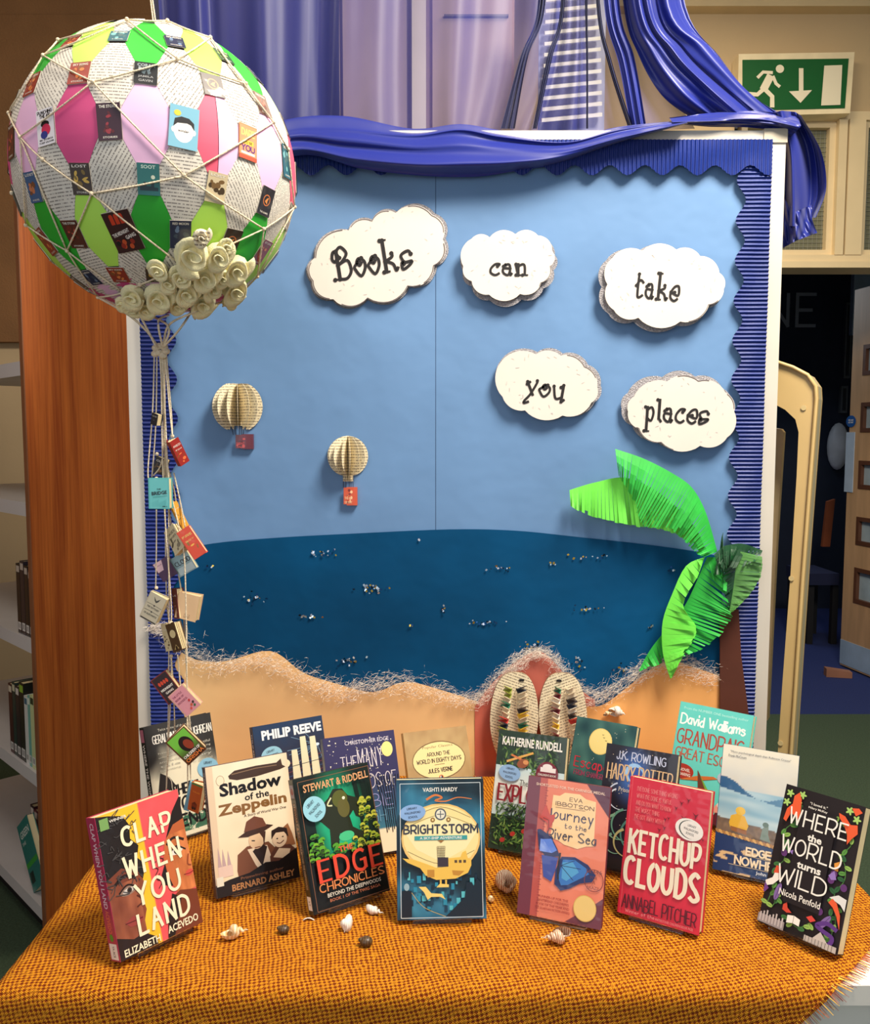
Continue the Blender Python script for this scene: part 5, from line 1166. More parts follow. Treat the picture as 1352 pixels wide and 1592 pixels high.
def art_clap(pr, H):
    def bgf(U, V):
        c = np.zeros(U.shape+(3,)); spl = .49+.0*V
        c[:] = (242, 190, 44); c[U > spl] = (228, 84, 88); c += (nz(U, V, 2, 3)*8)[..., None]; return c
    pr.bg(bgf, nx=60, ny=60)
    sk, sk2, hr = (122, 60, 40), (196, 106, 58), (30, 22, 22)
    # left half face
    pr.poly([(0, H), (14, H-3), (30, H-8), (36, H-20), (34, H-34), (42, H-44), (38, H-56), (46, H-66), (40, H-80), (30, H-92), (0, H-90)], hr)
    def skin(a, b): return lambda U, V: lerp(a, b, .5+.5*nz(U, V, 1.2, 5)+.3*U)
    pr.bg(skin((96, 42, 30), (168, 96, 66)), 0, 6, 34, H*.55, 14, 24)
    pr.poly([(34, 6), (34, 30), (38, 40), (36, 52), (42, 64), (38, 78), (34, H*.55)], (136, 70, 48)); pr.poly([(0, H*.55), (18, H*.60), (34, H*.55), (30, H*.50), (0, H*.5)], (120, 60, 42))
    pr.line([(8, 76), (20, 82), (32, 76)], 3.4, (34, 20, 18), True); pr.ell(22, 66, 10, 4.6, (150, 120, 104), .1); pr.ell(22, 66, 7, 2.6, (206, 196, 186), .1); pr.ell(23, 66, 2.8, 2.8, (60, 44, 34)); pr.ell(23, 66, 1.4, 1.4, K); pr.line([(11, 66), (22, 72), (33, 65)], 1.8, (30, 16, 14), True)
    pr.poly([(12, 35), (22, 39), (33, 34), (29, 28), (17, 29)], (150, 62, 56)); pr.line([(12, 34), (22, 33.6), (32, 33.6)], 1.0, (90, 26, 28), True); pr.line([(30, 58), (36, 50), (28, 46)], 1.6, (84, 36, 26), True)
    pr.poly([(0, 0), (0, 24), (18, 16), (30, 18), (44, 8), (44, 0)], (40, 24, 22))
    # right half face
    pr.poly([(100, H-8), (88, H-22), (82, H-34), (76, H-46), (70, H-60), (68, H-74), (62, H-84), (64, H-96), (72, H-100), (82, H-90), (100, H-70)], hr)
    pr.bg(skin((150, 74, 36), (224, 134, 78)), 78, 40, 100, H*.70, 10, 20); pr.poly([(78, 40), (78, H*.70), (72, H*.66), (68, H*.56), (69, 66), (73, 52)], (196, 104, 58)); pr.poly([(78, H*.70), (86, H*.76), (100, H*.78), (100, H*.70)], (182, 94, 52))
    pr.line([(74, 96), (84, 101), (96, 95)], 2.8, (40, 22, 18), True); pr.ell(85, 86, 8, 3.8, (230, 220, 210), .12); pr.ell(85, 86, 3.8, 3.8, (50, 34, 26)); pr.line([(75, 85), (85, 91), (96, 84)], 1.7, (30, 16, 14), True)
    pr.ell(95, 58, 5, 3.4, (206, 78, 66), .1); pr.line([(88, 58), (95, 57), (100, 58)], 1, (130, 40, 36)); pr.line([(98, 78), (95, 68), (99, 65)], 1.6, (140, 66, 38), True); pr.poly([(70, 40), (80, 44), (100, 38), (100, 0), (62, 0), (66, 20)], (116, 54, 32))
    pr.poly([(70, 44), (80, 36), (74, 20), (64, 0), (56, 0), (60, 20), (66, 34)], (34, 22, 20))
    for a in ((66, 92), (58, 84), (60, 70)): pr.line([a, (a[0]-4, a[1]-5), (a[0]+1, a[1]-9), (a[0]-4, a[1]-15)], .9, hr, True)
    r = random.Random(2)
    for _ in range(46): x, y = r.uniform(0, 40), r.uniform(H-88, H-4); pr.line([(x, y), (x+r.uniform(-7, 7), y+r.uniform(-6, 6)), (x+r.uniform(-9, 9), y+r.uniform(-4, 4))], .8, (70, 66, 66), True, same=_ > 0)
    pr.rect(3, H-16, 13, H-4, (120, 160, 90)); pr.text('WINNER', 24, H-9, 3, 20, WH, 0, .01)
    pr.hand('CLAP', 54, H-30, 19, 58, CRc, 4.2, gap=3.6); pr.hand('WHEN', 55, H-62, 21, 66, CRc, 4.2, gap=3.6); pr.hand('YOU', 55, H-94, 21, 52, CRc, 4.2, gap=3.6); pr.hand('LAND', 56, H-124, 20, 60, CRc, 4.2, gap=3.6)
    pr.text('ELIZABETH', 26, 6, 7.5, 42, CRc, 0, .02); pr.text('ACEVEDO', 76, 9, 8, 38, CRc, 0, .02); pr.poly([(66, H-33), (70, H-31), (74, H-33), (70, H-28)], (228, 84, 88))
def sx_clap(pr, H):
    pr.rect(88, H*.1, 99, H*.9, WH); pr.text('YA ACE', 93.5, H*.5, 3, 8, K, 0, .02); pr.ell(84, H*.5, 2.6, 2.6, (60, 150, 50))
book((-.3796, 1.1589), 48.4, 17, .5, .1267, .1917, .026, None, (178, 44, 84), art_clap, 'thick paperback with two half faces and CLAP WHEN YOU LAND in cream, leftmost in front',
     spine_text((178, 44, 84), [('CLAP WHEN YOU LAND', 34, 60, .42, (236, 200, 210)), ('ACEVEDO', 73, 16, .4, (230, 110, 80))], sx_clap))
def art_shadow(pr, H):
    pr.bg(lambda U, V: lerp((238, 214, 176), (244, 226, 196), V)+(nz(U, V, 1.5, 9)*9)[..., None]-(np.clip(np.maximum(abs(U-.5)*2-.8, 0), 0, 1)*90)[..., None]*np.array((.3, .8, 1)))
    pr.rect(0, 0, 8, H, (226, 200, 168)); pr.ell(16, H-18, 5, 6, (170, 140, 110)); pr.ell(16, H-18, 4.4, 5.4, (240, 222, 190))
    pr.ymap = lambda y: H-(H-y)*.95
    pr.poly([(26, H-15), (34, H-10), (60, H-9), (86, H-10), (92, H-6), (93, H-14), (97, H-17), (90, H-19), (60, H-22), (36, H-22), (27, H-19)], (66, 46, 38)); pr.line([(30, H-14), (60, H-12), (86, H-13)], 1, (140, 110, 84))
    pr.ymap = None; pr.text('Shadow', 52, H-29, 15, 76, K, 0, .035); pr.text('of the', 58, H-42, 8, 30, K, 0, .02); pr.text('Zeppelin', 52, H-53, 16, 84, (134, 92, 48), 0, .035); pr.text('A Story of World War One', 66, H-63, 4, 52, (60, 40, 30), 0, .01); pr.ymap = lambda y: y*.86
    # soldier, boy and castle-like smoke
    for x in (4, 9, 15): pr.poly([(x, 36), (x+2, 66-x*.6), (x+5, 36)], (190, 160, 160)); pr.rect(x, 24, x+6, 38, (226, 196, 180))
    pr.poly([(82, 44), (86, 70), (92, 74), (96, 60), (99, 44)], (150, 96, 60)); pr.poly([(26, 28), (28, 48), (40, 56), (66, 56), (78, 40), (76, 10), (28, 10)], (120, 72, 48)); pr.poly([(40, 52), (48, 30), (58, 12), (70, 26), (64, 52)], (238, 214, 184)); pr.poly([(46, 48), (56, 26), (64, 50), (56, 56)], (46, 28, 24))
    pr.ell(52, 62, 9.5, 12, (226, 190, 150)); pr.poly([(60, 50), (64, 70), (54, 74), (60, 62)], (70, 42, 32)); pr.poly([(30, 70), (42, 68), (60, 70), (74, 76), (66, 79), (42, 76)], (64, 40, 32)); pr.poly([(38, 75), (42, 88), (52, 93), (62, 88), (66, 77)], (112, 66, 48)); pr.line([(46, 62), (50, 61)], 1.4, K); pr.line([(49, 52), (56, 52)], 1.2, (110, 50, 40))
    pr.poly([(66, 10), (66, 36), (74, 48), (92, 46), (100, 36), (100, 10)], (96, 56, 42)); pr.poly([(70, 34), (78, 44), (92, 40), (88, 28)], (230, 200, 164)); pr.ell(80, 56, 9, 11, (232, 200, 164)); pr.poly([(70, 58), (71, 69), (80, 72), (90, 68), (91, 56), (86, 64), (76, 65)], (44, 28, 26)); pr.line([(76, 52), (80, 50), (85, 53)], 1.2, (90, 40, 34), True); pr.ell(77, 57, 1.2, .8, K); pr.ell(84, 58, 1.2, .8, K)
    pr.ymap = None
    pr.poly([(0, 0), (0, 14), (16, 17), (40, 19), (60, 26), (76, 24), (100, 34), (100, 0)], (26, 16, 14)); pr.text('Prizewinning author', 55, 14.5, 4, 52, (140, 90, 60), 0, .01); pr.text('BERNARD ASHLEY', 56, 7, 7.4, 76, (190, 130, 78), 0, .025)
    pr.rect(1, 12, 9, 22, (226, 220, 200))
book((-.2746, 1.3048), 31, 16.4, -.4, .1343, .195, .014, None, (92, 76, 84), art_shadow, 'sepia paperback with a soldier in a brimmed hat below a brown airship',
     spine_text((92, 76, 84), [('SHADOW of the ZEPPELIN', 34, 60, .55, (200, 190, 190)), ('ASHLEY', 76, 20, .5, (200, 190, 190))]))
def art_edge(pr, H):
    pr.bg(lambda U, V: lerp((6, 22, 16), (26, 168, 120), np.clip(1.25-((U-.50)**2*7+(V-.62)**2*6), 0, 1)*(V > .36))+(nz(U, V, 3, 4)*16)[..., None])
    pr.bg(lambda U, V: lerp((8, 10, 8), (10, 16, 12), U), 0, 0, 100, 58, 4, 4)
    for x in (8, 14, 78, 88, 95): pr.line([(x, 60), (x+2, 90), (x-1, H-14)], 6, (8, 30, 22), True)
    pr.ymap = lambda y: y*.93+9
    pr.poly([(34, 62), (36, 84), (28, 94), (22, 100), (28, 114), (40, 122), (48, 132), (60, 130), (66, 120), (78, 114), (82, 98), (78, 88), (72, 92), (70, 100), (64, 94), (66, 80), (84, 66), (76, 60), (62, 66), (60, 76), (48, 76), (44, 60)], (34, 40, 20))
    pr.ell(55, 118, 10, 11, (88, 92, 34)); pr.ell(58, 106, 8, 12, (96, 90, 40)); pr.line([(44, 122), (38, 114), (44, 112)], 1.8, (220, 220, 170), True); pr.ell(60, 118, 2, 2, (230, 230, 200)); pr.ell(56, 71, 10, 6, (70, 190, 130))
    r = random.Random(8); first = True
    pos = [(r.uniform(78, 98), r.uniform(62, 112)) for _ in range(34)]+[(r.uniform(6, 96), r.uniform(52, 66)) for _ in range(46)]+[(r.uniform(4, 24), r.uniform(58, 82)) for _ in range(16)]
    for x, y in pos:
        g = r.random(); c = (120+int(80*g), 150+int(40*g), 30+int(40*g)) if x > 60 else (60+int(60*g), 140+int(40*g), 40)
        pr.ell(x, y, 3.4, 2.9, c); pr.ell(x, y-1.4, 2.6, 1.2, (30, 50, 16))
    pr.ymap = None
    pr.text('STEWART & RIDDELL', 52, H-13, 9, 86, (222, 160, 110), 0, .02); sticker(pr, 19, H-38, 14, 15, 32, (150, 206, 220))
    pr.text('THE', 50, 63, 6, 18, (220, 90, 60), 0, .03); pr.hand('EDGE', 53, 45, 23, 80, (222, 70, 44), 5.4, serif=.8, contrast=.45, gap=3.6); pr.hand('CHRONICLES', 52, 26.5, 8.5, 84, (216, 130, 72), 1.9, serif=.5, contrast=.3)
    pr.text('BEYOND THE DEEPWOODS', 53, 17, 4.4, 70, (224, 214, 196), 0, .01); pr.text('BOOK 1 OF THE TWIG SAGA', 53, 11, 3.4, 66, (190, 110, 76), 0, .01)
    for a, b in (((3, 3), (97, 3)), ((97, 3), (97, H-4)), ((97, H-4), (3, H-4)), ((3, H-4), (3, 3))): pr.line([a, b], .6, (140, 90, 60))
def sx_edge(pr, H): pr.rect(87, H*.1, 97, H*.9, WH); pr.text('ST', 92, H*.5, 3, 4, K); pr.rect(4, H*.1, 14, H*.9, (150, 140, 150)); pr.ell(9, H*.5, 2.6, 2.6, (150, 40, 50))
book((-.1239, 1.2607), 31.7, 20, 1.1, .1272, .1948, .018, None, (30, 30, 26), art_edge, 'dark green paperback with a shaggy beast and THE EDGE CHRONICLES in red',
     spine_text((36, 40, 30), [('STEWART & RIDDELL', 36, 36, .4, (180, 130, 90)), ('BEYOND THE DEEPWOODS', 68, 28, .4, (190, 160, 120))], sx_edge))
def art_bright(pr, H):
    pr.bg(lambda U, V: lerp((24, 70, 100), (70, 160, 190), .5+.5*nz(U, V, 1.6, 7))*(np.clip(.55+.5*np.sin(V*9+U*2), .35, 1)[..., None]), nx=60, ny=80)
    r = random.Random(3)
    for i in range(70): pr.rect(*(lambda x, y, w_, h_: (x, y, x+w_, y+h_))(r.uniform(8, 90), r.uniform(8, 48), r.uniform(2, 5), r.uniform(3, 9)), [(16, 60, 84), (40, 140, 170), (10, 40, 60), (90, 190, 200)][i % 4])
    pr.ell(50, 88, 45, 38, (240, 200, 120)); pr.ell(50, 89, 43, 35, (250, 228, 156)); pr.poly([(8, 96), (50, 116), (92, 96), (78, 76), (50, 62), (22, 76)], (252, 238, 180)); pr.line([(10, 100), (50, 113), (90, 100)], .5, (120, 100, 60), True); pr.line([(12, 74), (50, 60), (88, 74)], .5, (120, 100, 60), True); pr.line([(16, 110), (50, 122), (84, 110)], .5, (120, 100, 60), True)
    pr.ell(50, 114, 6.6, 6.6, (90, 96, 104)); pr.ell(50, 114, 5, 5, (236, 232, 210)); pr.line([(46, 114), (54, 114)], 1, (90, 96, 104)); pr.line([(50, 110), (50, 118)], 1, (90, 96, 104))
    for x in (41, 59): pr.ell(x, 108, 2.6, 2.6, (150, 110, 50)); pr.ell(x, 108, 1.1, 1.1, (250, 228, 156))
    pr.hand('BRIGHTSTORM', 50, 98, 8.8, 84, (52, 56, 72), 2.1, gap=2.6); pr.rect(20, 86, 80, 90.6, (60, 160, 160)); pr.text('A SKY-SHIP ADVENTURE', 50, 88.3, 2.8, 48, WH, 0, .02); pr.poly([(46, 86), (54, 86), (50, 83)], (160, 110, 50))
    for i in range(6): pr.line([(45.5+i*1.8, 79), (46+i*1.5, 66)], .4, (90, 76, 50)); pr.line([(45.5, 79-i*2.4), (54.5, 79-i*2.4)], .4, (90, 76, 50))
    pr.poly([(6, 67), (20, 65), (34, 60), (44, 56), (58, 57), (58, 66), (72, 67), (74, 72), (78, 74), (80, 66), (84, 64), (84, 58), (80, 50), (66, 44), (44, 43), (32, 48), (26, 56), (12, 62)], (240, 196, 84)); pr.rect(46, 57, 58, 67, (60, 50, 60)); pr.poly([(62, 53), (76, 52), (70, 47), (63, 48)], (196, 140, 50)); pr.rect(34, 46, 42, 54, (196, 140, 50))
    for x in (65, 70, 75): pr.rect(x, 61, x+3, 64, (90, 70, 50))
    pr.rect(48, 36, 50, 43, (240, 196, 84)); pr.rect(54, 36, 56, 43, (240, 196, 84)); pr.poly([(44, 35), (58, 35), (58, 38), (48, 39)], (240, 210, 110))
    pr.poly([(24, 36), (32, 36), (38, 29), (50, 28), (54, 22), (48, 25), (38, 25), (34, 22), (30, 30)], (246, 214, 120)); pr.poly([(54, 4), (76, 24), (78, 40), (84, 40), (86, 36), (90, 44), (96, 38), (96, 4)], (14, 34, 48)); pr.rect(5, 4, 16, 32, (14, 26, 40)); pr.ell(10.5, 36, 3, 4, (150, 180, 190)); pr.line([(16, 30), (30, 14), (54, 4)], .6, (200, 170, 90), True)
    pr.text('VASHTI HARDY', 50, H-11, 4.6, 40, WH, 0, .02); pr.line([(34, H-22), (44, H-17), (52, H-20), (44, H-23), (56, H-24), (70, H-20), (86, H-22)], 2.6, (220, 124, 60), True, taper=.3)
    sticker(pr, 18, H-36, 15, 9, 6, (140, 178, 226))
    for a, b in (((4, 3), (96, 3)), ((96, 3), (96, H-4)), ((96, H-4), (4, H-4)), ((4, H-4), (4, 3))): pr.line([a, b], .7, (220, 228, 230))
book((.0106, 1.214), 1.1, 13.9, .7, .1297, .1977, .018, None, (40, 66, 92), art_bright, 'blue and gold paperback reading BRIGHTSTORM with a yellow airship, front centre')
def leaves(pr, x0, y0, x1, y1, n, seed, cols, edge=None):
    r = random.Random(seed)
    for i in range(n):
        x, y = r.uniform(x0, x1), r.uniform(y0, y1); a = r.uniform(0, 6.3); L_ = r.uniform(3, 7); c, s = math.cos(a), math.sin(a)
        pr.push([(x-c*L_, y-s*L_), (x-s*1.3, y+c*1.3), (x+c*L_, y+s*L_), (x+s*1.3, y-c*1.3)], [(0, 1, 2, 3)], cols[i % len(cols)], same=i % 40 != 0)
GRN = [(40, 78, 34), (84, 124, 52), (24, 48, 26), (120, 150, 72), (58, 96, 44)]
def clamp_leaves(pr, H, regions, seed):
    for k, (x0, y0, x1, y1, n) in enumerate(regions): leaves(pr, x0, y0, x1, y1, n, seed+k, GRN)
def art_expl(pr, H):
    pr.bg(lambda U, V: lerp((244, 240, 226), (160, 206, 220), abs(V-.5)*2.6))
    pr.bg(lambda U, V: lerp((20, 40, 24), (36, 62, 34), .5+.5*nz(U, V, 2, 4)), 0, H-48, 100, H, 20, 10); pr.bg(lambda U, V: lerp((20, 36, 22), (36, 62, 34), .5+.5*nz(U, V, 2, 5)), 0, 0, 100, 46, 20, 10)
    clamp_leaves(pr, H, [(7, H-56, 93, H-7, 190), (7, 7, 93, 62, 320)], 3)
    for x, y in ((20, 14), (50, 30), (62, 20), (34, 24)): pr.ell(x, y, 4, 3, (176, 50, 40), .5)
    pr.text('KATHERINE RUNDELL', 51, H-14, 12, 88, WH, 0, .03); pr.line([(16, H-42), (54, H-26)], 3, (226, 170, 80)); pr.line([(22, H-32), (40, H-38)], 2.6, (214, 120, 60)); pr.ell(40, H-42, 9, 6, (150, 80, 44), .4); pr.ell(44, H-40, 4, 3, (220, 150, 90))
    sticker(pr, 22, H-57, 16, 11, -4, (146, 182, 222)); pr.ell(76, H-52, 16, 17, (120, 26, 44)); pr.rect(66, H-49, 88, H-43, (240, 230, 226)); pr.ell(76, H-42, 7, 4, (240, 230, 226)); pr.text('CHILDREN\'S BOOK', 76, H-53, 3, 26, WH, 0, .01); pr.text('WINNER', 76, H-59, 3.6, 14, WH, 0, .01); pr.text('2017', 76, H-64, 3.6, 8, WH, 0, .01)
    pr.text('The', 44, H-68, 8, 12, (50, 40, 40), 0, .0); pr.hand('EXPLORER', 50, H-84, 21, 84, (140, 30, 40), 4, serif=.7, contrast=.3)
    pr.text("'A VERY FINE", 40, H-99, 4, 36, (50, 50, 60), 0, .01); pr.text('ADVENTURE STORY', 40, H-106, 4, 50, (50, 50, 60), 0, .01); pr.hand('Jacqueline', 44, H-114, 6, 44, (40, 40, 50), .8)
book((.1474, 1.4142), -25.1, 18.2, 1.1, .1228, .1976, .021, None, (60, 66, 50), art_expl, 'leafy green and cream paperback with maroon EXPL letters, in front of the flip-flops')
def art_journey(pr, H):
    pr.bg(lambda U, V: lerp((222, 116, 84), (238, 142, 112), .5+.5*nz(U, V, 1.2, 6)))
    pr.rect(0, 0, 15, H, (110, 40, 58)); pr.rect(15, 0, 24, H, (184, 78, 66)); 
    for i in range(50): pr.rect(22, 3+i*3, 24+1.6*(i % 2), 3.6+i*3, (150, 56, 52), same=i > 0)
    pr.poly([(72, H), (100, H), (100, H-34)], (88, 36, 58)); pr.poly([(56, 0), (100, 0), (100, 34), (86, 22)], (108, 50, 66)); pr.text('SHORTLISTED FOR THE CARNEGIE MEDAL', 52, H-8, 3.2, 84, (240, 206, 180), 0, .01)
    pr.ymap = lambda y: H-(H-y)*.75
    pr.poly([(32, H-24), (40, H-24), (46, H-18), (64, H-17), (72, H-23), (84, H-25), (85, H-92), (76, H-94), (66, H-100), (50, H-97), (42, H-92), (32, H-90), (34, H-70), (31, H-50)], (248, 208, 152))
    pr.hand('EVA', 60, H-27, 5.5, 15, (100, 70, 50), 1.0, serif=.5); pr.hand('IBBOTSON', 59, H-36, 5.5, 46, (100, 70, 50), 1.0, serif=.5); pr.line([(36, H-42), (72, H-41)], .6, (130, 96, 70))
    pr.hand('Journey', 54, H-52, 15, 56, (60, 60, 90), 1.8, jit=.25); pr.hand('to the', 62, H-68, 7, 26, (80, 80, 100), 1.0, jit=.3); pr.hand('River Sea', 58, H-83, 14, 58, (56, 56, 76), 1.7, jit=.3)
    pr.line([(36, H-52), (30, H-66), (24, H-62), (28, H-56)], 1.2, (60, 60, 90), True); pr.ymap = None
    pr.poly([(18, H-46), (24, H-30), (30, H-42), (36, H-40), (36, H-46), (28, H-62), (28, H-52)], (196, 70, 60)); pr.line([(22, H-46), (29, H-48), (30, H-60)], .8, (90, 40, 40))
    bl = [(30, 40, 90), (90, 130, 220), (50, 90, 180)]
    pr.poly([(16, 98), (20, 99), (34, 92), (42, 80), (46, 72), (38, 70), (28, 70), (20, 76)], bl[0]); pr.bg(lambda U, V: lerp((70, 110, 214), (176, 200, 250), .5+.5*nz(U, V, 1, 2)), 21, 74, 36, 88, 8, 8); pr.poly([(24, 88), (34, 90), (42, 78), (36, 74)], bl[1])
    pr.poly([(24, 70), (44, 70), (42, 56), (38, 42), (28, 46), (26, 58)], (60, 80, 160)); pr.poly([(48, 72), (64, 74), (80, 68), (90, 58), (86, 50), (72, 46), (60, 38), (50, 34), (42, 40), (42, 56)], (26, 44, 100)); pr.poly([(50, 69), (64, 71), (78, 64), (82, 58), (70, 50), (58, 42), (50, 40), (46, 48)], (50, 116, 190)); pr.poly([(50, 66), (62, 68), (70, 58), (56, 46), (50, 48)], (80, 160, 210)); pr.line([(46, 76), (45, 56), (46, 46)], 2.2, (30, 30, 44))
    for a in ((64, 70), (72, 62), (64, 48)): pr.line([(48, 62), a], .6, (24, 40, 80))
    for k in range(28): 
        t = 2*PI*k/28; pr.line([(88+11*math.cos(t), 52+12*math.sin(t)), (88+11*math.cos(t+.23), 52+12*math.sin(t+.23))], .8, (130, 60, 56), same=k > 0)
    pr.text('12346', 88, 62, 4, 18, (120, 60, 56)); pr.text('FOR', 88, 55, 3.4, 8, (120, 60, 56)); pr.text('A', 88, 50, 4, 4, (120, 60, 56)); pr.text('BRAZIL', 88, 44, 3.4, 15, (120, 60, 56))
    for i, t in enumerate(('RUNNER-UP FOR THE', 'WHITBREAD CHILDREN\'S', 'BOOK OF THE YEAR AND', 'THE GUARDIAN FICTION AWARD')): pr.text(t, 42, 24-i*4.4, 2.6, 36+i*2, (150, 50, 50), 0, .01)
    pr.ell(80, 20, 13.5, 14.5, (216, 176, 90)); pr.ell(80, 20, 12.6, 13.6, (232, 200, 120))
book((.1794, 1.2094), -21.6, 17.2, -.2, .1241, .1966, .012, None, (110, 40, 58), art_journey, 'salmon paperback with a large blue butterfly and gold disc')
def art_ketch(pr, H):
    pr.bg(lambda U, V: lerp((204, 26, 52), (222, 40, 66), .5+.5*nz(U, V, 1.3, 8)))
    pr.line([(3, 0), (3, H)], .7, (236, 90, 100))
    for i, (t, w_) in enumerate((("I'VE DONE SOMETHING WRONG", 50), ("WHAT I'VE DONE IS AWFUL", 44), ('AND DO YOU WANT TO KNOW', 44), ('THE WORST THING', 30), ("I'VE GOT AWAY WITH IT", 38))): pr.hand(t, 10+w_/2, H-13-i*8.4, 5, w_, (236, 120, 120), .7, jit=.3)
    r = random.Random(5)
    for x, y, s_ in ((74, H-14, 3), (66, H-19, 2.6), (60, H-26, 2.4), (84, H-30, 4), (70, H-36, 3.4), (48, H-42, 2.4), (52, H-40, 2), (90, H-48, 2.2), (48, H-52, 2.4), (42, H-56, 2.6), (95, H-56, 1.6)): pr.poly([(x-s_, y+s_*.7), (x, y), (x+s_, y+s_*.6), (x+.6, y-s_*.5), (x, y-s_*1.4), (x-.7, y-s_*.4)], (110, 10, 30))
    pr.ell(78, H-48, 17, 12.6, (244, 236, 226), -.15); pr.ell(79, H-48, 13.6, 10.6, (44, 60, 50), -.15); pr.ell(81, H-48, 14, 10.4, (244, 236, 226), -.15)
    for i, (t, w_) in enumerate((('LIBRARY', 10), ('WALLINGFORD', 18), ('SCHOOL', 10))): pr.text(t, 81-i*.8, H-43.5-i*4.6, 2.8, w_, (40, 30, 30), -8, .01)
    pr.hand('KETCHUP', 50, H-76, 27, 86, (248, 234, 206), 5.0, jit=.25, seed=4, gap=3.2); pr.hand('CLOUDS', 50, H-112, 30, 90, (248, 234, 206), 6.4, jit=.25, seed=6, gap=3.6)
    pr.hand('ANNABEL PITCHER', 50, 16, 15, 90, (76, 10, 30), 1.6, jit=.35, gap=1.8)
    pr.hand('Winner of the', 28, 5.4, 3.6, 36, (240, 150, 150), .6); pr.text('WATERSTONES CHILDRENS BOOK PRIZE', 70, 4.6, 2.8, 46, (240, 150, 150))
book((.3221, 1.2034), -32.1, 15.4, .4, .1198, .1964, .022, None, (206, 28, 54), art_ketch, 'bright red paperback with cream brush letters KETCHUP CLOUDS')
def art_wild(pr, H):
    pr.bg(lambda U, V: lerp((24, 18, 22), (30, 22, 26), U), nx=4, ny=4)
    r = random.Random(12); gr = [(92, 150, 66), (60, 116, 60), (150, 190, 90), (44, 96, 56)]
    def vine(pts):
        pr.line(pts, 1.1, (76, 124, 60), True)
        c = catmull(pts, 6)
        for i in range(0, len(c), 3):
            x, y = c[i]; a = r.uniform(0, 6.3); pr.ell(x+4*math.cos(a), y+4*math.sin(a), 4.4, 2.6, gr[r.randrange(4)], a); pr.line([(x, y), (x+6*math.cos(a), y+6*math.sin(a))], .4, (24, 40, 24))
    vine([(6, 26), (10, 50), (8, 70), (16, 84), (12, 104), (10, 120), (20, 134), (14, 146)]); vine([(92, 30), (88, 50), (84, 66), (92, 84), (90, 100), (84, 112), (92, 128), (84, 142)]); vine([(16, 146), (34, 149), (56, 148), (78, 147)]); vine([(88, 12), (90, 24), (84, 40)]); vine([(14, 24), (18, 36), (10, 46)]); vine([(36, 18), (50, 12), (62, 22)])
    for x, y in ((8, H-10), (24, H-8), (20, H-18), (6, H-22), (84, H-10), (94, H-18)):
        for k in range(5): a = k*1.257; pr.ell(x+2.6*math.cos(a), y+2.6*math.sin(a), 2.6, 1.3, (170, 206, 110), a)
    OR = (232, 92, 50); pr.poly([(6, H-44), (8, H-30), (14, H-22), (14, H-12), (20, H-6), (24, H-14), (26, H-30), (24, H-40), (20, H-36), (14, H-34), (10, H-46)], OR); pr.poly([(72, H-16), (80, H-18), (88, H-26), (96, H-24), (98, H-34), (92, H-42), (88, H-50), (86, H-38), (80, H-28), (74, H-22)], OR); pr.poly([(86, H-6), (94, H-4), (99, H-8), (92, H-14)], OR)
    for x, y in ((16, 92), (80, 88), (78, 80), (94, 76), (72, 40)): pr.ell(x, y, 4, 4.4, (96, 50, 110))
    pr.poly([(22, 96), (28, 100), (34, 108), (38, 100), (34, 92), (36, 84), (28, 86), (28, 92)], (150, 120, 190)); pr.poly([(74, 84), (80, 92), (84, 82), (78, 80)], (150, 120, 190)); pr.poly([(78, 100), (84, 104), (84, 92), (80, 92)], (226, 150, 60))
    pr.poly([(0, 52), (8, 58), (10, 66), (16, 70), (18, 60), (10, 50), (2, 46)], (240, 232, 220)); pr.poly([(8, 64), (10, 74), (16, 74), (16, 66)], (216, 80, 50)); pr.poly([(0, 50), (6, 44), (2, 38), (0, 38)], (110, 60, 130)); pr.poly([(80, 60), (90, 66), (100, 64), (100, 50), (94, 56)], (228, 226, 220)); pr.poly([(80, 54), (86, 50), (92, 42), (98, 28), (96, 44), (90, 56), (84, 60)], OR)
    for (x, y, a) in ((18, 44, 1.4), (80, 30, 1.0)): pr.ell(x, y, 11, 3.6, (130, 100, 160), a); pr.line([(x-10*math.cos(a), y-10*math.sin(a)), (x+10*math.cos(a), y+10*math.sin(a))], .5, (60, 40, 80))
    pr.line([(68, 6), (76, 4), (88, 6), (92, 16), (80, 20), (72, 24), (84, 30), (96, 26)], 5, (92, 52, 130), True); pr.poly([(28, 32), (32, 36), (34, 30), (40, 26), (34, 24), (28, 26)], (206, 70, 50)); pr.poly([(58, 28), (64, 32), (70, 28), (64, 24)], (216, 70, 60)); pr.line([(34, 62), (40, 54)], 1.2, (220, 140, 60)); pr.line([(32, 58), (42, 58)], 1.2, (220, 140, 60))
    pr.rect(0, 2, 34, 12, (150, 140, 140)); [pr.rect(2+i*4, 4, 4+i*4, 14+2*(i % 3), (190, 180, 176)) for i in range(8)]; pr.rect(60, 1, 99, 8, (190, 180, 170)); pr.poly([(70, 8), (78, 18), (88, 8)], (200, 190, 180)); [pr.line([(62+i*4, 1), (62+i*4, 8)], .5, (40, 30, 30)) for i in range(9)]
    pr.poly([(36, 22), (44, 24), (52, 22), (52, 14), (44, 15), (36, 13)], WH); pr.line([(44, 24), (44, 15)], .5, (40, 30, 30))
    pr.rect(27, 36, 72, H-22, (26, 20, 24))
    pr.text('"I loved it."', 47, H-15, 3.4, 22, WH, 0, .01); pr.text('Hilary McKay', 47, H-20.5, 3.4, 24, WH, 0, .01)
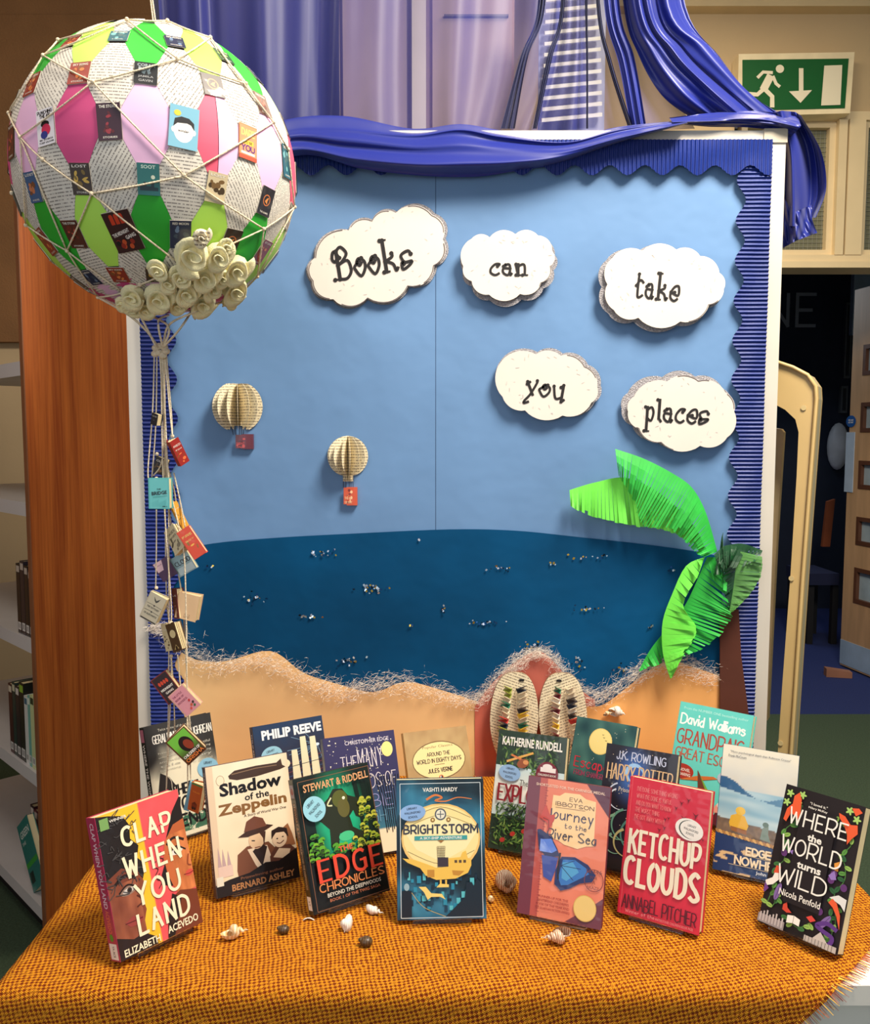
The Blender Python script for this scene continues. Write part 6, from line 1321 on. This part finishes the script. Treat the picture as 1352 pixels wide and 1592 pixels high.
    pr.hand('WHERE', 50, H-36, 19, 72, WH, 2.5, gap=2.4, jit=.1); pr.text('the', 50, H-56, 9, 18, WH, 0, .03); pr.hand('WORLD', 48, H-72, 19, 74, WH, 2.5, gap=2.4, jit=.1); pr.text('turns', 50, H-92, 8, 30, WH, 0, .03); pr.hand('WILD', 44, H-109, 20, 60, WH, 2.5, gap=1.8, jit=.1); pr.text('Nicola Penfold', 46, H-130, 8, 52, WH, 0, .01)
book((.5089, 1.1673), -48.6, 23, .6, .1134, .1995, .020, None, (30, 24, 28), art_wild, 'black paperback with leafy vines and orange foxes around hand-drawn white title, rightmost', ext=.002)
def art_ends(pr, H):
    pr.bg(lambda U, V: lerp((232, 224, 196), (50, 48, 46), np.clip((V-.58)*5+nz(U, V, 1.5, 4)*.7+(abs(U-.45)-.3)*2.2, 0, 1)), nx=40, ny=50)
    pr.bg(lambda U, V: lerp((90, 130, 100), (40, 90, 70), .5+.5*nz(U, V, 3, 2)), 20, 6, 100, 26, 20, 8); leaves(pr, 26, 6, 94, 28, 60, 5, [(60, 110, 84), (110, 150, 116), (220, 216, 190)])
    pr.hand('GERALDINE MCCAUGHREAN', 54, H-20, 11, 88, WH, 1.5, gap=2.0); pr.text('Twice winner of the medal', 44, H-8, 3.6, 50, (200, 196, 180)); 
    for i in range(5): pr.text(('A beautiful', 'breathtaking', 'and moving', 'story', 'of survival')[i], 78, H-38-i*6, 3.4, 30, (210, 206, 190)); pr.text(('haunting', 'unforgettable', 'and wild', 'tale')[i % 4], 30, H-40-i*6, 3.4, 30, (190, 186, 170))
    sticker(pr, 84, H-76, 16, 14, -8, (140, 190, 214)); pr.poly([(14, 92), (26, 84), (34, 70), (20, 64), (14, 40), (6, 60)], (40, 36, 36)); pr.line([(16, 92), (28, 78), (24, 50)], 1, (190, 180, 160), True)
    pr.hand('WHERE', 46, H-94, 13, 40, K, 2.6, jit=.3); pr.text('the', 82, H-88, 5, 12, K); pr.hand('WORLD', 56, H-114, 18, 66, K, 3.4, jit=.3); pr.hand('ENDS', 60, H-136, 15, 50, K, 3.2, jit=.3)
book((-.4285, 1.4917), 41.4, 15.6, .3, .127, .2008, .018, None, (28, 28, 30), art_ends, 'dark grey and cream paperback standing furthest left behind the hanging cords',
     spine_text((28, 28, 30), [('WHERE THE WORLD ENDS', 48, 66, .5, WH)], lambda pr, H: pr.rect(2, H*.1, 13, H*.9, (190, 110, 130))))
def art_rail(pr, H):
    pr.bg(lambda U, V: lerp((60, 40, 50), (26, 50, 84), np.clip(V*1.6-.6+.3*nz(U, V, 1.6, 3), 0, 1)), nx=50, ny=60)
    r = random.Random(9)
    for i in range(14): pr.line([(88, H-38), (88+r.uniform(-44, 11), H-38+r.uniform(-26, 22))], .4, (150, 190, 220))
    pr.ell(88, H-38, 3, 2, (220, 236, 250))
    for i in range(6): pr.line([(20, 60+i*6), (98, 76+i*5)], 1.2, (110, 60, 70) if i % 2 else (60, 80, 120))
    pr.text('PHILIP REEVE', 54, H-14, 13, 86, (240, 240, 240), 0, .045); sticker(pr, 22, H-42, 15, 12, 10, (150, 196, 214))
    c = (240, 228, 190); pr.ell(38, H-56, 8, 6, c)
    for x, a, b in ((52, 62, 40), (66, 74, 24), (80, 88, 26)): pr.poly([(x-5, H-96), (x-2, H-b), (x+6, H-b), (x+8, H-96)], c)
    pr.poly([(86, H-96), (86, H-80), (98, H-80), (98, H-96)], c); pr.line([(40, H-62), (98, H-58)], .8, (60, 50, 60)); pr.line([(40, H-84), (98, H-80)], .8, (60, 50, 60)); pr.hand('HEAD', 64, H-110, 16, 60, c, 6)
book((-.2365, 1.4908), 27.1, 19.2, 1, .1303, .1965, .018, None, (36, 34, 46), art_rail, 'navy paperback with pale block capitals, behind the sepia soldier book',
     spine_text((36, 34, 46), [('PHILIP REEVE', 20, 26, .4, WH), ('RAILHEAD', 60, 40, .5, WH)]))
def art_many(pr, H):
    pr.bg(lambda U, V: lerp((60, 130, 150), (50, 44, 88), np.clip(V*1.9-.25, 0, 1))*(np.where((V < .20)[..., None], 0, 1))+np.array((240, 224, 190))*np.where((V < .20)[..., None], 1, 0), nx=10, ny=60)
    r = random.Random(6)
    for i in range(110): pr.dot(r.uniform(4, 96), r.uniform(H*.5, H-4), r.uniform(.4, 1.1), (236, 226, 200), 5, i > 0)
    pr.ell(87, H-24, 8, 10, (246, 226, 140)); pr.text('CHRISTOPHER EDGE', 60, H-10, 5.4, 62, (220, 210, 220), 0, .01)
    pr.hand('THE', 32, H-36, 17, 22, (226, 214, 220), 1.3, jit=.2); pr.hand('MANY', 62, H-32, 24, 34, (226, 214, 220), 1.4, jit=.2, gap=3.4); pr.hand('WORLDS OF', 58, H-62, 18, 74, (226, 214, 220), 1.3, jit=.2); pr.hand('ALBIE', 58, H-88, 16, 56, (150, 150, 200), 1.4); pr.hand('BRIGHT', 58, H-108, 14, 56, (110, 160, 190), 1.2)
    for i in range(9): pr.line([(74+i*2.6, 24+(i % 3)*3), (72+i*3, 60), (66+i*4, H-58)], 1.0, (24, 20, 34), True)
    pr.poly([(88, 6), (98, 6), (99, 22), (92, 28), (90, 18)], (196, 50, 60))
book((-.1059, 1.4118), 21.1, 22.5, .1, .1286, .1987, .016, None, (50, 46, 84), art_many, 'indigo starry paperback with a yellow moon and bare tree trunks')
def art_eighty(pr, H):
    pr.bg(lambda U, V: lerp((168, 132, 86), (200, 168, 116), .5+.5*nz(U, V, 2.4, 4)), nx=40, ny=50)
    pr.rect(0, 60, 100, 66, (226, 190, 136)); pr.bg(lambda U, V: lerp((120, 88, 58), (190, 154, 104), .5+.5*np.sin(U*60)*np.sin(V*9)), 2, 6, 98, 58, 50, 10); pr.ell(66, 50, 6, 6, (60, 40, 30)); pr.ell(36, 44, 5, 7, (80, 50, 34))
    pr.ell(50, H-44, 42, 27, (120, 92, 56)); pr.ell(50, H-44, 40.8, 25.6, (246, 222, 156))
    pr.text('Popular Classics', 50, H-25, 4.6, 48, (120, 90, 60), 0, .0); pr.hand('AROUND THE', 50, H-35, 5, 36, (70, 56, 50), 1.0, serif=.5); pr.hand('WORLD IN EIGHTY DAYS', 50, H-44, 5.4, 70, (70, 56, 50), 1.0, serif=.5); pr.line([(42, H-50), (58, H-50)], .5, (150, 110, 70)); pr.hand('JULES VERNE', 50, H-58, 5.4, 38, (70, 56, 50), 1.0, serif=.5)
    pr.ell(50, H-70, 4, 5, (214, 110, 60)); pr.ell(50, H-70, 2.0, 3.8, (240, 234, 220)); pr.ell(51, H-68.6, 1.2, 2.6, (30, 26, 26))
book((.0246, 1.4789), 22.2, 22.2, -.7, .1227, .1851, .012, None, (206, 168, 112), art_eighty, 'tan paperback with a cream oval title panel, back row centre')
def art_escape(pr, H):
    pr.bg(lambda U, V: lerp((14, 50, 60), (110, 160, 140), np.clip(.3+.6*nz(U, V, 1.2, 13)+(V-.5)*.5, 0, 1)), nx=50, ny=60)
    pr.ell(45, H-32, 19, 20, (236, 206, 120)); pr.ell(45, H-32, 17.6, 18.6, (244, 220, 140)); r = random.Random(3)
    for i in range(30): pr.dot(r.uniform(5, 95), r.uniform(20, H-6), .6, (230, 226, 200), 5, i > 0)
    for x, y in ((50, H-26), (54, H-30), (48, H-22)): pr.line([(x-1.5, y+1), (x, y), (x+1.5, y+1)], .6, K)
    pr.hand('Escape', 36, H-68, 15, 56, (206, 44, 66), 2.2, serif=.4, contrast=.3); pr.hand('FROM SHANGRI-LA', 40, H-84, 7, 60, (150, 60, 90), 1.4); pr.hand('MICHAEL MORPURGO', 50, H-112, 9, 92, WH, 1.6, serif=.5, gap=1.6); pr.bg(lambda U, V: lerp((10, 30, 40), (24, 60, 70), V), 2, 2, 98, 26, 4, 4)
book((.2790, 1.5150), -36, 24, 1.5, .1194, .190, .016, None, (26, 60, 66), art_escape, 'dark teal paperback with a full yellow moon, right of the flip-flops')
def art_potter(pr, H):
    pr.bg(lambda U, V: lerp((22, 18, 32), (60, 110, 190), np.clip(1-((U-.42)**2*9+(V-.77)**2*11), 0, 1)**1.5), nx=50, ny=70)
    r = random.Random(8)
    for i in range(50): pr.dot(r.uniform(4, 96), r.uniform(H*.35, H-4), .6, (220, 200, 170), 5, i > 0)
    pr.ell(43, H-34, 13, 13, (150, 190, 230)); pr.ell(45, H-36, 10, 10, (40, 80, 160)); pr.hand('J.K. ROWLING', 50, H-13, 11, 68, (190, 196, 220), 1.8, serif=.5, contrast=.3)
    pr.hand('HARRY POTTER', 50, H-36, 20, 90, (214, 176, 130), 2.3, serif=.5, contrast=.3, jit=.2); pr.text('and the', 44, H-51, 5, 16, (200, 180, 160)); pr.text('Prisoner of Azkaban', 52, H-58, 6, 56, (200, 190, 180), 0, .01)
    for k, (cx, cy, r0, c) in enumerate(((30, 96, 20, (190, 200, 220)), (27, 92, 15, (210, 216, 230)), (44, 60, 24, (90, 140, 120)), (30, 56, 18, (120, 160, 130)), (60, 50, 26, (70, 120, 110)), (28, 34, 14, (110, 150, 130)), (46, 38, 20, (170, 160, 110)), (74, 74, 18, (80, 120, 110)))):
        pr.line([(cx+r0*math.cos(t), cy+r0*.9*math.sin(t)) for t in [2.0+.35*i for i in range(10)]], 3.4 if k > 1 else 2.2, c, True, taper=.2)
    pr.bg(lambda U, V: lerp((20, 14, 16), (30, 22, 26), V), 2, 2, 98, 16, 3, 3)
book((.3110, 1.3471), -31.1, 21.8, .9, .1204, .1966, .022, None, (26, 22, 34), art_potter, 'midnight blue paperback with pale swirls, between the salmon and bright red books')
def art_grandpa(pr, H):
    pr.bg(lambda U, V: lerp((92, 202, 190), (112, 214, 202), .5+.5*nz(U, V, 1.2, 3)))
    pr.text('From the NUMBER ONE bestselling author', 50, H-8, 4.4, 88, (190, 236, 226)); pr.hand('David Walliams', 48, H-22, 13, 88, (250, 250, 244), 2.6, jit=.4, gap=1.6)
    pr.hand("GRANDPA'S", 48, H-46, 19, 90, (176, 70, 54), 2.7, serif=.6, contrast=.3); pr.hand('GREAT ESCAPE', 50, H-68, 13, 92, (190, 90, 66), 2.0, serif=.6, contrast=.3, gap=1.8)
    pr.ell(17, H-92, 16, 10, (170, 50, 36)); pr.text('A NOVEL', 18, H-90, 4, 20, WH, 0, .01); pr.text('OF DARING', 18, H-96, 4, 22, WH, 0, .01); pr.poly([(14, H-104), (40, H-100), (66, H-92), (60, H-90), (38, H-94)], (206, 110, 50)); sticker(pr, 80, H-90, 15, 10, -6, (176, 190, 206))
    pr.poly([(38, H-86), (42, H-110), (56, H-136), (66, H-138), (60, H-116)], (110, 60, 40)); pr.poly([(42, H-92), (60, H-124), (66, H-134), (58, H-112)], (120, 170, 60))
    pr.ell(76, H-130, 9, 9, (226, 150, 130)); pr.ell(78, H-124, 8, 5, (236, 226, 216)); pr.ell(56, H-140, 8, 8, (240, 200, 176)); pr.poly([(46, H-134), (50, H-128), (58, H-130), (64, H-134), (56, H-135)], K); pr.line([(46, H-140), (34, H-132), (28, H-130)], 2.6, (240, 200, 176)); pr.poly([(60, H-150), (70, H-134), (90, H-136), (96, H-150)], (90, 30, 40))
book((.4858, 1.5443), -36.4, 20.5, -.9, .1371, .205, .020, None, (86, 196, 186), art_grandpa, 'turquoise book with white and rust lettering, tallest in the back row at the right')
def art_nowhere(pr, H):
    def f(U, V):
        c = lerp((232, 222, 196), (190, 196, 196), (1-V)*2.2+.25*nz(U, V*2, 1.1, 4))
        wt_ = lerp((116, 166, 190), (206, 222, 222), .5+.6*nz(U*.4, V*3, 1.2, 6)); m_ = (V < .66)[..., None]; c = np.where(m_, wt_, c)
        mo = ((V < .70-.10*U+.045*np.sin(U*7+1)) & (V > .655-.10*U))[..., None]; c = np.where(mo, lerp((30, 84, 130), (90, 140, 170), U), c)
        sh = (V < .42-.05*U)[..., None]; c = np.where(sh, lerp((150, 124, 96), (84, 72, 64), .5+.5*nz(U, V, 6, 3)), c)
        lo = (V < .315-.05*U)[..., None]; st_ = (nz(U*.5, V*4, 1.6, 9) > .42)[..., None]; c = np.where(lo, np.where(st_, np.array((222, 190, 140.)), np.array((24, 56, 104.))), c); return c
    pr.bg(f, nx=70, ny=110)
    pr.poly([(16, 66), (18, 76), (26, 80), (36, 78), (42, 66), (40, 60), (18, 60)], (226, 176, 50)); pr.poly([(18, 62), (40, 60), (40, 54), (20, 56)], (150, 96, 50)); pr.ell(30, 84, 6.5, 5.6, (232, 190, 70)); pr.poly([(58, 52), (60, 66), (64, 72), (68, 70), (68, 60), (72, 50)], (120, 140, 130)); pr.ell(64, 72, 4, 3.4, (96, 120, 110))
    for k in range(22): x = 2+k*4.5; pr.ell(x, 52.5-x*.09, 3.6, 2.0, (214, 170, 100) if k % 2 else (170, 124, 70), -.6)
    pr.text('"More psychological depth than Robinson Crusoe"', 50, H-9, 3.4, 80, (50, 60, 80), 0, .0); pr.text('Frank McCourt', 20, H-14.5, 3.4, 24, (50, 60, 80), 0, .0)
    pr.hand('EDGE OF', 68, 33, 9, 52, (240, 222, 186), 2.8, serif=.6); pr.hand('NOWHERE', 62, 19, 10, 68, (240, 222, 186), 2.8, serif=.6); pr.text('John Smelcer', 76, 7, 5.5, 40, (226, 232, 236), 0, .015); pr.line([(40, 27), (98, 26)], .6, (220, 200, 160)); pr.line([(20, 12), (98, 12)], .6, (220, 200, 160))
book((.5052, 1.3358), -26.2, 17.6, -1.1, .1165, .1998, .016, None, (30, 60, 100), art_nowhere, 'pale paperback with a mountain lake and a figure in yellow, behind the vine patterned book')

# ================================================================ SEA SHELLS AND PEBBLES on the cloth
def shell_mesh(L_, wd, turns, col, spike=0, R=None, taper=1.0):
    """helical shell along local x from the apex"""
    V = []; F = []; n = int(turns*14); k = 10
    for i in range(n+1):
        t = i/n; a = 2*PI*turns*t; r = wd*.5*(.10+.90*t**1.25)*.62; rad = wd*.5*(.05+.95*t**1.25)*.42; x = L_*(-.5+.72*t**taper)
        r2 = r*(1+spike*(.5+.5*math.sin(a*7)))
        c = Vector((x, rad*math.cos(a), rad*math.sin(a)))
        for j in range(k):
            b = 2*PI*j/k; V.append(c+Vector((math.cos(b)*r2*1.05*(1+.7*(t > .93)), math.sin(b)*r2*math.cos(a), math.sin(b)*r2*math.sin(a))))
    for i in range(n):
        for j in range(k): F.append((i*k+j, i*k+(j+1) % k, (i+1)*k+(j+1) % k, (i+1)*k+j))
    F += [tuple(range(k))]
    return V, F
def shell_mat(name, a, b, sc):
    m, nt, bs = nodemat(name); tc = N(nt, 'ShaderNodeTexCoord')
    w = N(nt, 'ShaderNodeTexWave', {'Vector': tc.outputs['Object'], 'Scale': sc, 'Distortion': 6.0, 'Detail': 2.0}); nt.links.new(mix(nt, w.outputs['Fac'], a, b), bs.inputs['Base Color']); bs.inputs['Roughness'].default_value = .4; return m
def onto(px, py):
    d = ray(px, py); q = CAM+d*((CZ+.002-CAM.z)/d.z); return q
def shell(px, py, lp, wp, rot, turns, mt, look, spike=0, tilt=0):
    q = onto(px, py); k = q.y/FPX; V, F = shell_mesh(lp*k, wp*k, turns, None, spike)
    R_ = Matrix.Rotation(math.radians(rot), 3, 'Z') @ Matrix.Rotation(math.radians(tilt), 3, 'Y')
    V = [R_@v for v in V]; zm = min(v.z for v in V); V = [v-Vector((0, 0, zm)) for v in V]
    q.z = CZ+cz(q.x, q.y)+.0002; o = mesh('sea_shell', V, F, mt, None, False, None, True); o.location = q
    tag(o, look, 'shell', 'sea shells scattered on the orange cloth')
SC1 = shell_mat('cream_shell', rgb(250, 232, 196), rgb(226, 180, 120), 60); SC2 = shell_mat('white_shell', rgb(252, 246, 236), rgb(224, 212, 196), 90); SC3 = shell_mat('striped_shell', rgb(246, 226, 196), rgb(176, 104, 62), 110); SC4 = shell_mat('brown_shell', rgb(96, 72, 44), rgb(60, 42, 26), 80)
shell(366, 1457, 40, 27, 188, 3.0, SC1, 'smooth cream conch shell lying in front of the soldier book')
shell(537, 1447, 20, 20, 80, 3.6, SC2, 'small white ribbed shell between the beast book and the airship book', .25, -50)
shell(583, 1422, 32, 18, 150, 3.2, SC2, 'white pointed shell right of the beast book')
shell(785, 1380, 46, 34, 262, 4.0, SC3, 'large knobbly pinkish whelk beside the airship book', .3)
shell(763, 1401, 14, 12, 250, 3.0, SC1, 'tiny yellowish shell at the airship book edge')
shell(864, 1466, 48, 27, 8, 4.2, SC3, 'brown striped whelk lying in front of the butterfly book', .12)
for px, py, r_, look in ((441, 1451, 9.5, 'small olive brown round shell beyond the cream conch'), (569, 1470, 11, 'dark brown glossy round shell nearest the camera')):
    q = onto(px, py); k = q.y/FPX; m = MB(); m.ball((0, 0, 0), r_*k, 14, 10, (1, .85, .72)); q.z = CZ+cz(q.x, q.y)+r_*k*.72
    V = m.V+[v*.45+Vector((-r_*k*.75, 0, r_*k*.25)) for v in m.V]; n = len(m.V); F = m.F+[tuple(i+n for i in f) for f in m.F]
    o = mesh('sea_shell', V, F, SC4, None, False, None, True); o.location = q; tag(o, look, 'shell', 'sea shells scattered on the orange cloth')
q = onto(480, 1430); m = MB(); k = q.y/FPX; Vv = []; Ff = []
for i in range(5):
    for j in range(9):
        a = PI*j/8; r_ = 10*k*(i/4); Vv.append(Vector((math.cos(a)*r_, math.sin(a)*r_*.8-4*k, 4.5*k*(1-(i/4)**2)+.0006*(j % 2)*(i/4)+.0004)))
for i in range(4):
    for j in range(8): Ff.append((i*9+j, (i+1)*9+j, (i+1)*9+j+1, i*9+j+1))
o = mesh('sea_shell', Vv, Ff, SC2, None, False, None, True); q.z = CZ+cz(q.x, q.y); o.location = q; md = o.modifiers.new('thick', 'SOLIDIFY'); md.thickness = .0008; tag(o, 'white broken scallop piece at the foot of the beast book', 'shell', 'sea shells scattered on the orange cloth')
# two little shells sitting on the top edge behind the moon book
for px, py, lp, wp, rot, mt, look in ((961, 1107, 24, 19, 200, SC2, 'white spiral shell pinned to the sand paper above the moon book'), (945, 1109, 14, 9, 170, SC1, 'tiny cream shell pinned left of the white spiral one')):
    q = B3(px, py, .022); k = 1.78/FPX; V, F = shell_mesh(lp*k, wp*k, 3.2, None, .1); R_ = Matrix.Rotation(math.radians(rot), 3, 'Y'); o = mesh('sea_shell', [R_@v for v in V], F, mt, None, False, None, True); o.location = q; tag(o, look, 'shell')
